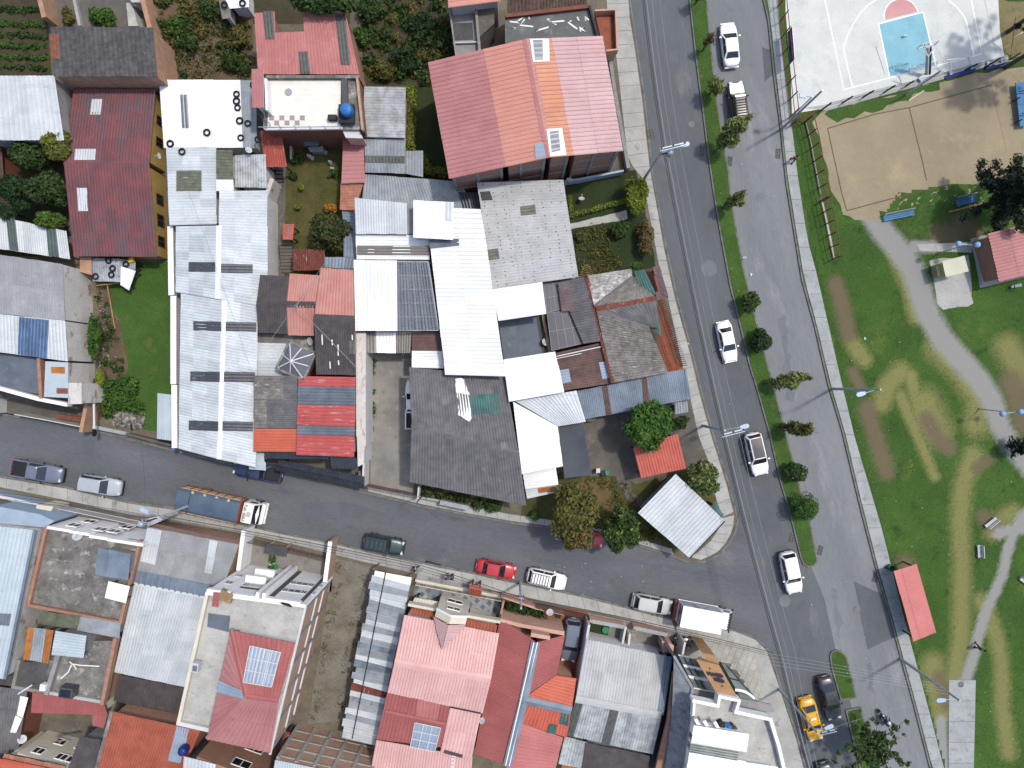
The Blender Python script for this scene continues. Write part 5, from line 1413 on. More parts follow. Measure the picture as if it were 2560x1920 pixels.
# --- left: grey house with white peeling side wall
B=hs('house','house with grey ribbed roof, blue skylight and peeling white side wall','01',250,1000)
qa=rf(B,'01',[-420,480,540,622,562,1110,-420,1010],(5.0,5.0,5.0,5.0),'fibre_grey',prof='trap',pitch=0.26,amp=0.03,sw=1.0,sl=2.4,most=60,wall='plaster_peeled',inset=0.05)
qb=rf(B,'01',[-420,1012,562,1112,584,1462,-420,1330],(5.0,5.0,4.9,4.9),'zinc_light',pitch=0.3,sw=1.0,sl=5,wall='plaster_peeled',inset=0.05)
sky_(qb,'01',[170,1080,425,1106,408,1442,158,1402],'poly_blue',sl=1.6)
flat(B,'01',[-420,1330,340,1440,375,1755,-420,1600],3.9,'slab_blue','brick')
flat(B,'01',[392,1462,586,1472,590,1780,380,1770],4.7,'zinc_skyblue','plaster_peeled',inset=0.02)
flat(B,'01',[440,1510,560,1512,560,1570,442,1565],4.72,'rust_orange',None,name='rust_patch',th=0.01)
flat(B,'02',[488,36,586,36,586,84,488,84],4.722,'brick_dark',None,name='rust_patch',th=0.01)
parapet(B,PT('01',[366,1450,384,1770],4),4.6,3.8,'brick',w=0.3)
flat(B,'02',[585,-10,705,-10,705,172,590,175],4.6,'plaster_peeled','plaster_peeled',name='wall_top')
parapet(B,PT('02',[-60,15,360,130,590,175],4),4.5,3.6,'plaster_clean',w=0.35)
flat(B,'02',[-60,40,330,130,560,185,540,200,300,160,-60,78],3.5,'dark_trim',None,name='eave')
bwall('boundary_wall',[P(*tl('02',60,240)),P(*tl('02',62,130))],2.2,'plaster_white',w=0.15,label='white yard wall beside the brick corner at the left edge')
flat(B,'02',[60,120,66,120,66,126,60,126],0.5,'plaster_white',None,name='step')
bwall('boundary_wall',[P(*tl('02',818,390)),P(*tl('02',862,160))],2.3,'adobe',w=0.35,label='tan wall end between the brick yard and the rubbish heap')
yard('courtyard',tp('02',-60,80,560,190,800,170,800,345,250,245,-60,220),'concrete_dark',0.127)
bwall('brick_yard_wall',[P(*tl('02',540,280)),P(*tl('02',800,315))],0.5,'brick_dark',w=0.5,label='low brick ledge in the small yard by the street',cat='wall')
bwall('gate_wall',[P(*tl('02',240,256)),P(*tl('02',510,305)),P(*tl('02',800,362))],1.9,'white_metal',w=0.08,label='white metal street gate left of the rubbish heap',cat='gate')
bwall('boundary_wall',[P(*tl('02',845,368)),P(*tl('02',1130,425))],0.7,'concrete_pale',w=0.35,label='pale low wall in front of the rubbish heap')
bwall('boundary_wall',[P(*tl('02',1140,428)),P(*tl('02',1500,520))],0.9,'concrete_dark',w=0.25,label='dark low wall under the pale blue awning')
bwall('boundary_wall',[P(700,470),P(668,560),P(672,690)],2.6,'plaster_peeled',w=0.4,label='white wall along the stepped alley beside the zinc workshop')
# stepped alley
s0=empty('steps',P(705,640,0.12),'concrete steps descending the narrow alley by the garden','steps')
for k in range(9):
 a=tl('11',275,460+k*28);p=P(*a,0.2)
 MB().box((p.x,p.y,0.14+0.05*(9-k)),(1.25,0.3,0.1*(10-k))).build('step','concrete_dark',s0)
s0=empty('steps',P(697,460,0.12),'upper flight of concrete steps below the weathered red canopy','steps')
for k in range(6):
 p=P(*tl('10',200,1470+k*32),0.2);MB().box((p.x,p.y,0.13+0.05*(6-k)),(0.8,0.28,0.1*(7-k))).build('step','concrete_dark',s0)
B=hs('porch','tiny clay tiled porch roof on a white gate post in the alley','11',280,350,'porch')
rf(B,'11',[236,278,332,278,320,412,228,408],2.6,'terracotta_tile',h=1,prof='tile',pitch=0.2,wall=None,posts=True,sw=0.6,sl=0.7)
mb=MB().bar(P(*tl('11',282,280),2.75),P(*tl('11',274,410),2.75),0.12,0.06);mb.build('ridge_cap','zinc_blue',B)
# ================================================================ BUILDINGS, south block
# --- far left: blue-white house
B=hs('house','tall house with pale blue metal roof and blue front at the left edge','02',60,1500)
s1=rf(B,'',[-130,1300,87,1325,12,1697,-200,1672],(6.0,6.0,5.9,5.9),'zinc_skyblue',src=True,prof='wave',pitch=0.34,sw=1.1,sl=3.4,wall='plaster_peeled',inset=0.1,most=50)
sky_(s1,'03',[-40,318,100,325,84,428,-50,420],'poly_grey')
mb=MB().bar(s1.quad[1],s1.quad[2],0.25,0.15).build('gutter','zinc_blue',B)
flat(B,'02',[-60,1050,345,1125,470,1185,385,1240,-60,1200],4.9,'plaster_blue','plaster_blue',name='balcony_roof')
e=near_edge(s1,P(20,1300,4))
wall_windows(s1,e,[(0.55,0.62),(0.66,0.73),(0.8,0.92)],3.9,5.2);wall_windows(s1,e,[(0.6,0.7),(0.8,0.92)],1.2,2.6)
flat(B,'02',[320,1040,460,1060,400,1180,290,1140],3.0,'plaster_cream','plaster_cream',name='porch')
window(B,P(*tl('02',325,1130),0),P(*tl('02',375,1140),0),3.4,4.4,out=(0,100))
bwall('street_wall',[P(-20,1222),P(*tl('02',560,1055))],1.7,'plaster_blue',w=0.25,label='light blue street wall with white coping at the lower left',cat='wall',cap_m='white_metal')
def grille(name,label,a,b,h0,h1,n,m,reach=0.5,dirv=(0,-1)):
 """street railing: rails, many bars, each bar a part"""
 g=empty(name,(a+b)/2+Vector((0,0,0.12)),label,'railing')
 mb=MB()
 for zz in (h0,h1):mb.bar((a.x,a.y,zz),(b.x,b.y,zz),0.06)
 mb.build('rail',m,g)
 for k in range(n):
  p=a.lerp(b,k/(n-1));MB().box((p.x,p.y,(h0+h1)/2),(0.045,0.045,h1-h0+0.2)).build('bar',m,g)
 return g
grille('railing','white railing between the blue wall and the utility poles',P(*tl('02',560,1040)),P(*tl('02',1280,1190)),0.5,2.0,44,'white_metal')
bwall('boundary_wall',[P(*tl('02',480,1210)),P(*tl('02',575,1045))],2.6,'plaster_white',w=0.4,label='sloping white party wall behind the white railing')

# --- stained concrete roof terrace
B=hs('house','flat roofed house with stained concrete deck and brick parapets','02',800,1500)
tq=flat(B,'',[118,1320,352,1352,306,1553,76,1512],4.5,'slab_stained','plaster_white',src=True)
parapet(B,[P(117,1318,4.8),P(72,1512,4.8),P(302,1556,4.8),P(350,1354,4.8)],4.95,4.4,'brick',w=0.28)
# stepped white front
for i,(x0,x1,yo,zt)in enumerate(((405,600,0,5.2),(600,770,18,5.3),(770,925,62,5.2),(925,1235,80,5.25))):
 a=P(*tl('02',x0,1240+(x0-405)*0.155+yo*0.3),zt);b=P(*tl('02',x1,1240+(x1-405)*0.155+yo*0.3),zt)
 MB().bar(Vector((a.x,a.y,(zt+0.1)/2)),Vector((b.x,b.y,(zt+0.1)/2)),0.25+0.01*i,zt-0.1).build('front_wall','plaster_clean',B)
for x0,z0 in ((520,3.1),(750,3.1),(870,3.0),(540,0.9),(880,0.9)):
 a=P(*tl('02',x0,1236+(x0-405)*0.155),5.2);b=P(*tl('02',x0+95,1236+(x0-310)*0.155),5.2);n_=Vector((0,0.16,0))
 window(B,a+n_,b+n_,z0,z0+1.3,out=(a.x,200))
rf(B,'02',[850,1412,1130,1466,1106,1692,820,1650],(6.6,6.6,6.4,6.4),'zinc_blue',prof='seam',pitch=0.8,amp=0.05,sw=1.2,sl=6,wall='plaster_grey',base=4.4,inset=0.35)
rf(B,'03',[938,44,1122,88,1086,236,904,190],(5.8,5.8,5.7,5.7),'zinc_white',prof='flat',amp=0,sw=3,sl=3,posts=True,base=4.5)
# annex south of it
B=hs('house','annex with olive and orange strip roofs around a grey lower deck','03',600,700)
rf(B,'03',[345,300,690,348,660,462,330,412],5.2,'poly_olive',prof='flat',sw=1.1,sl=4,wall='plaster_grey')
rf(B,'03',[692,348,1042,405,1030,540,664,468],5.0,'zinc_grey',prof='flat',sw=1.3,sl=4,wall='plaster_grey')
rf(B,'03',[240,436,294,444,250,728,196,718],6.0,'rust_orange',pitch=0.25,sl=5,wall='plaster_grey');rf(B,'03',[296,444,398,458,358,745,254,728],6.0,'zinc_grey',pitch=0.25,sl=5,wall='plaster_grey')
rf(B,'03',[400,458,462,468,416,756,362,746],6.0,'rust_orange',pitch=0.25,sl=5,wall='plaster_grey')
rf(B,'03',[482,474,752,516,726,706,446,680],6.2,'zinc_skyblue',h=1,pitch=0.3,sw=0.6,sl=1.4,wall='plaster_grey')
flat(B,'03',[440,560,985,560,885,1100,400,1020],4.4,'slab_stained','brick_pale')
flat(B,'03',[110,740,440,745,400,985,110,960],4.0,'slab_dark','plaster_grey')
parapet(B,PT('03',[990,555,880,1100],5),5.0,4.3,'brick',w=0.35);parapet(B,PT('03',[880,1100,385,1015],5),4.8,4.3,'slab_pale',w=0.3);parapet(B,PT('03',[495,700,400,1010],5),5.0,3.9,'plaster_grey',w=0.4)
parapet(B,PT('03',[160,740,110,960,380,1005],4.6),4.6,3.9,'concrete_yard',w=0.3)
mb=MB();c=P(*tl('03',620,975),4.5);mb.box((c.x,c.y,4.95),(1.3,0.95,1.1),R(-8));o=mb.build('roof_hatch','slab_dark',B)
mb=MB();mb.box((c.x-0.02,c.y-0.05,5.52),(1.0,0.7,0.06),R(-8));mb.build('pane','glass_dark',o)
c=P(*tl('03',368,965),5.3);MB().box((c.x,c.y,5.0),(0.5,0.6,0.7),R(-8)).build('vent_box','plaster_clean',B)
for k,a in enumerate(([600,740,625,760,700,772,860,780],[620,765,590,830,525,890],[630,760,660,805])):
 pts_=PT('03',a,4.4);wband('crack_seal',pts_,0.1,'patch_white',4.41+0.002*k);o=COL.objects[-1];del o['kind'];o.parent=B;o.location=o.location-B.location
B=hs('house','house with dull red ribbed strip roof over a cream back court','03',600,1150)
rf(B,'03',[280,1000,905,1108,925,1190,900,1312],1,'red_paint',wall=None)if False else None
rf(B,'03',[282,1000,900,1106,930,1200,268,1182],(4.7,4.7,4.3,4.3),'brick_red',prof='trap',pitch=0.36,sw=1.1,sl=4,wall='plaster_cream')
rf(B,'03',[800,1195,930,1200,895,1312,800,1290],4.2,'brick_red',prof='trap',pitch=0.36,sw=1.1,sl=4,wall='plaster_cream')
yard('courtyard',tp('03',240,1200,900,1280,880,1480,200,1450),'concrete_dark',0.127)
V,F=prism(PT('03',[150,1530,560,1640,570,1700,120,1700],4.8),0.1);obj('wall',V,F,'plaster_cream',B)
for x0,y0,z0 in ((430,1512,3.2),(525,1540,3.2),(230,1535,3.2),(480,1600,0.9),(300,1460,1.0)):
 a=P(*tl('03',x0,1530+(x0-150)*0.268),4.8);b=P(*tl('03',x0+85,1530+(x0-65)*0.268),4.8)
 window(B,a+Vector((0,0.02,0)),b+Vector((0,0.02,0)),z0,z0+1.0,out=(a.x,200))
bwall('boundary_wall',[P(*tl('03',250,1190)),P(*tl('03',150,1520))],3.2,'plaster_cream',w=0.3,label='cream court wall with a lattice beside the dark roofs at the lower left')
rf(B,'03',[40,1530,565,1640,555,1760,-60,1760],(5.2,5.2,5.3,5.3),'clay_old',pitch=0.26,sw=1.0,sl=4,wall='plaster_cream')
rf(B,'03',[-300,1560,40,1580,550,1690,-300,1800],5.5,'orange_red',pitch=0.3,sw=1.0,sl=4,wall=None)
B=hs('shed','long dark corrugated roof along the lower left edge','03',60,1200,'shed')
rf(B,'03',[-300,780,130,800,150,960,-300,900],(3.9,3.9,4.2,4.2),'fibre_brown',pitch=0.26,amp=0.06,sw=1.0,sl=2.4,wall='brick_dark')
r=rf(B,'03',[-300,905,236,990,130,1700,-300,1700],(4.2,4.2,3.4,3.4),'fibre_dark',pitch=0.26,amp=0.06,sw=1.0,sl=2.4,wall='brick_dark')
for a in ([182,1030,248,1045,200,1220,148,1200],[140,1200,195,1225,142,1350,92,1345]):
 sky_(r,'03',a,'zinc_white',lift=0.08)
B=hs('shed','narrow dark grey slab roof between cream court and orange roof','03',720,1560,'shed')
rf(B,'03',[690,1388,872,1412,822,1740,560,1740],4.6,'fibre_brown',prof='flat',sw=1.3,sl=4,wall='plaster_grey')

# --- grey and pale blue roofed house
B=hs('house','long house with grey sheet roof over paler corrugated roof','03',1400,300)
A_,B_=[367,1317],[596,1361];C_,D_=[469,1718],[285,1680]
def md(t):return mixp(A_,D_,t),mixp(B_,C_,t)
l,rr2=md(0.30)
ga=rf(B,'',A_+B_+rr2+l,(3.9,3.9,4.1,4.1),'fibre_grey',src=True,prof='trap',pitch=0.28,amp=0.03,sw=1.05,sl=2.4,wall='brick_pale',inset=0.15)
sky_(ga,'02',[1275,1240,1400,1265,1340,1560,1215,1530],'zinc_light',prof='trap');sky_(ga,'02',[1815,1345,1880,1358,1830,1640,1770,1630],'zinc_light',prof='trap')
l2_,rr3=md(0.40)
gb=rf(B,'',l+rr2+rr3+l2_,4.15,'zinc_blue',src=True,prof='trap',pitch=0.5,amp=0.03,sw=1.2,sl=3,wall='brick_pale',inset=0.15)
gc=rf(B,'',l2_+rr3+C_+D_,(4.2,4.2,3.8,3.8),'zinc_light',src=True,pitch=0.28,amp=0.05,sw=1.05,sl=2.3,most=84,wall='brick_pale',inset=0.15)
cap(gb,gb.quad[3],gb.quad[2],'zinc_light',w=0.5)
rf(B,'03',[1030,852,1620,962,1572,1196,980,1080],(3.3,3.3,3.0,3.0),'fibre_brown',pitch=0.24,amp=0.05,sw=1.0,sl=3,wall='plaster_cream')
parapet(B,[P(*tl('02',1290,1212),3.2),P(*tl('02',1388,1168),3.2)],3.3,0.1,'plaster_white',w=0.35,name='party_wall')
# brown railed front
fr=flat(B,'02',[1310,1200,2090,1360,2065,1385,1290,1235],2.4,'purple_sheet',None,name='front_canopy',th=0.08)
grille('railing','dark red railing in front of the grey roofed house',P(*tl('02',1400,1170)),P(*tl('02',2130,1325)),0.4,2.2,46,'brown_sheet')
B=hs('house','house with dense orange tiled roof and clear strip by the blue barrel','03',1300,1450)
r=rf(B,'03',[968,1166,1732,1332,1572,1700,825,1700],(5.4,5.4,5.0,5.0),'orange_tile',prof='tile',pitch=0.24,amp=0.06,sw=1.0,sl=1.2,most=90,wall='brick')
sky_(r,'03',[1530,1292,1642,1316,1560,1612,1452,1590],'poly_pale',sl=0.9,pitch=0.24)
MB().bar(r.quad[0],r.quad[3],0.3,0.2).build('verge','slab_stained',B)
tk=empty('barrel',P(*tl('03',1608,1480),5.4),'blue tarpaulin wrapped barrel at the edge of the orange tiles','barrel')
c=ORG[tk.name];MB().lathe(c,[(0.38,0),(0.42,0.2),(0.40,0.5),(0.42,0.8),(0.36,1.0),(0.15,1.05)],14).build('drum','barrel_blue',tk,True)

# --- white fronted three storey house
B=hs('house','three storey house with white panelled front and brick east side','13',100,500)
hz=9.4
sq=flat(B,'',[*tl('03',1800,150),*tl('13',430,258),*tl('13',120,1530),*tl('03',1555,1255)],hz,'slab_pale',None,src=True)
Vw,Fw=prism(inset_poly([p-Vector((0,0,0.21))for p in sq],0.04),0.1);obj('wall',Vw,Fw,'brick_pale',B)
ne=P(*tl('13',432,258),hz);nw=P(*tl('03',1805,148),hz);se=P(*tl('13',125,1530),hz);sw_=P(*tl('03',1560,1255),hz)
parapet(B,[nw,sw_],hz+0.5,hz-0.1,'plaster_cream',w=0.3);parapet(B,[sw_,P(*tl('03',1805,1310),hz)],hz+0.45,hz-0.1,'plaster_white',w=0.35)
parapet(B,[ne,se],hz+0.12,hz-0.05,'plaster_white',w=0.2)
# front facade pieces
def fpt(t,off=0.0,z=0.0):
 p=nw.lerp(ne,t);d=(ne-nw).normalized();n=Vector((-d.y,d.x,0))
 if n.y<0:n=-n
 return Vector((p.x,p.y,z))+n*off
def fbox(t0,t1,z0,z1,o0,o1,m,name,par=None):
 a=fpt(t0,(o0+o1)/2,(z0+z1)/2);b=fpt(t1,(o0+o1)/2,(z0+z1)/2)
 return MB().bar(a,b,o1-o0,z1-z0).build(name,m,par or B)
fbox(-0.01,1.01,0.1,hz+0.55,0.0,0.28,'plaster_clean','front_wall')
fbox(0.0,0.24,hz+0.05,hz+0.62,0.30,0.55,'plaster_clean','cornice');fbox(0.24,0.5,hz-0.2,hz+0.58,0.29,0.42,'plaster_clean','cornice');fbox(0.60,0.95,hz+0.0,hz+0.6,0.29,0.44,'plaster_clean','cornice')
fbox(0.50,0.535,0.3,hz+0.7,0.29,0.85,'plaster_clean','fin');fbox(0.565,0.60,0.3,hz+0.7,0.29,0.85,'plaster_clean','fin')
fbox(0.445,0.498,0.3,hz-0.25,0.29,0.36,'slab_dark','dark_panel');fbox(0.602,0.65,0.3,hz-0.1,0.29,0.36,'slab_dark','dark_panel');fbox(0.93,0.965,0.3,hz-0.1,0.29,0.37,'slab_dark','dark_panel')
for z0 in (0.6,3.2,5.8):
 fbox(0.24,0.44,z0+1.55,z0+1.95,0.29,0.34,'slab_dark','dark_panel')
for z0 in (2.9,5.4):
 fbox(0.22,0.44,z0,z0+0.5,0.3,0.95,'plaster_clean','balcony')
 for t0,t1,mm in ((0.24,0.30,'window_dark'),(0.32,0.42,'glass_green'),(0.66,0.71,'window_dark'),(0.72,0.85,'glass_green'),(0.86,0.91,'window_dark'),(0.05,0.12,'glass_green')):
  window(B,fpt(t0,0.29),fpt(t1,0.29),z0+0.75,z0+1.75,mm,'white_metal',out=fpt(0.5,30))
 window(B,fpt(0.972,0.29),fpt(1.0,0.29),z0+0.7,z0+1.6,'window_dark','white_metal',out=fpt(0.5,30))
# projecting party walls of the forecourt
for t_,nm in ((0.02,'left'),(1.0,'right')):
 a=fpt(t_,0.4,0);b=fpt(t_,4.4,0)
 MB().bar((a.x,a.y,1.5),(b.x,b.y,1.5),0.3,2.8).build('party_wall','plaster_clean' if t_<0.5 else 'brick_pale',B);MB().bar((a.x,a.y,2.95),(b.x,b.y,2.95),0.4,0.09).build('coping','plaster_clean',B)
# brick east side with concrete frame
for t_ in np.linspace(0.02,0.98,6):
 p=ne.lerp(se,t_);d=(se-ne).normalized();n=Vector((-d.y,d.x,0));n=n if n.x>0 else-n
 MB().box((p.x+n.x*-0.02,p.y+n.y*-0.02,(hz-0.3)/2),(0.3,0.14,hz-0.5),math.atan2(d.y,d.x)).build('column','plaster_grey',B)
for zb in (2.6,5.2):
 a=ne+Vector((0,0,zb-hz));b=se+Vector((0,0,zb-hz));d=(se-ne).normalized();n=Vector((-d.y,d.x,0));n=n if n.x>0 else-n
 MB().bar(a-n*0.02,b-n*0.02,0.12,0.28).build('beam','plaster_white',B)
flat(B,'03',[1800,320,1990,345,1975,485,1790,440],hz+0.015,'slab_blue',None,name='floor_patch',th=0.012)
rf(B,'03',[1845,140,1900,145,1885,272,1830,265],hz+0.9,'brick_red',prof='flat',wall='plaster_white',base=hz,inset=0.05)
MB().bar(P(*tl('03',1905,150),hz+0.4),P(*tl('03',2010,195),hz+0.4),0.9,0.5).build('timber_stack','wood',B)
# red hip roof on its top floor
Ha,Hb,Hc,Hd=[1995,465],[2212+340,578],[2212+125,1526],[1788,1408]
ra_,rb_=[2212-90+5,1040],[2212+195,1080]
za=hz+1.4;zb=hz+2.6
def h4(*a):return [v for p in a for v in p]
rf(B,'03',h4(Ha,Hb,rb_,ra_),(za,za,zb,zb),'brick_red',prof='trap',pitch=0.36,sw=1.1,sl=4,wall='plaster_white',base=hz)
sc=rf(B,'03',h4(Ha,ra_,ra_,Hd),(za,zb,zb,za),'rose',h=1,prof='trap',pitch=0.36,sw=1.1,sl=4,wall='plaster_white',base=hz,inset=0.3)
rd=rf(B,'03',h4(ra_,rb_,Hc,Hd),(zb,zb,za,za),'rose',prof='trap',pitch=0.42,sw=1.1,sl=2.6,wall='plaster_white',base=hz)
r=Roof();hr=[o for o in B.children if o.name.startswith('roof')]
n1=plane_of(PT('03',h4(Ha,Hb,rb_,ra_),(za,za,zb,zb)))
r.plane=n1;r.h=0;r.deck=rd.deck
sky_(r,'13',[-45,598,218,655,140,952,-105,910],'poly_pale',sl=1.3)
sky_(sc,'03',[1905,900,2100,990,2118,1060,1880,1000],'poly_pale',lift=0.1)
sk=[onplane(n1,*tl('13',*p))+Vector((0,0,0.17))for p in ((-45,598),(218,655),(140,952),(-105,910))]
mb=MB()
for s in (0,1/3,2/3,1):
 mb.bar(sk[0].lerp(sk[1],s),sk[3].lerp(sk[2],s),0.07,0.04);mb.bar(sk[0].lerp(sk[3],s),sk[1].lerp(sk[2],s),0.07,0.045)
mb.build('glazing_bar','white_metal',rd.deck)
cap(rd,P(*tl('03',*Ha),za),P(*tl('03',*ra_),zb),'brick_red',w=0.4);cap(rd,P(*tl('03',*Hd),za),P(*tl('03',*ra_),zb),'rose',w=0.4);cap(rd,P(*tl('03',*ra_),zb),P(*tl('03',*rb_),zb),'brick_red',w=0.4)
grille('railing','dark railing in front of the white panelled house',P(*tl('12',-40,1325)),P(*tl('12',640,1490)),0.4,2.1,42,'brown_sheet')
B=hs('gate_canopy','grey weathered canopy above the gate of the white panelled house','12',180,1430,'canopy')
rf(B,'12',[95,1378,272,1412,262,1498,72,1462],(2.7,2.7,2.5,2.5),'slab_pale',prof='flat',sw=4,sl=4,posts=True,wall=None)if False else None
V,F=slab(PT('12',[95,1378,272,1412,262,1498,72,1462],(2.8,2.8,2.5,2.5)),0.12);obj('canopy_slab',V,F,'slab_dark',B)
for px in ((110,1395),(250,1420),(240,1485),(90,1455)):
 p=P(*tl('12',*px),2.5);MB().box((p.x,p.y,1.25),(0.12,0.12,2.3)).build('post','plaster_pink',B)

# --- brick walled buildings at the bottom
B=hs('house','brick house at the bottom edge with windows and a pale zinc strip','03',2000,1580)
V,F=prism(PT('03',[1700,1560,1860,1620,1905,1640,2240,1760,2200,2000,1560,2000],6.6),0.1);obj('wall',V,F,'brick',B)
rf(B,'03',[1590,1556,1862,1624,1850,1900,1560,1900],6.8,'zinc_light',pitch=0.3,sw=1.0,sl=4,wall=None)
for x0,z0 in ((1960,4.6),(1980,1.6)):
 a=P(*tl('03',x0,1660+(x0-1905)*0.36),6.6);b=P(*tl('03',x0+150,1660+(x0-1755)*0.36),6.6)
 window(B,a+Vector((0.05,0.2,0)),b+Vector((0.05,0.2,0)),z0,z0+1.2,out=(0,300))
B=hs('house','tall brick house with concrete grid wall south of the gravel lot','13',600,1500)
bq=PT('13',[175,1580,980,1760,960,2100,100,2100],7.0)
V,F=prism(bq,0.1);obj('wall',V,F,'brick_pale',B)
rf(B,'13',[165,1588,600,1672,560,2000,100,2000],7.15,'zinc_skyblue',pitch=0.26,sw=1.0,sl=5,wall=None)
rf(B,'13',[604,1674,985,1752,960,2000,564,2000],6.9,'brick',prof='flat',wall=None)
a,b=PT('13',[175,1580,980,1760],7.0);d=(b-a).normalized();n=Vector((-d.y,d.x,0));n=n if n.y>0 else-n
for s in np.linspace(0.01,0.99,6):
 p=a.lerp(b,s)+n*0.04;MB().box((p.x,p.y,3.5),(0.3,0.12,6.7),math.atan2(d.y,d.x)).build('column','concrete',B)
for zb in (1.4,3.1,4.8,6.4):
 MB().bar(Vector((a.x,a.y,zb))+n*0.03,Vector((b.x,b.y,zb))+n*0.03,0.1,0.16).build('beam','concrete',B)
B=hs('shed','small rusty brown roof in the gap beside the tall brick house','13',240,1420,'shed')
rf(B,'13',[200,1500,250,1340,292,1350,270,1500],2.6,'rust',h=1,pitch=0.26,wall='brick_dark')

# --- long lean-to of mismatched zinc sheets
B=hs('lean_to','long lean-to roofed with mismatched overlapping zinc sheets','13',1050,700,'lean-to')
Lt,Rt,Rb,Lb=[1025,-55],[1345,22],[1032,1455],[745,1385]
tones=['zinc_white','zinc_light','zinc_grey','zinc_light','zinc_light','zinc_grey','zinc_rusty','zinc_grey','zinc_light','zinc_rusty','zinc_light','zinc_grey','zinc_junk','zinc_grey','zinc_light','zinc_junk','zinc_grey','zinc_grey','zinc_light','rust','zinc_light','zinc_rusty','zinc_grey','zinc_light','zinc_grey','zinc_light','zinc_light','zinc_light']
n_=len(tones);rq=random.Random(8)
deck=obj('roof',*slab([p-Vector((0,0,0.12))for p in PT('13',h4(Lt,Rt,Rb,Lb),(2.9,3.4,3.4,2.9))],0.08),'wood_dark',B)
for k in range(n_):
 t0,t1=k/n_,(k+1)/n_
 def ed(t,s,ex):
  l_=mixp(Lt,Lb,t);r__=mixp(Rt,Rb,t);e_=mixp(l_,r__,s)
  return P(*tl('13',e_[0]-ex,e_[1]),2.9+0.5*s)
 ex=rq.uniform(-12,22);sk_=rq.uniform(-0.006,0.006)
 qd=[ed(t0+sk_,0,ex),ed(t1+0.006,0,ex),ed(t1+0.006,1,0),ed(t0-sk_,1,0)]
 sheets(deck,[qd[0],qd[1],qd[2],qd[3]],tones[k],'wave',0.2,0.03,3.0,9.0,lift=rq.uniform(0,0.05))
for s in (0.3,0.98):
 mb=MB();pts_=[]
 for k in range(15):
  t=k/14;l_=mixp(Lt,Lb,t);r__=mixp(Rt,Rb,t);e_=mixp(l_,r__,s);pts_.append(P(*tl('13',e_[0],e_[1]),2.9+0.5*s+0.16+0.02*math.sin(3*k)))
 if s<0.5:mb.tube(pts_,0.05,6);mb.build('hold_down_cable','dark_trim',B)
for p in PT('13',h4(Lt,Rt,Rb,Lb),(2.7,3.2,3.2,2.7)):
 MB().box((p.x,p.y,p.z/2),(0.12,0.12,p.z-0.1)).build('post','wood',B)
for t in (0.33,0.66):
 l_=mixp(Lt,Lb,t);p=P(*tl('13',l_[0]+20,l_[1]),2.7);MB().box((p.x,p.y,1.4),(0.12,0.12,2.5)).build('post','wood',B)

# --- pink house with dormer
B=hs('house','house with pink corrugated roof, gabled dormer and cream front','13',1600,1000)
zE,zR=5.4,6.4
pa_=rf(B,'13',[1280,336,2100,494,2030,890,1196,745],(zE,zE,zR,zR),'salmon',pitch=0.3,amp=0.05,sw=1.1,sl=2.4,most=60,wall='plaster_cream',inset=0.25)
pb2=rf(B,'13',[1196,745,2030,890,1956,1185,1135,1005],(zR,zR,5.8,5.8),'salmon',pitch=0.3,amp=0.05,sw=1.1,sl=2.4,most=60,wall='plaster_cream',inset=0.25)
pc=rf(B,'13',[1135,1007,1676,1112,1600,1480,1040,1412],(5.7,5.7,5.1,5.1),'brick_red',prof='trap',pitch=0.36,sw=1.1,sl=4,wall='plaster_cream',inset=0.25)
pd_=rf(B,'13',[1678,1130,1942,1188,1862,1570,1595,1510],(5.7,5.7,5.2,5.2),'salmon',pitch=0.3,amp=0.05,sw=1.1,sl=2.4,wall='plaster_cream',inset=0.25)
pe=rf(B,'13',[1040,1414,1870,1560,1840,1900,950,1900],(5.1,5.1,4.4,4.4),'salmon',pitch=0.3,amp=0.05,sw=1.1,sl=2.4,most=60,wall='plaster_cream',inset=0.25)
cap(pa_,pa_.quad[3],pa_.quad[2],'salmon',w=0.7)
sky_(pc,'13',[1400,1062,1590,1100,1560,1262,1380,1220],'brick_red_pale',prof='trap')
sq2=[1375,1260,1598,1306,1545,1512,1335,1468]
sky_(pc,'13',sq2,'poly_pale',sl=1.0)
sk=[onplane(pc.plane,*tl('13',sq2[i],sq2[i+1]))+Vector((0,0,0.17))for i in range(0,8,2)]
mb=MB()
for s in (0,1/3,2/3,1):
 mb.bar(sk[0].lerp(sk[1],s),sk[3].lerp(sk[2],s),0.07,0.04);mb.bar(sk[0].lerp(sk[3],s),sk[1].lerp(sk[2],s),0.07,0.045)
mb.build('glazing_bar','white_metal',pc.deck)
cap(pc,P(*tl('13',1115,1175),5.6),P(*tl('13',1640,1285),5.6),'brick_red',w=0.4)
MB().bar(P(*tl('13',1628,1516),5.35),P(*tl('13',1785,1558),5.3),0.28,0.12).build('gutter_plate','fibre_brown',pe.deck)
MB().bar(P(*tl('13',1678,1132),5.9),P(*tl('13',1940,1186),5.9),0.12,0.1).build('gutter','dark_trim',pd_.deck)
wt=[onplane(pe.plane,*tl('13',*p))+Vector((0,0,0.09))for p in ((1690,1545),(1730,1553),(1715,1680),(1672,1680))]
for k in range(4):
 a=wt[0].lerp(wt[3],0.12+0.24*k);b=wt[1].lerp(wt[2],0.12+0.24*k)
 mb=MB();m_=(a+b)/2;d=(b-a);e_=(wt[3]-wt[0]).normalized()*0.16
 mb.tube([a+d*.1-e_,a+d*0.8-e_*0.8,b-d*0.1,a+d*0.7+e_*0.6,a+d*0.15+e_],0.04,5);mb.build('roof_lettering','patch_white',pe.deck)
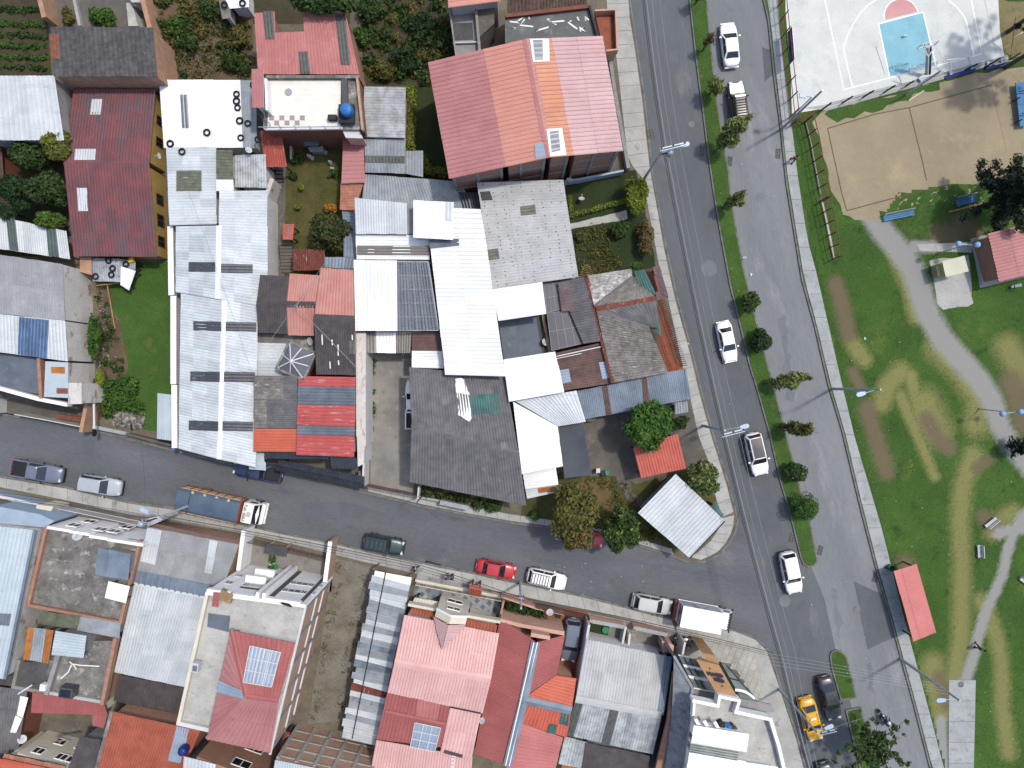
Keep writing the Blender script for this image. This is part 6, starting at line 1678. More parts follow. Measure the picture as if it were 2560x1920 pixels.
# dormer
dl,dr_,dp,dapex=(1532,348),(1812,420),(1655,425),(1612,632)
dz=zE+0.9
rf(B,'13',[dl[0],dl[1],dp[0],dp[1],dapex[0],dapex[1],dapex[0]-6,dapex[1]],(zE+.15,dz+.25,zR+.1,zR+.05),'rose_light',h=1,prof='trap',pitch=0.3,sw=1.0,sl=3,wall=None)
rf(B,'13',[dp[0],dp[1],dr_[0],dr_[1],dapex[0]+6,dapex[1],dapex[0],dapex[1]],(dz+.25,zE+.15,zR+.05,zR+.1),'rose_light',h=1,prof='trap',pitch=0.3,sw=1.0,sl=3,wall=None)
a,b=P(*tl('13',1545,350),zE),P(*tl('13',1810,418),zE);mid=(a+b)/2
d=(b-a).normalized();n=Vector((-d.y,d.x,0));n=n if n.y>0 else-n
V=[];
for off in (0.75,0.0):
 V+=[Vector((a.x,a.y,0.1))+n*off,Vector((b.x,b.y,0.1))+n*off,Vector((b.x,b.y,zE))+n*off,Vector((mid.x,mid.y,dz+0.1))+n*off,Vector((a.x,a.y,zE))+n*off]
obj('gable_wall',V,[[4,3,2,1,0],[5,6,7,8,9],[0,1,6,5],[1,2,7,6],[2,3,8,7],[3,4,9,8],[4,0,5,9]],'plaster_cream',B)
window(B,a.lerp(b,0.3)+n*0.76,a.lerp(b,0.72)+n*0.76,3.7,4.6,out=(0,300));window(B,a.lerp(b,0.25)+n*0.76,a.lerp(b,0.75)+n*0.76,1.4,2.4,out=(0,300))
mb=MB().bar(Vector((a.x,a.y,zE+.12))+n*0.8,Vector((mid.x,mid.y,dz+.25))+n*0.8,0.18,0.14).bar(Vector((b.x,b.y,zE+.12))+n*0.8,Vector((mid.x,mid.y,dz+.25))+n*0.8,0.18,0.14)
mb.build('bargeboard','plaster_clean',B)
rf(B,'13',[1345,278,1540,305,1528,360,1322,325],(4.2,4.2,4.6,4.6),'orange_tile',prof='tile',pitch=0.3,amp=0.06,sw=1.0,sl=2,wall='plaster_cream',inset=0.15)
rf(B,'13',[1820,370,2085,425,2072,485,1812,432],(4.2,4.2,4.6,4.6),'orange_tile',prof='tile',pitch=0.3,amp=0.06,sw=1.0,sl=2,wall='plaster_cream',inset=0.15)
parapet(B,PT('13',[1325,248,1545,290],4.5),4.6,3.7,'plaster_cream',w=0.25);parapet(B,PT('13',[1822,345,2100,395],4.5),4.6,3.7,'plaster_cream',w=0.25)
rf(B,'13',[1375,185,1578,225,1560,282,1345,238],(2.6,2.6,2.9,2.9),'plaster_cream',prof='trap',pitch=0.3,sw=1.0,sl=2,posts=True,wall=None)
# cream railings at the street
yw=bwall('street_wall',[P(*tl('13',1395,22)),P(*tl('13',2130,162))],0.7,'plaster_cream',w=0.25,label='cream street wall in front of the diamond tiled patio',cat='wall')
g=grille('railing','cream railing above the wall of the diamond tiled patio',P(*tl('13',1400,34)),P(*tl('13',2130,172)),0.9,1.9,48,'plaster_cream')
B=hs('gate_roof','small terracotta tiled roof over the patio gate','13',1895,120,'gate roof')
rf(B,'13',[1848,72,1955,95,1950,130,1842,110],(2.5,2.5,2.8,2.8),'terracotta_tile',prof='tile',pitch=0.22,sw=1,sl=1,posts=True)
rf(B,'13',[1842,112,1950,132,1944,182,1838,160],(2.8,2.8,2.4,2.4),'orange_tile',prof='tile',pitch=0.22,sw=1,sl=1,posts=True)
bwall('boundary_wall',[P(*tl('13',2140,170)),P(*tl('13',2100,360))],2.2,'adobe',w=0.2,label='thin wall between the tiled patio and the hedged garden')
bwall('boundary_wall',[P(*tl('13',1350,20)),P(*tl('13',1300,330))],2.6,'plaster_grey',w=0.2,label='grey wall between the zinc lean-to and the tiled patio')
# diamond tiles
dtile=None;cc_=P(*tl('13',1700,170),0.134)
for i in range(-9,10):
 for j in range(-5,6):
  if (i+j)%2:continue
  x=cc_.x+i*0.62+j*0.05;y=cc_.y+j*0.5-i*0.13
  if inside(G_PATIO,x,y)and inside(G_PATIO,x+.4,y)and inside(G_PATIO,x,y-.4)and inside(G_PATIO,x,y+.4):
   if dtile is None:
    V,F=prism([Vector((0.3,0,0.006)),Vector((0,0.3,0.006)),Vector((-0.3,0,0.006)),Vector((0,-0.3,0.006))],0)
    dtile=mesh_data('floor_tile',V,F,'slab_blue')
   o=bpy.data.objects.new('floor_tile',dtile);COL.objects.link(o)
   par=[k for k in COL.objects if k.name=='front_patio'][0]
   o.parent=par;o.location=Vector((x,y,0.133))-par.location

# --- red house with grey ridge
B=hs('house','long red roofed house with grey cross-shaped ridge caps','23',150,1000)
wA=rf(B,'',[1250,1547,1338,1603,1268,1915,1186,1884],(3.9,4.8,4.8,3.9),'brick_red',h=1,src=True,prof='trap',pitch=0.3,amp=0.05,sw=1.1,sl=6,wall='plaster_pink')
eA=rf(B,'23',[206,575,456,512,386,852,128,1030],(4.8,3.9,3.9,4.8),'brick_red',h=1,prof='trap',pitch=0.3,amp=0.05,sw=1.1,sl=6,wall='plaster_pink')
eB=rf(B,'23',[130,1036,380,858,556,886,515,1152],(4.8,4.0,3.9,4.5),'orange_red',prof='trap',pitch=0.3,amp=0.05,sw=1.1,sl=6,wall='plaster_pink')
eC=rf(B,'23',[110,1080,512,1164,470,1395,30,1260],(4.8,4.5,3.9,4.7),'orange_red',prof='trap',pitch=0.3,amp=0.05,sw=1.1,sl=6,wall='plaster_pink')
eD=rf(B,'23',[42,1262,440,1394,370,1690,-50,1670],(4.8,3.9,3.9,4.8),'brick_red_pale',h=1,prof='trap',pitch=0.36,amp=0.05,sw=1.1,sl=6,wall='plaster_pink')
sky_(eC,'23',[424,1178,502,1190,482,1292,408,1272],'teal_sheet');sky_(eC,'23',[322,1272,388,1284,368,1362,300,1350],'teal_sheet')
zc=4.95
for a,b in (((205,572),(100,1080)),((100,1080),(-40,1640))):cap(wA,P(*tl('23',*a),zc),P(*tl('23',*b),zc),'zinc_blue',w=0.85,th=0.1)
for s in (-1,1):
 MB().bar(P(*tl('23',205+s*15,572),zc),P(*tl('23',-40+s*15,1640),zc),0.1,0.08).build('ridge_mortar','patch_white',wA.deck)
cap(eB,P(*tl('23',105,1075),zc),P(*tl('23',515,1165),4.65),'zinc_blue',w=0.8,th=0.1)
ch=flat(B,'23',[165,490,330,520,328,552,162,525],5.4,'plaster_pink','plaster_pink',base=3.9,name='chimney')
flat(B,'13',[2110,368,2212+90,415,2212+455,480,2212+450,515,2212+60,440,2105,395],4.05,'plaster_pink','plaster_pink',name='eave_wall',base=0.1)
flat(B,'23',[165,400,312,432,318,476,170,450],3.0,'plaster_pink','plaster_pink',name='porch_roof',base=2.4)
bwall('boundary_wall',[P(*tl('23',640,350)),P(*tl('23',560,800)),P(*tl('23',545,900))],2.8,'plaster_white',w=0.22,label='white party wall right of the parked slate car')
bwall('boundary_wall',[P(*tl('13',2130,140)),P(*tl('23',200,235)),P(*tl('23',430,285))],1.6,'plaster_pink',w=0.2,label='pink street wall with white framed gate in front of the hedge')
gg=grille('railing','dark street gate with white frames before the brick drive',P(*tl('23',205,222)),P(*tl('23',650,325)),0.4,2.1,30,'dark_trim')

# --- pale zinc roofed house
B=hs('house','house with pale zinc roof, dark skylight strips and blue edge sheet','23',900,950)
za_=rf(B,'23',[640,542,1322,686,1250,1190,552,1052],(3.5,3.5,4.1,4.1),'fibre_light',pitch=0.3,amp=0.05,sw=1.1,sl=2.6,most=60,wall='plaster_white')
rf(B,'23',[1324,686,1388,698,1308,1200,1252,1190],(3.45,3.45,4.05,4.05),'zinc_blue',pitch=0.3,sw=1.1,sl=3,wall='plaster_white')
zb_=rf(B,'23',[550,1076,1288,1222,1216,1538,470,1372],(4.1,4.1,3.5,3.5),'zinc_dirty',pitch=0.28,amp=0.06,sw=1.1,sl=2.6,most=60,wall='plaster_white')
sky_(zb_,'23',[552,1086,612,1098,530,1388,474,1372],'poly_dull',sl=4);sky_(zb_,'23',[850,1146,922,1160,842,1455,772,1440],'poly_dull',sl=4)
cap(za_,P(*tl('23',550,1062),4.2),P(*tl('23',1288,1206),4.2),'fibre_light',w=0.7)
rf(B,'23',[455,1386,652,1432,600,1660,400,1620],3.0,'zinc_dirty',sw=1,sl=2,wall='plaster_white')
rf(B,'23',[640,1440,1190,1552,1160,1750,600,1700],3.2,'fibre_brown',prof='flat',sw=1.2,sl=3,wall='plaster_white')
rf(B,'23',[440,1610,610,1640,590,1760,400,1740],2.8,'rust_orange',pitch=0.28,wall='plaster_white')
flat(B,'23',[1296,560,1400,600,1390,672,1300,655],2.8,'plaster_pink','plaster_pink',name='porch_roof')
bwall('street_wall',[P(*tl('23',670,345)),P(*tl('23',940,395))],1.5,'plaster_pink',w=0.3,label='pink street wall with tiled coping before the small green lawn',cat='wall',cap_m='concrete_pale')
bwall('street_wall',[P(*tl('23',1040,405)),P(*tl('23',1300,460))],1.5,'plaster_pink',w=0.3,label='pink street wall with tiled coping before the concrete forecourt',cat='wall',cap_m='concrete_pale')
bwall('boundary_wall',[P(*tl('23',930,550)),P(*tl('23',960,400))],1.6,'plaster_white',w=0.2,label='left white wall of the narrow garden gate passage')
bwall('boundary_wall',[P(*tl('23',985,550)),P(*tl('23',995,460))],1.6,'plaster_white',w=0.2,label='right white wall of the narrow garden gate passage')
bwall('boundary_wall',[P(*tl('23',1400,650)),P(*tl('23',1432,490))],3.0,'plaster_white',w=0.2,label='white wall between the pink porch and the parked motorbikes')
fbw=MB();pts_=[P(*tl('23',x,y))for x,y in ((975,590),(1000,572),(1060,568),(1120,580),(1270,620))]
o=bwall('planter_wall',pts_,0.8,'plaster_white',w=0.2,label='curved white planter wall in the concrete forecourt',cat='planter')

# --- corner building with brown portal
B=hs('corner_building','corner building with grey textured side, glass front and white parapets','23',1750,1200,'building')
hz=8.2
roofp=PT('23',[1578,1090,1700,1112,1765,1128,1785,1025,1960,1060,1925,1170,2260,1240,2330,1540,2380,1900,1450,1900,1545,1230],7.6)
V,F=slab(roofp,0.25);obj('roof_terrace',V,F,'slab_pale',B)
bodyp=PT('23',[1565,975,1745,1015,1760,1120,1785,1025,1955,1060,2212,1115,2260,1240,2330,1540,2380,1900,1440,1900,1500,1600],7.3)
V,F=prism(inset_poly(PT('23',[1578,1090,2260,1240,2330,1540,2380,1900,1450,1900,1545,1230],7.32),0.06),0.1);obj('wall',V,F,'plaster_grey',B)
for seg in (((1575,1082),(1565,1215)),((1565,1215),(1590,1300)),):parapet(B,PT('23',[*seg[0],*seg[1]],hz),hz+0.1,7.5,'plaster_clean',w=0.22)
parapet(B,PT('23',[1570,1075,1775,1118],hz),hz+0.15,7.3,'plaster_clean',w=0.3);parapet(B,PT('23',[1775,1118,1790,1035,1960,1072,1928,1170],hz),hz+0.2,7.3,'plaster_clean',w=0.25)
parapet(B,PT('23',[1928,1170,2230,1235,2300,1460,2370,1760],hz),hz+0.15,7.3,'plaster_clean',w=0.3)
# grey front wings below the parapet
fl_=PT('23',[1560,975,1760,1015,1755,1105,1575,1065],5.6);V,F=slab(fl_,0.2);obj('front_ledge',V,F,'plaster_grey',B)
V,F=slab(PT('23',[1955,1055,2240,1110,2270,1180,1945,1140],5.6),0.2);obj('front_ledge',V,F,'plaster_grey',B)
# textured grey west side and brick lower side
mb=MB();W_=[P(*tl('23',1400,690),6.6),P(*tl('23',1560,965),6.6),P(*tl('23',1505,1600),6.6),P(*tl('23',1440,1900),6.6)]
for a,b in zip(W_,W_[1:]):mb.bar(Vector((a.x,a.y,3.4)),Vector((b.x,b.y,3.4)),0.25,6.5)
mb.build('side_wall','stucco_grey',B)
V,F=slab([W_[0],W_[1],W_[2],W_[3],P(*tl('23',1290,1900),4.9),P(*tl('23',1380,1250),4.9),P(*tl('23',1405,900),4.9)],0.3);obj('side_roof',V,F,'stucco_grey',B)
V,F=slab([P(*tl('23',1392,830),4.4),P(*tl('23',1462,905),4.4),P(*tl('23',1370,1310),4.4),P(*tl('23',1300,1700),4.4),P(*tl('23',1235,1690),4.4),P(*tl('23',1340,1250),4.4)],0.4);obj('brick_shoulder',V,F,'brick',B)
V,F=prism([P(*tl('23',1362,815),2.6),P(*tl('23',1395,822),2.6),P(*tl('23',1340,1240),2.6),P(*tl('23',1230,1690),2.6),P(*tl('23',1165,1690),2.6),P(*tl('23',1300,1190),2.6)],0.1);obj('dark_gap_fill',V,F,'black_metal',B)  # black block paints the shade of the empty gap between the houses
# glazed front under slanted frame
gz=[P(*tl('23',1430,680),3.6),P(*tl('23',1600,715),3.4),P(*tl('23',1740,1000),5.6),P(*tl('23',1568,965),5.6)]
glz=obj('glazing',*slab(gz,0.06),'glass_green',B)
mb=MB()
for s in (0,0.33,0.66,1):mb.bar(gz[0].lerp(gz[3],s)+Vector((0,0,.05)),gz[1].lerp(gz[2],s)+Vector((0,0,.05)),0.1+(0.18 if 0<s<1 else 0),0.08)
mb.build('glazing_bar','plaster_clean',glz)
mb=MB();mb.bar(gz[0]+Vector((0,0,.04)),gz[3]+Vector((0,0,.04)),0.14,0.1)
for s in (0.3,0.6):mb.bar(gz[0].lerp(gz[1],s)+Vector((0,0,.04)),gz[3].lerp(gz[2],s)+Vector((0,0,.04)),0.07,0.06)
mb.build('mullion','black_metal',glz)
gz2=[P(*tl('23',1790,745),3.2),P(*tl('23',1850,770),3.2),P(*tl('23',2120,1080),5.4),P(*tl('23',1955,1045),5.4)]
glz2=obj('glazing',*slab(gz2,0.06),'glass_green',B)
mb=MB();mb.bar(gz2[0],gz2[3],0.3,0.3);mb.bar(gz2[1],gz2[2],0.08,0.1)
for s in (0.45,):mb.bar(gz2[0].lerp(gz2[3],s),gz2[1].lerp(gz2[2],s),0.1,0.1)
mb.build('mullion','black_metal',glz2)
ca_=[]
for k in range(7):
 t=k/6;ca_.append(P(*tl('23',1925+190*t,985+95*t-28*math.sin(math.pi*t)),5.2))
mb=MB().tube(ca_,0.14,6);mb.build('curved_trim','plaster_clean',B)
# brown portal slab with letters
pz=[P(*tl('23',1592,722),6.2),P(*tl('23',1790,770),6.2),P(*tl('23',1950,1052),7.9),P(*tl('23',1770,1018),7.9)]
ps=obj('portal',*slab(pz,0.5),'portal_brown',B)
V,F=prism(PT('23',[1640,662,1756,690,1792,760,1700,745],5.0),0.1);obj('portal_leg',V,F,'portal_brown',B)
# dark raised lettering, two short lines
uu=(pz[1]-pz[0]);vv=(pz[3]-pz[0]);un,vn=uu.normalized(),vv.normalized()
rq=random.Random(3)
def pat(s,t):return pz[0].lerp(pz[1],s).lerp(pz[3].lerp(pz[2],s),t)+Vector((0,0,0.06))
def glyph(s0,t0,ds,dt,k):
 st_=[[((0,0),(0,1)),((0,0),(1,0.4)),((1,0.4),(0.2,1))],[((0,0),(1,0)),((0.5,0),(0.5,1)),((0,1),(1,1))],[((0,1),(0.5,0)),((0.5,0),(1,1)),((0.2,0.6),(0.8,0.6))],
[((0,0),(0,1)),((1,0),(1,1)),((0,0.5),(1,0.5))],[((1,0),(0,0)),((0,0),(0,1)),((0,1),(1,1)),((0,0.5),(0.8,0.5))],[((0,0),(0,1)),((0,1),(1,1)),((1,1),(1,0)),((1,0),(0,0))]][k%6]
 mb=MB()
 for(a,b),(c,d)in st_:mb.bar(pat(s0+a*ds,t0+b*dt),pat(s0+c*ds,t0+d*dt),0.1,0.1)
 mb.build('sign_letter','letter_navy',ps)
for k in range(7):glyph(0.16+0.105*k,0.33-0.004*k,0.07,0.1,k)
for k in range(4):glyph(0.34+0.12*k,0.47,0.08,0.11,k+3)
for s_,t_ in ((0.42,0.2),(0.55,0.7)):
 p=pat(s_,t_);MB().lathe(p-Vector((0,0,.05)),[(0.09,0),(0.07,0.1)],10).build('spotlight','brown_sheet',ps)
# white stair head and zinc roofs at its back
rf(B,'23',[1572,1290,2048,1366,2024,1520,1545,1440],(9.6,9.6,9.5,9.5),'zinc_white',h=1,pitch=0.3,sw=0.9,sl=5,wall='plaster_clean',base=7.6)
rf(B,'23',[1545,1442,1960,1510,1945,1598,1530,1520],(9.5,9.5,9.4,9.4),'glass_green',h=1,pitch=0.25,sw=0.9,sl=5,wall='plaster_clean',base=7.6)
rf(B,'23',[1528,1524,2020,1600,1930,1760,1500,1720],(9.4,9.4,9.3,9.3),'zinc_white',h=1,pitch=0.3,sw=0.9,sl=5,wall='plaster_clean',base=7.6)
rf(B,'23',[1925,1596,2300,1650,2290,1800,1920,1780],9.0,'zinc_white',h=1,pitch=0.3,sw=0.9,sl=5,wall='plaster_clean',base=7.6)
for k,(x0,y0)in enumerate(((1580,1225),(1655,1240),(1745,1250))):
 a,b=P(*tl('23',x0,y0),8.6),P(*tl('23',x0+45,y0+85),8.6);MB().bar(a,b,0.3,0.5).build('stair_wall','plaster_clean',B)
for k,(x,y,m_)in enumerate(((1790,1270,'dark_trim'),(1855,1290,'tank_blue'),(1890,1300,'wood_dark'))):
 c=P(*tl('23',x,y),7.7);o=MB().box((c.x,c.y,8.0),(0.6,0.7,0.6),0.4+k).box((c.x+0.1,c.y,8.35),(0.4,0.5,0.16),0.1*k).build('storage_crate',m_)
 tag(o,['dark crate beside the stair walls on the corner building roof','blue crate among the clutter on the corner building roof','brown crate at the right end of the rooftop clutter'][k],'crate','crates on the corner building roof')
# ================================================================ TREES AND PLANTS
def leaf_mesh(cs,rs,n,size,up=0.35,shell=0.55,seed=0,elong=1.5):
 """n leaf quads spread through blobs (centres cs, radii rs)"""
 g=np.random.default_rng(seed)
 cs=np.asarray(cs,float);rs=np.asarray(rs,float)
 if rs.ndim==1:rs=np.repeat(rs[:,None],3,1)
 w=rs.prod(1)**0.67;w=w/w.sum()
 k=g.choice(len(cs),n,p=w)
 d=g.normal(size=(n,3));d/=np.linalg.norm(d,axis=1)[:,None]
 r=shell+(1-shell)*g.random(n)**0.7
 r=np.where(g.random(n)<0.12,r*1.12,r)
 p=cs[k]+d*rs[k]*r[:,None]
 nrm=d+g.normal(scale=0.55,size=(n,3));nrm[:,2]+=up
 nrm/=np.linalg.norm(nrm,axis=1)[:,None]
 t=g.normal(size=(n,3));t-=(t*nrm).sum(1)[:,None]*nrm;t/=np.linalg.norm(t,axis=1)[:,None]
 b=np.cross(nrm,t)
 s=size*(0.6+0.8*g.random(n))[:,None]
 V=np.stack([p-t*s*0.5*elong,p+b*s*0.42,p+t*s*0.5*elong,p-b*s*0.42],1).reshape(-1,3)
 F=np.arange(4*n).reshape(-1,4)
 return V,F
def clumps(c,R_,m,seed,sub=0.42,flat=1.0):
 g=random.Random(seed);cs=[Vector(c)];rs=[Vector((R_[0]*0.72,R_[1]*0.72,R_[2]*0.72))]
 for i in range(m):
  th=g.uniform(0,2*math.pi);ph=math.acos(g.uniform(-0.35,1.0))
  k=g.uniform(0.5,0.78)
  cs.append(Vector((c[0]+R_[0]*k*math.sin(ph)*math.cos(th),c[1]+R_[1]*k*math.sin(ph)*math.sin(th),c[2]+R_[2]*k*math.cos(ph))))
  q=g.uniform(0.75,1.2)*sub;rs.append(Vector((R_[0]*q,R_[1]*q,R_[2]*q)))
 return [tuple(v)for v in cs],[tuple(v)for v in rs]
def tree(label,x,y,rx,ry,zc,rz,leaf,n=2600,size=0.24,m=12,seed=1,name='tree',cat='tree',group=None,trunk=0.16,sub=0.42,shell=0.5,base=None,mat2=None,bark='bark'):
 """crown centre given as photograph pixel at height zc; radii in metres"""
 c=P(x,y,zc)
 b=Vector((c.x,c.y,0.13))if base is None else Vector(P(base[0],base[1],0.13))
 t=empty(name,b,label,cat,group)
 cs,rs=clumps(c,(rx,ry,rz),m,seed,sub)
 mb=MB()
 top=Vector((c.x,c.y,max(0.4,zc-rz*0.2)))
 mb.tube([b-Vector((0,0,0.1)),b.lerp(top,0.5)+Vector((0.06,0.04,0)),top],[trunk,trunk*0.8,trunk*0.5],8)
 for i in range(1,min(len(cs),8)):
  q=Vector(cs[i]);s=b.lerp(top,0.45+0.07*i)
  mb.tube([s,s.lerp(q,0.5)+Vector((0,0,0.1)),q],[trunk*0.45,trunk*0.3,trunk*0.12],5)
 mb.build('trunk',bark,t)
 V,F=leaf_mesh(cs,rs,n,size,seed=seed,shell=shell)
 obj_np('crown',V,F,leaf,t)
 if mat2:
  V,F=leaf_mesh(cs,[tuple(v*1.04 for v in r_)for r_ in rs],mat2[1],mat2[2],seed=seed+50,shell=0.9)
  obj_np('blossom' if 'petal' in mat2[0]else 'crown',V,F,mat2[0],t)
 return t
def slim(label,bx,by,tx,ty,ht,r,leaf,n=900,size=0.2,seed=1,lo=0.22,group='slim trees along the median',el=2.6,cone=True):
 b=P(bx,by,0.2);tp_=P(tx,ty,ht)
 t=empty('median_tree',b,label,'tree',group)
 g=random.Random(seed);cs=[];rs=[]
 k=11
 for i in range(k):
  s=lo+(1-lo)*i/(k-1)
  q=b.lerp(tp_,s);rad=r*(math.sin(math.pi*min(1,0.18+0.8*i/(k-1)))if cone else 1.0)
  cs.append((q.x+g.uniform(-.35,.35)*r,q.y+g.uniform(-.35,.35)*r,q.z+g.uniform(-.1,.1)));rs.append((rad*0.7,rad*0.7,rad*0.9))
 mb=MB().tube([b-Vector((0,0,.1)),b.lerp(tp_,0.5),tp_],[0.09,0.06,0.02],6)
 for c in cs[2::2]:
  q=Vector(c);s=b.lerp(tp_,lo*0.8+0.3*g.random());mb.tube([s,q+Vector((g.uniform(-r,r)*.6,g.uniform(-r,r)*.6,.2))],[0.03,0.01],4)
 mb.build('trunk','bark',t)
 V,F=leaf_mesh(cs,rs,n,size,seed=seed,shell=0.15,elong=el,up=0.0)
 obj_np('crown',V,F,leaf,t)
 return t
# clipped round shrubs on the median
G_='clipped round shrubs on the median'
tree('dense round clipped shrub on the median beside a white sedan',1902,852,1.12,1.12,1.5,1.0,'leaf_deep',3600,0.13,30,3,'round_shrub','shrub',G_,0.08,0.40,0.8)
tree('round clipped shrub with scattered white blossoms on the median',1987,1182,1.08,1.0,1.4,0.95,'leaf_mid',3000,0.14,26,4,'round_shrub','shrub',G_,0.08,0.40,0.75,mat2=('petal',34,0.16))
tree('largest round clipped shrub on the median near its rounded end',2011,1268,1.36,1.36,1.8,1.2,'leaf_fresh',4600,0.13,34,5,'round_shrub','shrub',G_,0.08,0.40,0.8)
tree('loose bushy green shrub on the median below a white paper scrap',1872,754,1.05,1.15,1.7,0.9,'leaf_mid',1300,0.22,9,6,'median_shrub','shrub',None,0.07,0.4,0.35,base=(1858,758))
# slim leaning trees
slim('tall feathery tree leaning over the right lanes near the pickup jeep',1780,386,1884,282,7.0,1.15,'leaf_willow',2200,0.2,11)
slim('slim feathery tree on the median opposite the lime hedge',1806,520,1870,484,5.0,0.75,'leaf_willow',900,0.2,12)
slim('feathery tree on the median above the upper park lamp pole',1906,960,2030,944,5.2,0.95,'leaf_willow',1500,0.2,13)
slim('feathery tree on the median below the upper park lamp pole',1944,1068,2040,1070,5.0,0.95,'leaf_olive',1700,0.2,14)
slim('sparse thin tree on the median beside the white jeep',1772,236,1800,205,3.6,1.0,'leaf_willow',480,0.2,15,lo=0.4)
slim('very sparse twiggy tree on the median beside the topmost white sedan',1756,128,1780,80,3.6,0.7,'leaf_dry',150,0.18,16,lo=0.4)
slim('twiggy bare tree on the median at the top edge',1740,8,1752,-26,3.4,0.7,'leaf_dry',140,0.18,17,lo=0.4)
# open spreading tree at the bottom right
bt_=empty('tree',P(2168,1836,0.2),'open spreading leafy tree on the median at the bottom edge','tree')
b0=P(2168,1836,0.2);cen=P(2176,1858,3.8);mb=MB().tube([b0,b0.lerp(cen,0.6),cen],[0.12,0.1,0.08],8)
cs=[];rs=[];g=random.Random(21)
for i in range(20):
 a=i*2.399+g.uniform(-.3,.3);rr3_=4.3*math.sqrt((i+1)/20)*g.uniform(0.75,1.05)
 e_=Vector((cen.x+rr3_*math.cos(a),cen.y+rr3_*math.sin(a)-0.4,4.2+g.uniform(-.4,0.9)))
 mb.tube([cen,cen.lerp(e_,0.5)+Vector((0,0,.35)),e_],[0.05,0.035,0.015],5)
 for s in (0.45,0.62,0.8,1.0):
  q=cen.lerp(e_,s);cs.append((q.x+g.uniform(-.35,.35),q.y+g.uniform(-.35,.35),q.z+0.2));r0_=g.uniform(0.22,0.42);rs.append((r0_,r0_,r0_*0.6))
for k in range(6):cs.append((cen.x+g.uniform(-1,1.2),cen.y+g.uniform(-1.6,.4),4.3));rs.append((0.8,0.8,0.5))
mb.build('trunk','bark',bt_)
V,F=leaf_mesh(cs,rs,2600,0.22,seed=3,shell=0.1,elong=1.9);obj_np('crown',V,F,'leaf_mid',bt_)
# corner yard trees
tree('large round bright green tree over the red tiled car port',1620,1062,2.55,2.45,4.6,2.0,'leaf_fresh',5600,0.26,26,31,sub=0.34,shell=0.55)
tree('large olive-brown tree hiding a red car by the side street',1432,1284,2.5,3.5,4.6,2.2,'leaf_olive',6200,0.26,26,32,sub=0.34,shell=0.5)
tree('leafy green tree with a lime tip between the diamond roof and olive tree',1556,1322,1.9,2.6,4.0,1.9,'leaf_mid',4200,0.25,20,33,sub=0.36,shell=0.5,mat2=('leaf_lime',160,0.26))
tree('dusty green tree overhanging the avenue pavement by the diamond roof',1760,1194,1.65,1.75,3.4,1.5,'leaf_willow',2600,0.22,18,34,sub=0.38,shell=0.45,mat2=('leaf_mid',900,0.22))
tree('small bright green bush beside the olive-brown tree',1339,1288,0.62,0.6,1.0,0.5,'leaf_fresh',500,0.2,6,35,'bush','bush',None,0.05)
tree('dark green hedge bush between the blue zinc roof and the pavement',1702,1058,0.95,0.8,1.2,0.7,'leaf_mid',900,0.2,8,36,'bush','bush',None,0.05)
# gardens beside the pavement
tree('bright lime shrub bulging over the avenue pavement',1590,484,1.35,2.1,2.0,1.2,'leaf_lime',3200,0.2,18,41,'shrub','shrub',None,0.07,0.36)
tree('withered brown creeper along the pavement above the gate porch',1612,592,0.95,2.0,1.3,0.9,'leaf_dry',1800,0.2,14,42,'shrub','shrub',None,0.05,0.4)
tree('spiky green fern clump in the shaded roadside garden',1553,572,0.95,1.1,1.0,0.7,'leaf_mid',900,0.3,8,43,'fern','fern',None,0.05)
tree('small bush by the garden walk beside the pale warehouse roof',1452,592,0.7,0.6,0.8,0.5,'leaf_olive',420,0.22,6,44,'bush','bush',None,0.04)
tree('low ivy mound against the hipped roof',1590,664,0.9,0.28,3.6,0.4,'leaf_fresh',420,0.2,8,45,'ivy','ivy',None,0.05)
def hedge(label,px,w,h,leaf,n,seed,code=None):
 pts=PT(code,px,0.12)if code else PS(px,0.12)
 t=empty('hedge',pts[0],label,'hedge')
 mb=MB()
 for a,b in zip(pts,pts[1:]):mb.bar(a+Vector((0,0,h*.45)),b+Vector((0,0,h*.45)),w*0.7,h*0.8)
 mb.build('twigs','soil_dark',t)
 cs=[];rs=[]
 for a,b in zip(pts,pts[1:]):
  k=max(2,int((b-a).length/(w*0.6)))
  for i in range(k+1):
   q=a.lerp(b,i/k);cs.append((q.x,q.y,h*0.6));rs.append((w*0.6,w*0.6,h*0.55))
 V,F=leaf_mesh(cs,rs,n,0.15,seed=seed,shell=0.75);obj_np('foliage',V,F,leaf,t)
hedge('yellow-green hedge left of the gap along the garden walk',[495,60,510,205,718,155],0.45,0.8,'leaf_lime',1100,51,'21')
hedge('yellow-green hedge right of the gap along the garden walk',[742,145,960,88],0.45,0.8,'leaf_lime',800,52,'21')
hedge('broad yellow-green hedge along the pale zinc shed',[1345,800,1345,1290],0.95,1.2,'leaf_lime',2200,53,'10')
hedge('yellow-green hedge at the foot of the largest house',[1460,1400,1500,1490,1650,1510],0.9,1.2,'leaf_lime',1500,54,'10')
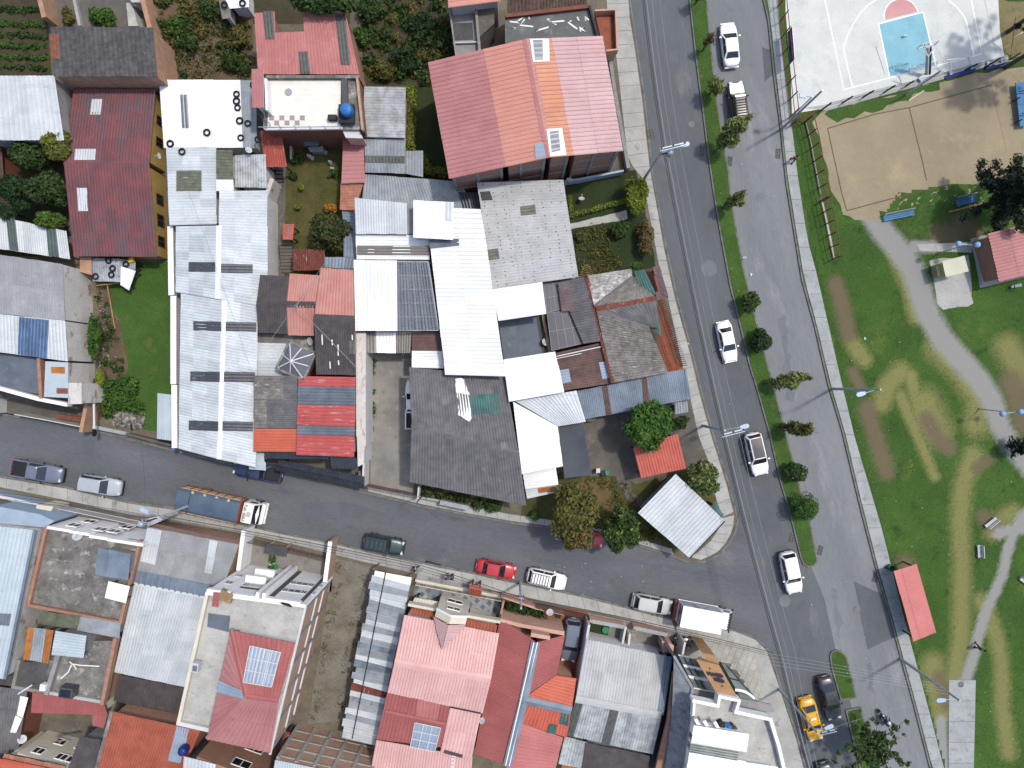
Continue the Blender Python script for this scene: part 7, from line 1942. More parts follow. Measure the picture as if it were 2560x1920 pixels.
# inner garden
tree('dark round tree in the inner garden beside the stepped alley',825,581,1.95,1.9,3.0,1.7,'leaf_olive',3400,0.2,20,55,mat2=('leaf_deep',1800,0.2))
tree('small golden-leaved shrub in the inner garden',826,521,0.7,0.5,0.9,0.5,'leaf_gold',420,0.2,8,56,'shrub','shrub',None,0.04)
for i,(x,y,r_,lf,lb)in enumerate(((742,395,0.6,'leaf_mid','leafy potted clump under the inner garden wall'),(834,432,0.55,'leaf_fresh','green plant right of the white garden statues'),(752,466,0.35,'leaf_lime','small yellow-green plant in the inner garden grass'),(745,518,0.3,'leaf_lime','yellow flower clump by the alley edge'),(735,440,0.5,'leaf_mid','low plant beside the upper flight of steps'))):
 tree(lb,x,y,r_,r_,0.6,0.45,lf,260,0.18,5,57+i,'garden_plant','plant',None,0.03)
# top edge and left trees
tree('broad dark tree overhanging the red ribbed roof at the top',808,-6,3.6,1.7,6.6,1.5,'leaf_mid',4200,0.26,22,61,sub=0.36,shell=0.4)
tree('yellowish tree top beside the white roof at the left',138,362,1.3,1.5,4.4,1.3,'leaf_lime',1700,0.24,12,62,mat2=('leaf_olive',900,0.24))
tree('dark green tree below the white metal roof at the left',68,394,1.6,1.6,3.6,1.4,'leaf_mid',2200,0.24,14,63)
tree('dense dark green tree crown at the left edge',40,480,1.9,1.7,3.4,1.6,'leaf_deep',2800,0.24,16,64)
tree('dense green tree crown touching the brown-red roof',118,478,1.9,2.0,3.6,1.7,'leaf_mid',3000,0.24,16,65)
tree('low green tree over the striped canopy',120,548,1.7,0.8,3.4,0.9,'leaf_fresh',1500,0.24,12,66,mat2=('leaf_lime',260,0.24))
tree('dark bush at the left edge above the striped canopy',12,528,1.2,0.9,3.0,0.9,'leaf_deep',1300,0.24,10,67)
tree('green shrub in the yard north of the grey tiled roof',256,42,1.35,1.2,1.6,1.0,'leaf_fresh',1700,0.2,12,68,'shrub','shrub',None,0.05)
tree('yellow-brown weeds beside the tan wall at the top left',172,42,0.7,1.1,0.8,0.5,'leaf_olive',700,0.2,9,69,'shrub','shrub',None,0.03)
# vegetable rows
rowm=None;kk=0
for ri,(y0,n_,lf)in enumerate(((24,6,'leaf_mid'),(60,7,'leaf_fresh'),(88,7,'leaf_mid'),(116,7,'leaf_fresh'),(142,7,'leaf_fresh'),(168,7,'leaf_mid'))):
 p0=P(-20,y0,0.13);p1=P(112,y0+3,0.13)
 cs=[];rs=[];g=random.Random(ri)
 for k in range(22):
  if g.random()<0.2:continue
  q=p0.lerp(p1,k/21);r0_=g.uniform(0.2,0.4);cs.append((q.x+g.uniform(-.15,.15),q.y+g.uniform(-.15,.15),0.25));rs.append((r0_,r0_,0.22))
 V,F=leaf_mesh(cs,rs,700,0.18,seed=ri,shell=0.3);o=obj_np('crop_row',V,F,lf)
 tag(o,['topmost','second','third','fourth','fifth','lowest'][ri]+' row of green crops in the vegetable plot','crops','crop rows in the vegetable plot')
# overgrown lots: shrubs plus ground cover
def scatter(poly,n,g):
 xs=[p[0]for p in poly];ys=[p[1]for p in poly];out=[]
 while len(out)<n:
  x,y=g.uniform(min(xs),max(xs)),g.uniform(min(ys),max(ys))
  if inside(poly,x,y):out.append((x,y))
 return out
def cover(name,label,polys,n,size,leaf,seed,hz_=0.3,m=160,r=(0.25,0.7)):
 g=random.Random(seed);cs=[];rs=[]
 for poly in polys:
  for x,y in scatter(poly,m//len(polys),g):
   q=g.uniform(*r);cs.append((x,y,0.12+hz_*q));rs.append((q,q,hz_*g.uniform(0.6,1.6)*q*2))
 V,F=leaf_mesh(cs,rs,n,size,seed=seed,shell=0.2)
 V[:,2]=np.maximum(V[:,2],0.13)
 o=obj_np(name,V,F,leaf);tag(o,label,'undergrowth',kind='stuff');return o
WL=PS([384,-20,628,-20,628,190,430,192,410,110],0.13);W2=PS([890,-20,1120,-20,1128,205,918,205],0.13)
cover('undergrowth','tangled brown and green undergrowth in the top left vacant lot',[WL],5200,0.22,'leaf_olive',71,0.35,150)
cover('undergrowth','green weeds through the top left vacant lot',[WL],3000,0.2,'leaf_mid',72,0.45,40,(0.3,0.9))
cover('undergrowth','dark green thicket left of the largest house',[W2],6500,0.22,'leaf_mid',73,0.5,170)
cover('undergrowth','brownish weeds through the thicket left of the largest house',[W2],3000,0.2,'leaf_olive',74,0.45,70)
cover('undergrowth','leafy weeds in the corner yard',[PS([1440,1200,1560,1200,1600,1270,1680,1375,1480,1322,1450,1260],0.13)],1500,0.16,'leaf_olive',75,0.15,90)
cover('undergrowth','weeds on the shaded roadside garden floor',[PS([1425,575,1545,560,1560,680,1450,690],0.13)],1800,0.16,'leaf_olive',76,0.18,70)
cover('undergrowth','weeds along both sides of the gravel lot',[PS([836,1405,862,1410,815,1640,800,1780,775,1800,800,1640],0.13),PS([905,1430,930,1430,895,1620,870,1760,840,1790,860,1640],0.13)],1500,0.09,'leaf_dry',77,0.16,150,(0.15,0.45))
cover('undergrowth','mixed plants in the hedged front garden',[PS([1258,1502,1345,1522,1358,1548,1330,1543,1258,1542],0.13)],2000,0.2,'leaf_mid',78,0.6,36,(0.4,0.8))
cover('undergrowth','planted strip in front of the dark grey roof',[PS([1056,1214,1110,1228,1160,1240,1250,1262,1248,1276,1150,1256,1056,1238],0.13)],2000,0.2,'leaf_mid',79,0.6,30,(0.35,0.7))
cover('undergrowth','tangled plants over the rubbish heap garden',[PS([250,955,340,955,352,1030,262,1040],0.13)],2600,0.22,'leaf_fresh',80,0.5,34,(0.4,0.9))
cover('undergrowth','weeds along the narrow driveway bed',[PS([928,900,936,900,934,1095,926,1095],0.13)],600,0.16,'leaf_fresh',81,0.4,26,(0.15,0.35))
cover('undergrowth','grassy bed by the brick garden edging',[PS([246,730,268,735,310,890,312,930,262,940],0.13)],900,0.18,'leaf_mid',82,0.3,30,(0.2,0.5))
for i,(x,y,r_,lf,lb)in enumerate(((440,62,1.0,'leaf_fresh','bright green shrub near the tan wall in the top left vacant lot'),(520,22,0.9,'leaf_mid','green shrub at the top of the vacant lot'),(478,98,1.1,'leaf_mid','green shrub in the middle of the top left vacant lot'),
(590,92,1.2,'leaf_olive','yellowish shrub beside the red ribbed roof'),(575,150,1.0,'leaf_mid','shrub behind the dead branches'),(925,15,1.5,'leaf_mid','pale green bush at the top of the dark thicket'),(900,90,0.9,'leaf_fresh','bright bush against the long thin wall in the thicket'),
(1010,150,1.6,'leaf_deep','dark bush in the middle of the thicket'),(1060,60,1.7,'leaf_deep','dark bush beside the terrace house at the top'),(960,170,1.1,'leaf_olive','twiggy grey-green bush above the pale zinc shed'))):
 tree(lb,x,y,r_,r_,1.0,0.8,lf,800,0.22,9,90+i,'shrub','shrub',None,0.04)
# ivy hanging over the peeling wall
tree('ivy trailing over the peeling white side wall',236,842,0.6,2.6,2.2,0.9,'leaf_fresh',1500,0.2,16,101,'ivy','ivy',None,0.04,0.34)
tree('ivy hanging at the lower end of the peeling white wall',252,945,0.5,1.1,1.4,0.8,'leaf_lime',600,0.2,8,102,'ivy','ivy',None,0.04,0.34)
# dead branches
tw=MB();g=random.Random(6)
for k in range(46):
 a=P(g.uniform(440,560),g.uniform(110,185),0.2+g.random()*0.6);d=Vector((g.uniform(-1.4,1.4),g.uniform(-1.2,1.2),g.uniform(0,0.5)))
 m_=a+d*0.5+Vector((g.uniform(-.2,.2),g.uniform(-.2,.2),0.15));tw.tube([a,m_,a+d],[0.03,0.022,0.008],4)
 tw.tube([m_,m_+Vector((g.uniform(-.6,.6),g.uniform(-.6,.6),.2))],[0.016,0.006],4)
o=tw.build('dead_branches','dead_twig');tag(o,'heap of pale dead branches in the top left vacant lot','branches',kind='stuff')
# conifers at the right edge
def conifer(label,x,y,z0,zt,r,n,seed,leaf='leaf_conifer',spread=1.0):
 b=P(x,y,0.13)if False else None
 c=P(x,y,(z0+zt)/2);b=Vector((c.x,c.y,0.13));t=empty('conifer',b,label,'tree')
 g=random.Random(seed);mb=MB().tube([b-Vector((0,0,.1)),Vector((c.x,c.y,zt))],[0.22,0.05],8);cs=[];rs=[]
 for k in range(34):
  s=(k+0.5)/34;z=z0+(zt-z0)*s;a=k*2.4+g.uniform(-.4,.4);L=r*(1.05-0.75*s)*g.uniform(0.6,1.1)
  e_=Vector((c.x+L*math.cos(a),c.y+L*math.sin(a),z+g.uniform(-.4,.2)))
  mb.tube([Vector((c.x,c.y,z)),e_],[0.04,0.01],4)
  for u in (0.4,0.65,0.9):
   q=Vector((c.x,c.y,z)).lerp(e_,u);rr4=g.uniform(0.3,0.55)*spread;cs.append((q.x,q.y,q.z));rs.append((rr4,rr4,rr4*0.5))
 mb.build('trunk','bark',t);V,F=leaf_mesh(cs,rs,n,0.2,seed=seed,shell=0.1,elong=2.2);obj_np('crown',V,F,leaf,t)
conifer('dark conifer overhanging the red kiosk roof at the right edge',2552,478,2.6,9.5,4.6,11000,111,spread=1.5)
conifer('small dark conifer tip at the right edge beside the footpath',2556,1118,1.0,3.5,1.1,700,112)
conifer('tall conifer outside the top right corner shading the court',2700,50,6.0,14.0,3.4,4200,113)
conifer('second tall conifer shading the basketball key from the right',2730,-70,7.0,15.0,3.6,4200,114)
# yellow flowers in the park, white specks of litter
cover('flowers','yellow wild flowers in the park grass',[PS([2222,893,2262,893,2262,925,2225,925],0.13)],40,0.07,'petal_yellow',121,0.15,14,(0.2,0.4))
cover('flowers','small yellow flowers beside a fallen twig in the park',[PS([2270,1150,2285,1150,2290,1200,2268,1190],0.13)],22,0.07,'petal_yellow',122,0.15,10,(0.1,0.3))
# grass blades
def blades(polys,dens,seed,holes=(),m='blade',hgt=0.1,name='grass',label='short green park grass',z=0.12,wear=False):
 g=np.random.default_rng(seed);Vs=[]
 for poly in polys:
  P2=np.array([(p[0],p[1])for p in poly]);lo,hi=P2.min(0),P2.max(0)
  n=int(dens*(hi-lo).prod());pt=lo+g.random((n,2))*(hi-lo)
  def ins(PP,q):
   c=np.zeros(len(q),bool);k=len(PP)
   for i in range(k):
    x1,y1=PP[i];x2,y2=PP[i-1]
    if y1==y2:continue
    t=((y1>q[:,1])!=(y2>q[:,1]))&(q[:,0]<(x2-x1)*(q[:,1]-y1)/(y2-y1)+x1);c ^=t
   return c
  keep=ins(P2,pt)
  if wear:keep&=(wear_val(pt,WEAR['gravel'])<0.25+0.3*g.random(n))&(wear_val(pt,WEAR['bare'])<0.4+0.6*g.random(n))&(wear_val(pt,WEAR['dry'])<0.5+0.6*g.random(n))
  for h_ in holes:keep&=~ins(np.array([(p[0],p[1])for p in h_]),pt)
  Vs.append(pt[keep])
 q=np.concatenate(Vs);n=len(q);a=g.random(n)*6.283;w=0.016+0.022*g.random(n);l=hgt*(0.25+0.6*g.random(n));b2=g.random(n)*6.283;ln=0.05+0.11*g.random(n)
 z0=np.full(n,z)
 v0=np.stack([q[:,0]+np.cos(a)*w,q[:,1]+np.sin(a)*w,z0],1);v1=np.stack([q[:,0]-np.cos(a)*w,q[:,1]-np.sin(a)*w,z0],1);v2=np.stack([q[:,0]+np.cos(b2)*ln,q[:,1]+np.sin(b2)*ln,z0+l],1)
 V=np.stack([v0,v1,v2],1).reshape(-1,3);F=np.arange(3*n).reshape(-1,3)
 o=obj_np(name,V,F,m);tag(o,label,'grass',kind='stuff');return o
PK=PS([1996,430,2010,470,2080,560,2180,560,2250,460,2450,440,2640,560,2640,2000,2366,2000,2300,1660,2230,1400,2140,1090,2060,760,2010,540],0.12)
def hole(px):return PS(px,0)
HOLES=[hole([2372,1690,2440,1690,2436,1990,2370,1990]),hole([2322,650,2420,640,2432,768,2345,760]),hole([2428,598,2640,550,2640,690,2450,720]),hole([2290,606,2430,602,2430,634,2300,630]),
DIRT]
blades([PK],60,5,HOLES,wear=True,z=0.132)
blades([PS([1990,330,2004,330,2060,560,2090,640,2050,690,2010,500],0.12)],44,6,[DIRT],label='grass strip beside the red park railing')
blades([MED_A,MED_B,MED_C],60,7,(),z=0.2,name='median_turf',label='short turf on the road median')
blades([G_LAWN],55,8,(),z=0.13,name='grass',label='garden lawn beside the peeling white wall')
# ================================================================ VEHICLES
def lobj(name,mb,m,parent,smooth=False):
 me=mesh_data(name,mb.V,mb.F,m,smooth,mb.I if isinstance(m,(list,tuple))else None)
 o=bpy.data.objects.new(name,me);COL.objects.link(o);o.parent=parent
 return o
def loft(mb,rings,closed_ring=True,caps=True):
 n=len(rings[0]);V=[v for r in rings for v in r];F=[]
 for k in range(len(rings)-1):
  for i in range(n if closed_ring else n-1):
   j=(i+1)%n;F.append([k*n+i,k*n+j,(k+1)*n+j,(k+1)*n+i])
 if caps:F.append(list(range(n-1,-1,-1)));F.append([(len(rings)-1)*n+i for i in range(n)])
 return mb.add(V,F)
WHEEL={}
def wheel_at(parent,x,y,r,w=0.2):
 key=(round(r,2),round(w,2))
 if key not in WHEEL:
  mb=MB();rings=[]
  for yy,rr5 in ((-w/2,r*0.72),(-w/2,r*0.95),(-w*0.35,r),(w*0.35,r),(w/2,r*0.95),(w/2,r*0.72)):
   rings.append([Vector((rr5*math.cos(2*math.pi*i/16),yy,rr5*math.sin(2*math.pi*i/16)))for i in range(16)])
  loft(mb,rings);me=mesh_data('wheel',mb.V,mb.F,'rubber',True)
  mb=MB();rings=[]
  for yy,rr5 in ((-w/2-0.012,r*0.2),(-w/2-0.014,r*0.66),(w/2+0.014,r*0.66),(w/2+0.012,r*0.2)):
   rings.append([Vector((rr5*math.cos(2*math.pi*i/12),yy,rr5*math.sin(2*math.pi*i/12)))for i in range(12)])
  loft(mb,rings);me2=mesh_data('rim',mb.V,mb.F,'rim_metal');WHEEL[key]=(me,me2)
 a=bpy.data.objects.new('wheel',WHEEL[key][0]);COL.objects.link(a);a.parent=parent;a.location=(x,y,r)
 b=bpy.data.objects.new('rim',WHEEL[key][1]);COL.objects.link(b);b.parent=a
SPEC={ # L, W, H, belt, hood, trunk, cabin base rear/front, roof rear/front, shape power
'sedan':(4.45,1.74,1.45,0.93,0.86,0.96,-1.55,1.02,-0.95,0.30),
'hatch':(4.0,1.7,1.5,0.95,0.88,0.98,-1.85,0.98,-1.45,0.32),
'suv':(4.35,1.82,1.66,1.05,0.98,1.08,-2.02,0.95,-1.72,0.35),
'jeep':(4.1,1.74,1.72,1.08,1.02,1.1,-1.95,0.70,-1.82,0.30),
'pickup':(5.2,1.82,1.72,1.06,1.02,1.06,-0.75,1.12,-0.5,0.46)}
def car(label,x,y,ang,paint,kind='sedan',group=None,name='car',cat='car',rack=False,black_roof=False,taxi=False,plate=False,zpx=0.8,scale=1.0,bars=None,bonnet=None):
 L,W,Hh,belt,hood,trunk,c0,c1,r0,r1=SPEC[kind]
 p=P(x,y,zpx)
 t=empty(name,(p.x,p.y,0.012),label,cat,group)
 t.rotation_euler[2]=R(ang);t.scale=(scale,)*3
 w=W/2;pm_='paint_'+paint
 def hw(s): # plan half width, rounded ends
  e=abs(s)/(L/2)
  return w*(1-0.30*max(0,(e-0.62)/0.38)**2.2-0.02)
 def top(s):
  if s>c1-0.1:return hood-0.16*max(0,(s-c1)/(L/2-c1))**1.6+(belt-hood)*max(0,1-(s-c1+0.1)/0.5)
  if s<c0+0.1:return trunk-0.10*max(0,(c0-s)/max(0.2,L/2+c0))**1.5
  return belt
 xs=[-L/2,-L/2+0.08,-L/2+0.25,-L/2+0.6,c0-0.02,(c0+c1)/2,c1-0.1,c1+0.25,L/2-0.7,L/2-0.35,L/2-0.12,L/2]
 xs=sorted(xs);rings=[]
 bed=kind=='pickup'
 if bed:xs=[v for v in xs if v>c0-0.1];xs=[c0-0.08]+xs
 for s in xs:
  h_=hw(s);z=top(s);endk=0.0
  if abs(abs(s)-L/2)<0.01:z-=0.22;endk=0.1
  elif L/2-abs(s)<0.13:z-=0.05
  zb=0.24+endk
  rings.append([Vector((s,yy*h_,zz))for yy,zz in ((-0.88,zb),(-0.98,zb+0.12),(-1.0,z*0.62),(-0.97,z-0.1),(-0.90,z-0.02),(-0.5,z+0.035),(0,z+0.045),(0.5,z+0.035),(0.90,z-0.02),(0.97,z-0.1),(1.0,z*0.62),(0.98,zb+0.12),(0.88,zb))])
 mb=loft(MB(),rings);body=lobj('body',mb,pm_,t,True)
 if bed:
  bb0,bb1=-L/2,c0-0.1;mb=MB()
  mb.box(((bb0+bb1)/2,0,0.55),(bb1-bb0,W*0.92,0.24))
  for s in (-1,1):mb.box(((bb0+bb1)/2,s*(w-0.09),0.72),(bb1-bb0,0.12,0.62))
  mb.box((bb0+0.05,0,0.72),(0.09,W-0.3,0.6));mb.box((bb1-0.03,0,0.74),(0.06,W-0.3,0.66))
  bd=lobj('cargo_bed',mb,pm_ if paint!='white' else pm_,t)
  mb=MB().box(((bb0+bb1)/2,0,0.69),(bb1-bb0-0.16,W-0.32,0.05));lobj('bed_liner',mb,'car_trim',bd)
 # cabin
 wb,wr=w*0.90,w*0.70
 cr=[]
 for s,wd,z in ((0,wb,belt-0.03),(0.5,(wb+wr)/2+0.015,(belt+Hh)/2-0.02),(0.92,wr+0.02,Hh-0.05),(1.0,wr-0.06,Hh)):
  a0=c0+(r0-c0)*s;a1=c1+(r1-c1)*s
  rc=0.10
  cr.append([Vector(v)for v in ((a0,-wd+rc,z),(a0+rc*0.6,-wd,z),(a1-rc*0.6,-wd,z),(a1,-wd+rc,z),(a1+0.04,0,z),(a1,wd-rc,z),(a1-rc*0.6,wd,z),(a0+rc*0.6,wd,z),(a0,wd-rc,z),(a0-0.03,0,z))])
 mb=loft(MB(),cr);lobj('cabin',mb,pm_,t,False)
 n_=5;mb=MB()
 rp=[[Vector((r0+0.03+(r1-r0-0.06)*i/n_,(wr-0.08)*(j/3*2-1),Hh+0.005+0.035*math.sin(math.pi*(i+0.5)/(n_+1))*math.cos((j/3*2-1)*1.2)))for j in range(4)]for i in range(n_+1)]
 loft(mb,rp,False,False)
 lobj('roof',mb,'car_glass' if black_roof else pm_,t,True)
 def glass(nm,q,m='car_glass',off=0.012):
  q=[Vector(v)for v in q];n=(q[1]-q[0]).cross(q[3]-q[0]).normalized();cen=sum(q,Vector())/4
  if n.dot(cen-Vector((0,0,0.8)))<0:n=-n
  mb=MB().add([v+n*off for v in q]+[v-n*0.02 for v in q],[[0,1,2,3],[4,7,6,5],[0,4,5,1],[1,5,6,2],[2,6,7,3],[3,7,4,0]])
  return lobj(nm,mb,m,t)
 def lrp(a,b,s):return a+(b-a)*s
 z0_,z1_=belt+0.03,Hh-0.07
 def cxf(s):return lrp(c1,r1,s)+0.035
 def cxr(s):return lrp(c0,r0,s)-0.03
 glass('windshield',[(cxf(0.06),-wb*0.86,z0_),(cxf(0.06),wb*0.86,z0_),(cxf(0.92),wr*0.92,z1_+0.03),(cxf(0.92),-wr*0.92,z1_+0.03)])
 glass('rear_window',[(cxr(0.12),-wb*0.80,z0_+0.02),(cxr(0.12),wb*0.80,z0_+0.02),(cxr(0.92),wr*0.86,z1_+0.02),(cxr(0.92),-wr*0.86,z1_+0.02)])
 for s in (-1,1):
  def sw2(a,z):
   k=(z-belt)/(Hh-belt);return (a,s*(lrp(wb,wr+0.02,k)+0.012),z)
  a0_,a1_=c0+0.22,c1-0.22;b0_,b1_=r0+0.10,r1-0.02;md_=(b0_+b1_)/2+0.1;md2=(a0_+a1_)/2+0.12
  glass('side_window',[sw2(a0_,z0_+0.02),sw2(md2-0.04,z0_+0.02),sw2(md_-0.04,z1_-0.03),sw2(b0_,z1_-0.03)])
  glass('side_window',[sw2(md2+0.04,z0_+0.02),sw2(a1_,z0_+0.02),sw2(b1_,z1_-0.03),sw2(md_+0.04,z1_-0.03)])
  mb=MB().box((c1-0.32,s*(w+0.10),belt+0.04),(0.12,0.2,0.13));lobj('mirror',mb,pm_ if paint in ('white','yellow','red','silver')else 'car_trim',t)
  mb=MB().box((L/2-0.16,s*(hw(L/2-0.16)-0.20),hood-0.19),(0.22,0.34,0.13),-s*0.35);lobj('headlight',mb,'head_light',t)
  mb=MB().box((-L/2+0.13,s*(hw(L/2-0.13)-0.13),trunk-0.2),(0.14,0.2,0.16),s*0.35);lobj('tail_light',mb,'tail_light',t)
  for xx in (L/2-0.82,-L/2+0.85):
   wheel_at(t,xx,s*(w-0.10),0.32 if kind in ('sedan','hatch')else 0.37)
 for xx,zz in ((L/2-0.02,0.42),(-L/2+0.02,0.44)):
  lobj('bumper',MB().box((xx,0,zz),(0.16,W*0.80,0.2)),pm_ if kind in ('sedan','hatch')else 'car_trim',t)
 mb=MB().box((-L/2-0.05,0,0.62),(0.03,0.45,0.14));lobj('plate',mb,'head_light',t)
 if rack:
  mb=MB()
  for s in (-1,1):mb.bar((r0+0.05,s*wr*0.85,Hh+0.13),(r1-0.15,s*wr*0.85,Hh+0.13),0.05)
  k=bars or 7
  for i in range(k):
   xx=r0+0.08+(r1-r0-0.3)*i/(k-1);mb.bar((xx,-wr*0.85,Hh+0.14),(xx,wr*0.85,Hh+0.14),0.05)
  lobj('roof_rack',mb,'car_trim',t)
 if bonnet:
  mb=MB();loft(mb,[[Vector((s,yy*hw(s)*0.84,top(s)+0.06-0.03*abs(yy)))for yy in (-1,-0.5,0,0.5,1)]for s in (c1+0.06,c1+0.4,L/2-0.5,L/2-0.2)],False,False);lobj('bonnet',mb,bonnet,t,True)
  mb=MB().box((r1-0.12,0,Hh+0.045),(0.3,wr*1.7,0.03));lobj('roof_lip',mb,bonnet,t)
 if taxi:
  mb=MB().box((r0+0.55,0,Hh+0.09),(0.16,0.5,0.12));lobj('taxi_sign',mb,'paint_white',t)
  for s in (-1,1):
   for i in range(6):
    mb=MB();xx=r0+0.2+i*0.19;yy=s*wr*0.72;zz=Hh+0.03
    mb.box((xx,yy,zz),(0.12,0.03,0.012));mb.box((xx-0.05*(i%2),yy+0.05*s*(-1 if i%3 else 1),zz),(0.03,0.1,0.012));lobj('roof_marking',mb,'car_trim',t)
 return t
AVE='cars on the avenue'
car('white sedan driving up in the right lanes at the top',*tl('20',1885,382),96,'white','sedan',AVE)
car('black jeep with white bonnet and slatted roof rack behind the topmost sedan',*tl('20',1950,880),97,'black','jeep',AVE,rack=True,bars=8,bonnet='paint_white')
car('white sedan in the left lanes beside the dense round shrub',*tl('21',1862,1292),-78,'white','sedan',AVE,scale=0.93)
car('white suv with black glass roof in the left lanes',*tl('22',2115,606),-77,'white','suv',AVE,black_roof=True)
car('white wagon with plain white roof near the street corner',1978,1432,-78,'white','suv',AVE,scale=0.98)
car('black sedan beside the yellow taxi on the avenue',*tl('33',536,1058),-76,'black','sedan',AVE)
car('yellow taxi with black roof markings under the lamp arm',*tl('33',376,1240),-75,'yellow','sedan',AVE,taxi=True)
car('dark green car just entering at the bottom edge of the avenue',2074,1962,-74,'green','sedan',AVE)
STR='vehicles parked along the side street'
car('grey pickup with open black bed at the left end of the street',*tl('02',318,756),-10,'slate','pickup',STR,'pickup','pickup')
car('silver suv parked behind the grey pickup',*tl('02',862,876),-9,'silver','suv',STR)
car('dark green jeep with roof bars in the middle of the street',*tl('12',1106,1388),-11,'green','jeep',STR,rack=True,bars=5)
car('red sedan parked on the street beside a pavement ramp',1240,1424,-11,'red','sedan',STR,scale=0.9)
car('white suv with slatted roof rack parked ahead of the red sedan',1367,1448,-13,'white','suv',STR,rack=True,scale=0.93,bars=7)
car('silver hatchback parked behind the white box truck',*tl('23',1212,246),-11,'champagne','hatch',STR)
car('slate blue suv on the brick drive between red roof and white wall',*tl('23',510,560),-98,'slate','suv',zpx=1.0)
car('red car mostly hidden under the olive-brown tree',*tl('22',628,1330),-11,'red','hatch',STR,scale=0.95)
car('white pickup with black bed half under the dark grey roof',*tl('12',1362,175),90,'white','pickup',None,'pickup','pickup',scale=0.97)
car('blue pickup poking out from the curved white canopy',*tl('02',2225,752),170,'navy','pickup',STR,'pickup','pickup',scale=0.95)

# lettering helper: flat strokes on a local plane
FONT={'P':[(0,0,0,1),(0,1,.7,1),(.7,1,.7,.5),(.7,.5,0,.5)],'J':[(.7,1,.7,0),(.7,0,0,0),(0,0,0,.3)],'U':[(0,1,0,0),(0,0,.7,0),(.7,0,.7,1)],'-':[(.1,.5,.6,.5)],
'6':[(.7,1,0,.8),(0,.8,0,0),(0,0,.7,0),(.7,0,.7,.5),(.7,.5,0,.5)],'5':[(.7,1,0,1),(0,1,0,.5),(0,.5,.7,.5),(.7,.5,.7,0),(.7,0,0,0)],'2':[(0,1,.7,1),(.7,1,.7,.5),(.7,.5,0,0),(0,0,.7,0)]}
# tarpaulin truck
p=P(*tl('02',1880,1060),1.6)
tk=empty('truck',(p.x,p.y,0.012),'cargo truck with wooden sides and blue-grey tarpaulin','truck',STR);tk.rotation_euler[2]=R(-12.5)
tk.location=P(*tl('02',1930,1065),2.0);tk.location[2]=0.012
BL,BW=6.1,2.35
mb=MB().box((-0.6,0,0.75),(8.0,0.9,0.25)).box((2.6,0,0.6),(2.2,1.9,0.25));lobj('chassis',mb,'car_trim',tk)
mb=MB().box((-1.2,0,1.05),(BL,BW,0.14));fl_=lobj('bed_floor',mb,'truck_wood',tk)
for s in (-1,1):
 for k in range(4):
  mb=MB().box((-1.2,s*BW/2,1.3+k*0.4),(BL,0.06,0.34));lobj('side_plank',mb,'truck_wood' if k>0 else 'truck_rust',tk)
 for k in range(8):
  mb=MB().box((-1.2-BL/2+0.1+k*(BL-0.2)/7,s*(BW/2+0.05),1.9),(0.1,0.05,1.7));lobj('stake',mb,'truck_rust',tk)
mb=MB().box((-1.2-BL/2,0,1.9),(0.06,BW,1.6)).box((-1.2+BL/2,0,1.95),(0.08,BW,1.7));lobj('end_board',mb,'truck_rust',tk)
n1_,n2_=22,10;V=[];F=[]
for i in range(n1_+1):
 for j in range(n2_+1):
  u,v=i/n1_,j/n2_;yy=(v*2-1)*(BW/2+0.03)
  zz=2.95+0.22*(1-(v*2-1)**2)+0.03*math.sin(7*u+4*v)+0.025*math.sin(23*u)
  if j in (0,n2_):zz=2.45+0.05*math.sin(9*u)
  V.append(Vector((-1.2-BL/2-0.05+(BL+0.1)*u,yy,zz)))
for i in range(n1_):
 for j in range(n2_):
  a=i*(n2_+1)+j;F.append([a,a+n2_+1,a+n2_+2,a+1])
mb=MB().add(V,F);tp2=lobj('tarpaulin',mb,'tarp_blue',tk,True)
mb=MB().box((-1.2-BL/2+1.25,0,3.19),(0.05,BW*0.98,0.02));lobj('seam',mb,'car_trim',tp2)
for k in range(4):mb=MB().lathe((-2.9+k*1.2,BW/2-0.18,3.0),[(0.16,0),(0.12,0.06)],10);lobj('lashing_ring',mb,'truck_wood',tp2)
cab=[[Vector((x_,yy*wd,zz))for yy,zz in ((-1,0.55),(-1,1.35),(-0.94,zt-0.15),(-0.86,zt),(0,zt+0.04),(0.86,zt),(0.94,zt-0.15),(1,1.35),(1,0.55))]for x_,wd,zt in ((2.05,1.06,2.35),(2.3,1.08,2.45),(3.0,1.08,2.42),(3.45,1.07,1.95),(3.75,1.05,1.40),(3.9,1.0,1.28))]
lobj('cab',loft(MB(),cab),'paint_white',tk,False)
mb=MB().add([Vector(v)for v in ((3.08,-0.92,2.36),(3.08,0.92,2.36),(3.62,0.98,1.62),(3.62,-0.98,1.62),(3.06,-0.92,2.30),(3.06,0.92,2.30),(3.58,0.98,1.58),(3.58,-0.98,1.58))],[[0,1,2,3],[7,6,5,4],[0,4,5,1],[2,6,7,3],[0,3,7,4],[1,5,6,2]])
for v in mb.V:v+=Vector((0.03,0,0.05))
lobj('windshield',mb,'car_glass',tk)
for s in (-1,1):
 mb=MB().box((2.85,s*1.06,1.75),(0.75,0.05,0.5));lobj('side_window',mb,'car_glass',tk)
 mb=MB().box((3.5,s*1.28,1.7),(0.1,0.22,0.35));lobj('mirror',mb,'car_trim',tk);mb=MB().box((3.86,s*0.75,0.95),(0.12,0.35,0.2));lobj('headlight',mb,'head_light',tk)
 for xx in (3.0,-2.4):wheel_at(tk,xx,s*0.95,0.48,0.32)
mb=MB().box((3.9,0,0.65),(0.16,2.1,0.3));lobj('bumper',mb,'paint_white',tk)
mb=MB().box((2.72,-0.05,2.50),(0.42,0.5,0.03));lobj('roof_hatch',mb,'slab_pale',tk)
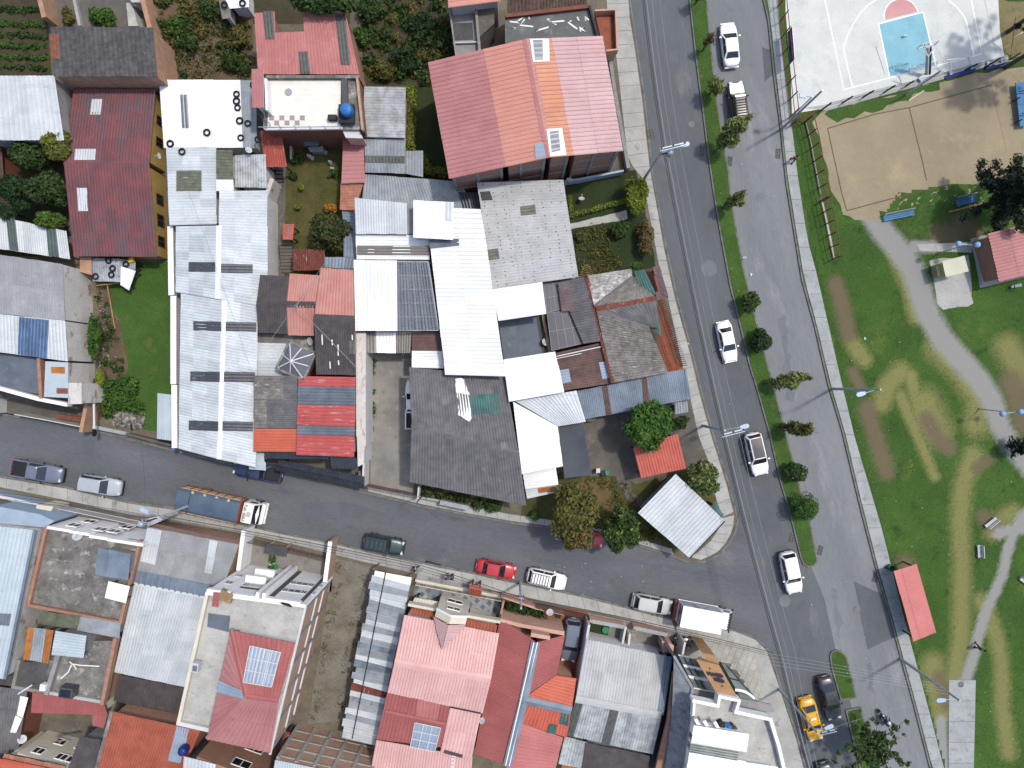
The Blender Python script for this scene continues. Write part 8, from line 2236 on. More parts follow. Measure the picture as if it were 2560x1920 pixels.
for i,ch in enumerate('PJU-6562'):
 mb=MB();yy=0.82-i*0.21
 for a,b,c_,d_ in FONT[ch]:mb.bar((2.22+b*0.24,yy-a*0.18,2.5),(2.22+d_*0.24,yy-c_*0.18,2.5),0.045,0.02)
 lobj('plate_letter',mb,'car_trim',tk)
# white box truck
p=P(*tl('23',1672,352),1.6)
bx=empty('box_truck',(p.x,p.y,0.012),'white box truck with printed side panels by the plaza','truck',STR);bx.rotation_euler[2]=R(-10.5)
mb=MB().box((-0.55,0,0.6),(5.6,0.8,0.22));lobj('chassis',mb,'car_trim',bx)
mb=MB().box((-0.75,0,1.95),(4.0,2.05,2.3));lobj('cargo_box',mb,'paint_white',bx)
lobj('roof_panel',MB().box((-0.75,0,3.11),(4.06,2.11,0.05)),'paint_white',bx);lobj('trim',MB().box((-0.75,1.04,0.82),(4.06,0.05,0.08)),'paint_white',bx)
for s in (-1,1):mb=MB().box((-0.75,s*1.035,1.95),(3.8,0.02,2.0));lobj('printed_panel',mb,'ad_print',bx)
mb=MB().box((-2.765,0,2.3),(0.03,1.85,1.4));lobj('rear_door',mb,'ad_print_dark',bx)
mb=MB().box((-2.9,0,0.75),(0.35,1.9,0.5));lobj('tail_lift',mb,'truck_rust',bx)
cab=[[Vector((x_,yy*wd,zz))for yy,zz in ((-1,0.45),(-1,1.2),(-0.93,zt-0.12),(-0.84,zt),(0,zt+0.03),(0.84,zt),(0.93,zt-0.12),(1,1.2),(1,0.45))]for x_,wd,zt in ((1.32,0.88,2.05),(1.5,0.9,2.1),(2.1,0.9,2.07),(2.55,0.9,1.5),(2.72,0.88,1.1))]
lobj('cab',loft(MB(),cab),'paint_white',bx)
for k in range(6):mb=MB().box((1.85,-0.6+k*0.24,2.13),(0.7,0.05,0.025));lobj('roof_rib',mb,'paint_white',bx)
mb=MB().add([Vector(v)for v in ((2.18,-0.78,2.06),(2.18,0.78,2.06),(2.62,0.82,1.5),(2.62,-0.82,1.5),(2.12,-0.78,2.0),(2.12,0.78,2.0),(2.54,0.82,1.44),(2.54,-0.82,1.44))],[[0,1,2,3],[7,6,5,4],[0,4,5,1],[2,6,7,3],[0,3,7,4],[1,5,6,2]])
lobj('windshield',mb,'car_glass',bx)
for s in (-1,1):
 mb=MB().box((2.0,s*0.895,1.55),(0.6,0.04,0.42));lobj('side_window',mb,'car_glass',bx);mb=MB().box((2.6,s*1.1,1.4),(0.08,0.2,0.28));lobj('mirror',mb,'car_trim',bx)
 mb=MB().box((2.68,s*0.6,0.8),(0.12,0.28,0.18));lobj('headlight',mb,'head_light',bx)
 for xx in (1.9,-1.6):wheel_at(bx,xx,s*0.82,0.38,0.24)
mb=MB().box((2.74,0,0.5),(0.12,1.7,0.22));lobj('bumper',mb,'ad_print_dark',bx)

# ---------------------------------------------------------------- motorcycles
def bike(label,x,y,ang,tank_m,group=None):
 p=P(x,y,0.5);t=empty('motorcycle',(p.x,p.y,0.02),label,'motorcycle',group);t.rotation_euler[2]=R(ang)
 for xx in (0.66,-0.62):wheel_at(t,xx,0,0.3,0.13)
 mb=MB().tube([(0.66,0,0.3),(0.48,0,0.75),(0.42,0,0.98)],0.04,6).tube([(-0.62,0,0.3),(-0.1,0,0.42),(0.4,0,0.62)],0.045,6).tube([(-0.62,0,0.3),(-0.5,0,0.72),(0.3,0,0.72)],0.04,6);lobj('frame',mb,'car_trim',t)
 mb=MB().box((0.05,0,0.42),(0.4,0.3,0.34));lobj('engine',mb,'dark_trim',t)
 mb=loft(MB(),[[Vector((a,wd*math.cos(q),zz+hh*math.sin(q)))for q in np.linspace(0,2*math.pi,9)[:-1]]for a,wd,zz,hh in ((-0.02,0.08,0.82,0.08),(0.12,0.15,0.84,0.12),(0.32,0.16,0.86,0.12),(0.45,0.07,0.88,0.06))]);lobj('fuel_tank',mb,tank_m,t,True)
 mb=loft(MB(),[[Vector((a,wd*math.cos(q),zz+0.05*math.sin(q)))for q in np.linspace(0,2*math.pi,9)[:-1]]for a,wd,zz in ((-0.68,0.09,0.88),(-0.4,0.14,0.82),(-0.05,0.12,0.8),(0.05,0.08,0.82))]);lobj('seat',mb,'rubber',t,True)
 mb=MB().tube([(0.36,-0.36,1.0),(0.44,-0.2,1.03),(0.44,0.2,1.03),(0.36,0.36,1.0)],0.022,6);lobj('handlebar',mb,'car_trim',t)
 mb=MB().lathe((0.54,0,0.84),[(0.04,0),(0.1,0.05),(0.1,0.12),(0.03,0.16)],10);lobj('headlamp',mb,'head_light',t)
 mb=MB().box((0.66,0,0.63),(0.5,0.14,0.03)).box((-0.7,0,0.66),(0.4,0.16,0.03));lobj('mudguard',mb,tank_m,t)
 return t
rider_bike=bike('blue motorcycle ridden up the right lanes at the bottom',*tl('33',1000,1232),117,'paint_navy')
bike('motorcycle with white tank parked on the plaza, nearer the truck',1708,1595,-5,'paint_white','motorcycles parked on the plaza')
bike('dark motorcycle with red front parked on the plaza by the white wall',1704,1612,-12,'paint_red','motorcycles parked on the plaza')
b_=empty('bicycle',P(*tl('10',90,1030),6.05),'bicycle leaning in the corner of the pale roof terrace','bicycle');b_.rotation_euler[2]=R(-55);b_.rotation_euler[0]=R(20)
for xx in (-0.5,0.5):
 mb=MB();pts_=[Vector((xx+0.32*math.cos(2*math.pi*k/16),0,0.33+0.32*math.sin(2*math.pi*k/16)))for k in range(17)];mb.tube(pts_,0.025,5);lobj('wheel',mb,'rubber',b_)
mb=MB().tube([(-0.5,0,.33),(-.1,0,.35),(.3,0,.75),(-.2,0,.78),(-.5,0,.33)],0.02,5).tube([(-.1,0,.35),(-.22,0,.9)],0.02,5).tube([(.5,0,.33),(.3,0,.75),(.27,0,1.0)],0.02,5);lobj('frame',mb,'paint_navy',b_)
mb=MB().tube([(.27,-.28,1.0),(.27,.28,1.0)],0.018,5);lobj('handlebar',mb,'car_trim',b_);mb=MB().box((-.24,0,.92),(.25,.12,.05));lobj('saddle',mb,'rubber',b_)

# ---------------------------------------------------------------- people and a dog
def skin_obj(name,verts,edges,radii,m,parent,sub=1):
 me=bpy.data.meshes.new(name);me.from_pydata(verts,edges,[]);me.materials.append(MATS[m])
 o=bpy.data.objects.new(name,me);COL.objects.link(o);o.parent=parent
 md=o.modifiers.new('skin','SKIN');md.use_smooth_shade=True
 for i,r_ in enumerate(radii):
  sv_=me.skin_vertices[0].data[i];sv_.radius=(r_,r_)if not isinstance(r_,tuple)else r_;sv_.use_root=(i==0)
 s2=o.modifiers.new('sub','SUBSURF');s2.levels=sub;s2.render_levels=sub
 return o
def person(label,loc,ang,top_m,leg_m,pose='walk',hair_m='hair',group=None,helmet=None):
 t=empty('person',loc,label,'person',group);t.rotation_euler[2]=R(ang)
 if pose=='ride':
  hip,neck,head=(-0.2,0,0.92),(0.02,0,1.38),(0.08,0,1.56)
  kneeL,footL=(0.22,0.24,0.72),(0.02,0.24,0.34);kneeR,footR=(0.22,-0.24,0.72),(0.02,-0.24,0.34)
  elL,haL=(0.18,0.36,1.12),(0.40,0.32,1.04);elR,haR=(0.18,-0.36,1.12),(0.40,-0.32,1.04)
 else:
  st_=0.22 if pose=='walk' else 0.03
  hip,neck,head=(0,0,0.92),(0.02,0,1.42),(0.05,0,1.60)
  kneeL,footL=(st_*0.7+.04,0.10,0.5),(st_,0.10,0.09);kneeR,footR=(-st_*0.2+.03,-0.10,0.5),(-st_,-0.10,0.09)
  elL,haL=(-0.10,0.27,1.14),(0.06-st_*.5,0.26,0.92);elR,haR=(0.06,-0.27,1.14),(0.16+st_*.4,-0.24,0.95)
 shL,shR=(neck[0],0.19,neck[2]-0.06),(neck[0],-0.19,neck[2]-0.06)
 hL,hR=(hip[0],0.10,hip[2]-0.05),(hip[0],-0.10,hip[2]-0.05)
 def ext(a,b,k):return tuple(b[i]+(b[i]-a[i])*k for i in range(3))
 toeL,toeR=(footL[0]+0.16,footL[1],footL[2]-0.04),(footR[0]+0.16,footR[1],footR[2]-0.04)
 ch=tuple((hip[i]+neck[i])/2 for i in range(3))
 crown=(head[0],head[1],head[2]+0.13)
 V=[hip,ch,(neck[0],0,neck[2]-0.06),neck,head,crown,shL,elL,haL,shR,elR,haR,hL,kneeL,footL,toeL,hR,kneeR,footR,toeR]
 E=[(0,1),(1,2),(2,3),(3,4),(4,5),(2,6),(6,7),(7,8),(2,9),(9,10),(10,11),(0,12),(12,13),(13,14),(14,15),(0,16),(16,17),(17,18),(18,19)]
 Rr_=[(.13,.10),(.14,.10),(.13,.09),(.055,.055),(.095,.085),(.06,.06),.06,.045,.032,.06,.045,.032,.085,.06,.042,.03,.085,.06,.042,.03]
 # five fingers each side
 for hi,el in ((8,7),(11,10)):
  h_=V[hi];d=Vector(h_)-Vector(V[el]);d.normalize();sd=d.cross(Vector((1,0.2,0))).normalized()
  for f in range(5):
   k=len(V);ln=(0.07,0.09,0.095,0.09,0.07)[f];off=sd*(f-2)*0.018
   V.append(tuple(Vector(h_)+d*0.04+off));Rr_.append(0.010);V.append(tuple(Vector(h_)+d*(0.04+ln)+off*1.4+Vector((0.02,0,0))));Rr_.append(0.008)
   E+=[(hi,k),(k,k+1)]
 skin_obj('body',V,E,Rr_,'skin',t)
 skin_obj('shirt',[hip,ch,(neck[0],0,neck[2]-0.06),shL,elL,ext(shL,elL,0.2),shR,elR,ext(shR,elR,0.2)],[(0,1),(1,2),(2,3),(3,4),(4,5),(2,6),(6,7),(7,8)],[(.16,.125),(.17,.125),(.15,.11),.08,.062,.058,.08,.062,.058],top_m,t)
 aL=tuple(kneeL[i]+(footL[i]-kneeL[i])*0.85 for i in range(3));aR=tuple(kneeR[i]+(footR[i]-kneeR[i])*0.85 for i in range(3))
 skin_obj('trousers',[hip,hL,kneeL,aL,hR,kneeR,aR],[(0,1),(1,2),(2,3),(0,4),(4,5),(5,6)],[(.15,.12),.105,.078,.06,.105,.078,.06],leg_m,t)
 hm=MB().lathe((head[0]-0.015,head[1],head[2]),[(0.10,0.0),(0.125,0.05),(0.115,0.12),(0.06,0.175),(0.01,0.185)]if not helmet else [(0.12,-0.1),(0.15,0.0),(0.15,0.08),(0.11,0.17),(0.02,0.21)],12)
 lobj('helmet' if helmet else 'hair',hm,helmet or hair_m,t,True)
 for s in (-1,1):
  lobj('shoe',MB().box(((footL if s>0 else footR)[0]+0.06,(footL if s>0 else footR)[1],max(0.05,(footL if s>0 else footR)[2]-0.04)),(0.27,0.1,0.1)),'rubber',t)
 mb=MB().box((head[0]+0.095,0,head[2]-0.005),(0.035,0.03,0.04)).box((head[0]+0.085,0.035,head[2]+0.02),(0.02,0.03,0.015)).box((head[0]+0.085,-0.035,head[2]+0.02),(0.02,0.03,0.015)).box((head[0]+0.085,0,head[2]-0.045),(0.02,0.05,0.012))
 lobj('face',mb,'skin',t)
 return t
rl=rider_bike.location
person('rider in dark jacket and white helmet on the blue motorcycle',(rl[0],rl[1],0.02),117,'cloth_navy','cloth_blue','ride',helmet='paint_white')
q=P(1977,403);person('person in pale top and black trousers walking along the park pavement',(q.x,q.y,0.16),-100,'cloth_pink','cloth_black')
q=P(2434,1612);person('person in black walking on the narrow park footpath',(q.x,q.y,0.15),60,'cloth_black','cloth_black')
q=P(1043,1416);person('person in white shirt alone on the pavement near the lean-to',(q.x,q.y,0.16),170,'cloth_white','cloth_black')
q=P(1118,1436);person('person in pink standing by the cream railing, left of a pair',(q.x,q.y,0.16),20,'cloth_pink','cloth_grey','stand')
q=P(1133,1436);person('person in blue standing by the cream railing, right of a pair',(q.x,q.y,0.16),190,'cloth_blue','cloth_black','stand')
q=P(1252,1502);person('person in teal standing in the diamond tiled patio',(q.x,q.y,0.14),-90,'cloth_teal','cloth_black','stand')
q=P(718,1506,9.45);dg=empty('dog',q,'black dog standing behind the parapet of the white panelled house','dog');dg.rotation_euler[2]=R(-15)
skin_obj('body',[(0,0,.5),(.28,0,.5),(.42,0,.62),(.52,0,.70),(.66,0,.66),(-.28,0,.48),(-.42,0,.56),(-.55,0,.66),(.26,.09,.28),(.25,.09,.04),(.26,-.09,.28),(.25,-.09,.04),(-.30,.09,.34),(-.38,.09,.2),(-.34,.09,.04),(-.30,-.09,.34),(-.38,-.09,.2),(-.34,-.09,.04)],
[(0,1),(1,2),(2,3),(3,4),(0,5),(5,6),(6,7),(1,8),(8,9),(1,10),(10,11),(5,12),(12,13),(13,14),(5,15),(15,16),(16,17)],[.13,.14,.10,.10,.045,.12,.04,.02,.05,.03,.05,.03,.065,.035,.03,.065,.035,.03],'dog_black',dg)
# ================================================================ POLES, WIRES, FURNITURE, SMALL THINGS
def upole(label,tx,ty,h,arm=None,lamp=None,drum=None,r=(0.15,0.09),name='utility_pole',m='pole_concrete',cat='pole'):
 """tx,ty: photograph pixel of the pole top at height h"""
 t_=P(tx,ty,h);b=Vector((t_.x,t_.y,0.12));t=empty(name,b,label,cat)
 MB().tube([b,t_],[r[0],r[1]],10).build('shaft',m,t)
 if arm:
  for a0,a1,dz in arm:
   p,q=P(*a0,h+dz),P(*a1,h+dz)
   mb=MB().bar(p,q,0.1,0.1).bar(p+Vector((0,-0.22,0)),q+Vector((0,-0.22,0)),0.06,0.08);mb.bar(p.lerp(q,0.5),Vector((t_.x,t_.y,h-0.9)),0.05)
   cr_=mb.build('crossarm','galvanised',t)
   for s in (0.06,0.5,0.94):
    c=p.lerp(q,s);MB().lathe(c+Vector((0,0,.05)),[(0.05,0),(0.07,0.06),(0.04,0.1),(0.06,0.15),(0.02,0.2)],8).build('insulator','dark_trim',cr_)
 if lamp:
  c=P(*lamp,h-0.3);d=(Vector((c.x,c.y,0))-Vector((t_.x,t_.y,0)));a=math.atan2(d.y,d.x)
  mb=MB().tube([Vector((t_.x,t_.y,h-0.8)),Vector((t_.x,t_.y,h-0.4)).lerp(c,0.6),c],[0.04,0.035,0.03],6);am=mb.build('lamp_arm','galvanised',t)
  n=Vector((math.cos(a),math.sin(a),0));s=Vector((-n.y,n.x,0));V=[]
  for zz,k in ((0.08,1.0),(-0.06,0.8)):
   for u,w in ((-0.4,0.12),(0.0,0.2),(0.32,0.18),(0.42,0.0),(0.32,-0.18),(0.0,-0.2),(-0.4,-0.12)):
    V.append(c+n*u*1.05+s*w*1.05*k+Vector((0,0,zz)))
  obj('lamp_head',V,[[6,5,4,3,2,1,0],[7,8,9,10,11,12,13]]+[[i,(i+1)%7,7+(i+1)%7,7+i]for i in range(7)],'lamp_head',am)
 if drum:
  c=P(*drum,h-1.6);MB().lathe(c,[(0.26,0),(0.3,0.1),(0.3,0.8),(0.22,0.92),(0.08,0.96)],14).build('transformer','galvanised',t,True)
  MB().bar(c+Vector((0,0,.5)),Vector((t_.x,t_.y,h-1.1)),0.1).build('bracket','dark_trim',t)
 return t_
t1=upole('avenue pole with crossarm and transformer by the largest house',*tl('20',1300,1300),9.6,arm=[((1650,372),(1716,356),-0.1)],lamp=(1712,362),drum=tl('20',1352,1335))
t2=upole('avenue pole with double crossarm beside the white suv',*tl('22',1840,402),7.9,arm=[((1804,1087),(1862,1072),-0.1)],lamp=(1861,1066))
t3=upole('lamp pole at the park pavement above the feathery trees',2202,974,10.0,lamp=(2152,985))
t4=upole('long lamp pole at the park corner beside the concrete walk',2400,1752,10.0,lamp=(2352,1750))
t5=upole('lamp pole leaning across the yellow taxi',2044,1833,9.6,arm=[((2050,1832),(2092,1822),-0.3)],lamp=(2072,1817))
t6=upole('tall steel pole at the sports court corner',2056,226,10.0,r=(0.14,0.09),m='galvanised')
t8=upole('street pole hidden behind the tarpaulin truck',396,1293,9.0,arm=[((352,1300),(372,1300),-0.2)],lamp=(362,1276),drum=(362,1306))
t9=upole('street pole in front of the hedged garden',1303,1521,8.8,arm=[((1296,1488),(1310,1490),-0.4)])
t11=upole('thin street pole at the driveway mouth',1042,1256,7.6,r=(0.08,0.05),m='dark_trim')
# lattice concrete pole on the court edge
lp=empty('lattice_pole',P(2266,236,0.12),'short perforated concrete pole beside the basketball hoop','pole')
b=P(2266,236,0.12);tt=P(2354,176,5.6);V=(tt-b)
for s in (-1,1):MB().bar(b+Vector((0.09*s,0.06*s,0)),tt+Vector((0.05*s,0.03*s,0)),0.07,0.2).build('leg','pole_concrete',lp)
for k in range(14):q=b.lerp(tt,(k+0.3)/14.2);MB().bar(q-Vector((0.12,0.08,0)),q+Vector((0.12,0.08,0)),0.14,0.16).build('rung','pole_concrete',lp)
sl=empty('lamp',P(*tl('30',300,826),0.13),'small blue-white lamp head above the court pavement','lamp')
c=P(*tl('30',300,826),6.0);MB().box((c.x,c.y,6.0),(0.62,0.42,0.14),-0.1).build('lamp_head','lamp_head',sl);MB().bar(c,Vector((c.x+1.0,c.y,5.6)),0.06).build('arm','galvanised',sl);MB().tube([Vector((c.x+1.0,c.y,0.12)),Vector((c.x+1.0,c.y,5.7))],0.06,6).build('post','galvanised',sl)
# globe lamps in the park
for(bx_,by_,g1,g2,lb)in ((2346,633,(2392,611),(2439,613),'double blue globe lamp beside the red kiosk'),(2447,1022,(2502,1034),(2547,1029),'double blue globe lamp over the winding footpath')):
 gl=empty('globe_lamp',P(bx_,by_,0.12),lb,'lamp','blue globe lamps in the park');b=P(bx_,by_,0.12);c1_,c2_=P(*g1,4.0),P(*g2,4.0);mid=Vector((b.x,b.y,4.0));mid=(c1_+c2_)/2
 b2=Vector((mid.x,mid.y,0.12))
 MB().tube([b,b.lerp(mid,0.5),mid],[0.07,0.05,0.05],8).build('post','galvanised',gl);MB().tube([c1_,mid+Vector((0,0,.15)),c2_],0.03,6).build('arm','galvanised',gl)
 for c in (c1_,c2_):MB().lathe(c,[(0.05,0),(0.2,0.06),(0.29,0.2),(0.29,0.34),(0.2,0.48),(0.05,0.54)],16).build('globe','globe_blue',gl,True)
# wires
def wire(label,a,b,m='wire',r=0.018,sag=0.5,n=14):
 mb=MB();pts_=[]
 for k in range(n+1):
  t=k/n;q=a.lerp(b,t);pts_.append(q-Vector((0,0,sag*4*t*(1-t))))
 mb.tube(pts_,r,4,cap=False);o=mb.build('overhead_wire',m);tag(o,label,'wire','overhead wires');return o
off=P(1604,-40,9.4)
for k,(dx,m_,r_,zz)in enumerate(((8,'wire',0.03,7.2),(12,'wire',0.03,7.0),(18,'wire_pale',0.035,8.2),(32,'wire_pale',0.014,9.5),(52,'wire_pale',0.014,9.5))):
 nm_=['inner dark cable','outer dark cable','thick pale cable','inner thin pale wire','outer thin pale wire'][k]
 A0=P(1592+dx,-60,zz);A1=P(1648+dx,368,zz);A2=P(1796+dx,1084,min(zz,7.7));A3=P(1936+dx,1632,zz-0.6);A4=P(2030+dx*0.5,1975,zz-0.4)
 wire(nm_+' of the avenue line, above the transformer pole',A0,A1,m_,r_);wire(nm_+' of the avenue line between the two crossarm poles',A1,A2,m_,r_,0.6)
 wire(nm_+' of the avenue line, past the street corner',A2,A3,m_,r_,0.5);wire(nm_+' of the avenue line at the bottom edge',A3,A4,m_,r_,0.3)
for k in range(4):wire(['topmost','second','third','lowest'][k]+' wire crossing the avenue to the park corner pole',P(1910,1632+k*9,8.0+.1*k),P(2352+k*6,1712+k*8,8.6+.2*k),'wire_pale',0.012,0.3)
wire('thin wire crossing above the motorcyclist',P(2050,1832,9),P(2290,1760,6),'wire_pale',0.012,0.3)
for k,(m_,r_)in enumerate((('wire',0.03),('wire',0.02),('wire',0.015))):
 n_=['thick','thin','finest'][k]
 wire(n_+' dark street cable left of the lean-to',P(396,1288+6*k,7.0-.3*k),P(1045,1412+7*k,5.8-.3*k),m_,r_,0.5);wire(n_+' dark street cable from the lean-to to the hedged garden',P(1045,1412+7*k,5.8-.3*k),P(1300,1494+6*k,7.6-.3*k),m_,r_,0.4)
 wire(n_+' dark street cable over the plaza',P(1300,1494+6*k,7.6-.3*k),P(1932,1632+5*k,7.4-.3*k),m_,r_,0.9)
for k in range(3):wire(['upper','middle','lower'][k]+' dark cable at the left end of the street',P(-30,1226+9*k,6.5),P(392,1292+2*k,7.2),'wire',0.02,0.3)
wire('thin wire dropping across the street to the workshop awning',P(362,1280,7.5),P(352,1118,5),'wire',0.012,0.3)
wire('wire from the driveway pole to the dark jeep',P(1042,1256,7.4),P(1100,1300,5.5),'wire',0.014,0.1);wire('long thin wire across the zinc workshop roof',P(472,480,6.5),P(652,1000,7),'wire',0.01,0.3)
wire('pale guy cable over the orange patchwork roof',P(740,765,6.9),P(890,918,6.2),'wire_pale',0.025,0.2);wire('pale cable rising from the orange patchwork roof',P(740,765,6.9),P(795,690,6.5),'wire_pale',0.02,0.1);wire('grey cable across the dark brown roof',P(680,845,6),P(810,660,6),'wire_pale',0.016,0.1)

# ---------------------------------------------------------------- tyres
tm=None
def tyre(label,x,y,z,group,s=1.0,tilt=0.0):
 global tm
 if tm is None:
  mb=MB();rings=[]
  for k in range(18):
   a=2*math.pi*k/18;c_,s_=math.cos(a),math.sin(a)
   rings.append([Vector(((0.27+0.085*math.cos(q))*c_,(0.27+0.085*math.cos(q))*s_,0.09+0.09*math.sin(q)))for q in np.linspace(0,2*math.pi,9)[:-1]])
  rings.append(rings[0]);loft(mb,rings,True,False);tm=mesh_data('tyre',mb.V,mb.F,'rubber',True)
 o=bpy.data.objects.new('tyre',tm);COL.objects.link(o);o.location=P(x,y,z);o.scale=(s,)*3;o.rotation_euler=(tilt,tilt*0.5,x)
 return tag(o,label,'tyre',group)
GT='tyres on the white workshop roof'
for i,(x,y,lb)in enumerate(((2046,815,'top tyre of the row of three on the white roof'),(2046,875,'middle tyre of the row of three on the white roof'),(2055,932,'lowest tyre of the row of three on the white roof'),(2073,1045,'left tyre of the pair near the grey strip of the white roof'),(2143,1068,'right tyre of the pair on the grey strip of the white roof'),
(1790,1147,'lone tyre in the middle of the white roof'),(2082,1192,'tyre near the lower right corner of the white roof'),(1474,1243,'tyre at the lower left corner of the white roof'),(2190,735,'tyre at the upper right corner of the white roof'))):
 x_,y_=tl('00',x,y);pl=TYR2.plane if x>2100 else TYR.plane;c=onplane(pl,x_,y_);tyre(lb,x_,y_,c.z+0.06,GT,0.95+0.1*(i%2))
x_,y_=tl('00',1575,1312);tyre('tyre on the patched roof just below the white roof',x_,y_,4.42,GT)
x_,y_=tl('10',20,1208);tyre('tyre beside the weathered red canopy',x_,y_,4.2,GT)
B=hs('shed','low scrap-covered shed at the edge of the lawn','01',950,680,'shed')
rf(B,'01',[690,565,790,565,795,720,690,690],2.2,'adobe',prof='flat',wall='adobe')
rf(B,'01',[792,570,1030,575,1045,780,800,770],1.9,'zinc_rusty',pitch=0.25,sw=0.9,wall='brick_dark')
rf(B,'01',[1032,578,1170,600,1168,672,1036,682],1.8,'zinc_grey',pitch=0.2,sw=0.9,wall=None,posts=True)
rf(B,'01',[1042,640,1172,680,1115,848,1040,800],(2.2,1.9,1.5,1.9),'zinc_white',pitch=0.2,sw=0.9,wall=None,posts=True)
for i,(x,y,lb)in enumerate(((940,592,'top tyre on the scrap-covered shed'),(975,660,'tyre in the middle of the scrap-covered shed'),(965,715,'right tyre of the lower pair on the scrap-covered shed'),(828,730,'left tyre of the lower pair on the scrap-covered shed'),(1090,622,'tyre on the grey sheet of the scrap-covered shed'))):
 x_,y_=tl('01',x,y);tyre(lb,x_,y_,2.05,'tyres on the scrap shed',0.95)
c=P(*tl('01',1148,590),1.9);o=MB().box((c.x,c.y,2.05),(0.4,0.45,0.3),0.3).box((c.x-.3,c.y-.1,2.0),(0.3,0.3,0.2),0.7).build('crate','paint_yellow');tag(o,'yellow crate on the scrap-covered shed','crate')
o=MB().bar(P(*tl('01',925,790),1.0),P(*tl('01',995,1180),0.3),0.1).build('bamboo_pole','wood');tag(o,'long bamboo pole lying along the lawn edge','pole')
o=MB().bar(P(*tl('01',835,808),1.2),P(*tl('01',1045,785),1.2),0.1).build('timber_rail','wood');tag(o,'pale timber rail in front of the scrap-covered shed','rail')
x_,y_=tl('00',1955,45);
B=hs('shed','tiny white shed roof with two tyres at the top edge','00',2000,20,'shed')
rf(B,'00',[1890,-120,2140,-130,2150,62,1985,78],2.6,'zinc_white',pitch=0.25,sw=0.9,wall='plaster_white');rf(B,'00',[1890,0,1982,0,1995,155,1918,165],2.5,'fibre_old',pitch=0.3,wall='plaster_white')
tyre('left tyre on the tiny white shed at the top edge',*tl('00',1940,45),2.7,'tyres on the tiny shed');tyre('right tyre on the tiny white shed at the top edge',*tl('00',2098,30),2.7,'tyres on the tiny shed')

# ---------------------------------------------------------------- satellite dishes, tanks, bins
def dish(label,x,y,z,r=0.38,az=30):
 c=P(x,y,z);t=empty('satellite_dish',c,label,'satellite dish');n=Vector((math.cos(R(az))*0.6,math.sin(R(az))*0.6,0.75)).normalized();u=n.cross(Vector((0,0,1))).normalized();v=n.cross(u);cc=c+Vector((0,0,0.5))
 V=[cc-n*0.08];F=[];k=18
 for rr6,d in ((0.5,0.05),(1.0,0.0)):
  for i in range(k):a=2*math.pi*i/k;V.append(cc+(u*math.cos(a)+v*math.sin(a))*r*rr6-n*d)
 for i in range(k):j=(i+1)%k;F+=[[0,1+i,1+j],[1+i,1+k+i,1+k+j,1+j]]
 obj('reflector',V,F,'bench_white',t,True);MB().tube([c,cc-n*0.06],0.03,6).build('mast','galvanised',t);MB().tube([cc-v*r*0.9,cc+n*0.42],0.015,5).box(cc+n*0.44,(0.08,0.08,0.08)).build('feed_arm','galvanised',t)
dish('white satellite dish on the slate coloured sunken court',*tl('21',284,1300),2.7,0.36);dish('satellite dish beside the glass roof lantern',*tl('11',476,1292),3.7,0.42,200);dish('satellite dish above the red and pink roofs at the bottom',*tl('13',1955,1230),5.0,0.3,120)
dish('satellite dish on the stained concrete roof deck',*tl('02',695,1305),4.6,0.45,60);dish('satellite dish at the edge of the tyre roof',*tl('00',2165,1310),4.2,0.33);dish('satellite dish on the ochre wall alley edge',*tl('00',1398,1358),3.6,0.3,210)
dish('satellite dish beside the fence of the brick drive',*tl('23',325,300),2.0,0.35,100);dish('satellite dish by the low pale wall under the largest house',*tl('20',498,1565),1.5,0.35,80);dish('satellite dish in the cream back court',*tl('03',220,1390),3.2,0.4,40);dish('satellite dish beside the small green lawn strip',*tl('21',598,66),0.4,0.3,90)
def bin_(label,x,y,z=0.14,r=0.28,h=0.6,m='bin_green'):
 c=P(x,y,z);t=empty('bin',c,label,'bin');MB().lathe(c,[(r*0.8,0),(r,h),(r*0.92,h),(r*0.72,0.06)],16).build('tub',m,t);MB().lathe(c+Vector((0,0,h*.9)),[(r*0.98,0),(r*1.08,0.03),(r*0.98,0.06)],16).build('rim',m,t)
bin_('bright green tub beside the shade cloth',*tl('22',815,762));bin_('dark tub left of the bright green tub',*tl('22',782,768),m='dark_trim',r=0.24);bin_('green tub beside the planter of the white panelled house',*tl('12',170,1582),r=0.35,h=0.4);bin_('green ring tub on the small front lawn',*tl('23',806,462),r=0.34,h=0.25)
c=P(*tl('32',1046,1578),0.15);t=empty('litter_basket',c,'teal litter basket at the end of the red shelter','bin');MB().lathe(c,[(0.28,0),(0.34,0.7),(0.3,0.7),(0.25,0.05)],14).build('basket','bin_green',t)
c=P(*tl('22',738,745),0.14);t=empty('chair',c,'white plastic chair beside the green tub','chair')
MB().box((c.x,c.y,0.55),(0.45,0.45,0.05)).build('seat','white_metal',t);MB().box((c.x-.2,c.y,0.85),(0.05,0.45,0.55)).build('backrest','white_metal',t)
for sx in (-.19,.19):
 for sy in (-.19,.19):MB().box((c.x+sx,c.y+sy,0.33),(0.05,0.05,0.4)).build('leg','white_metal',t)
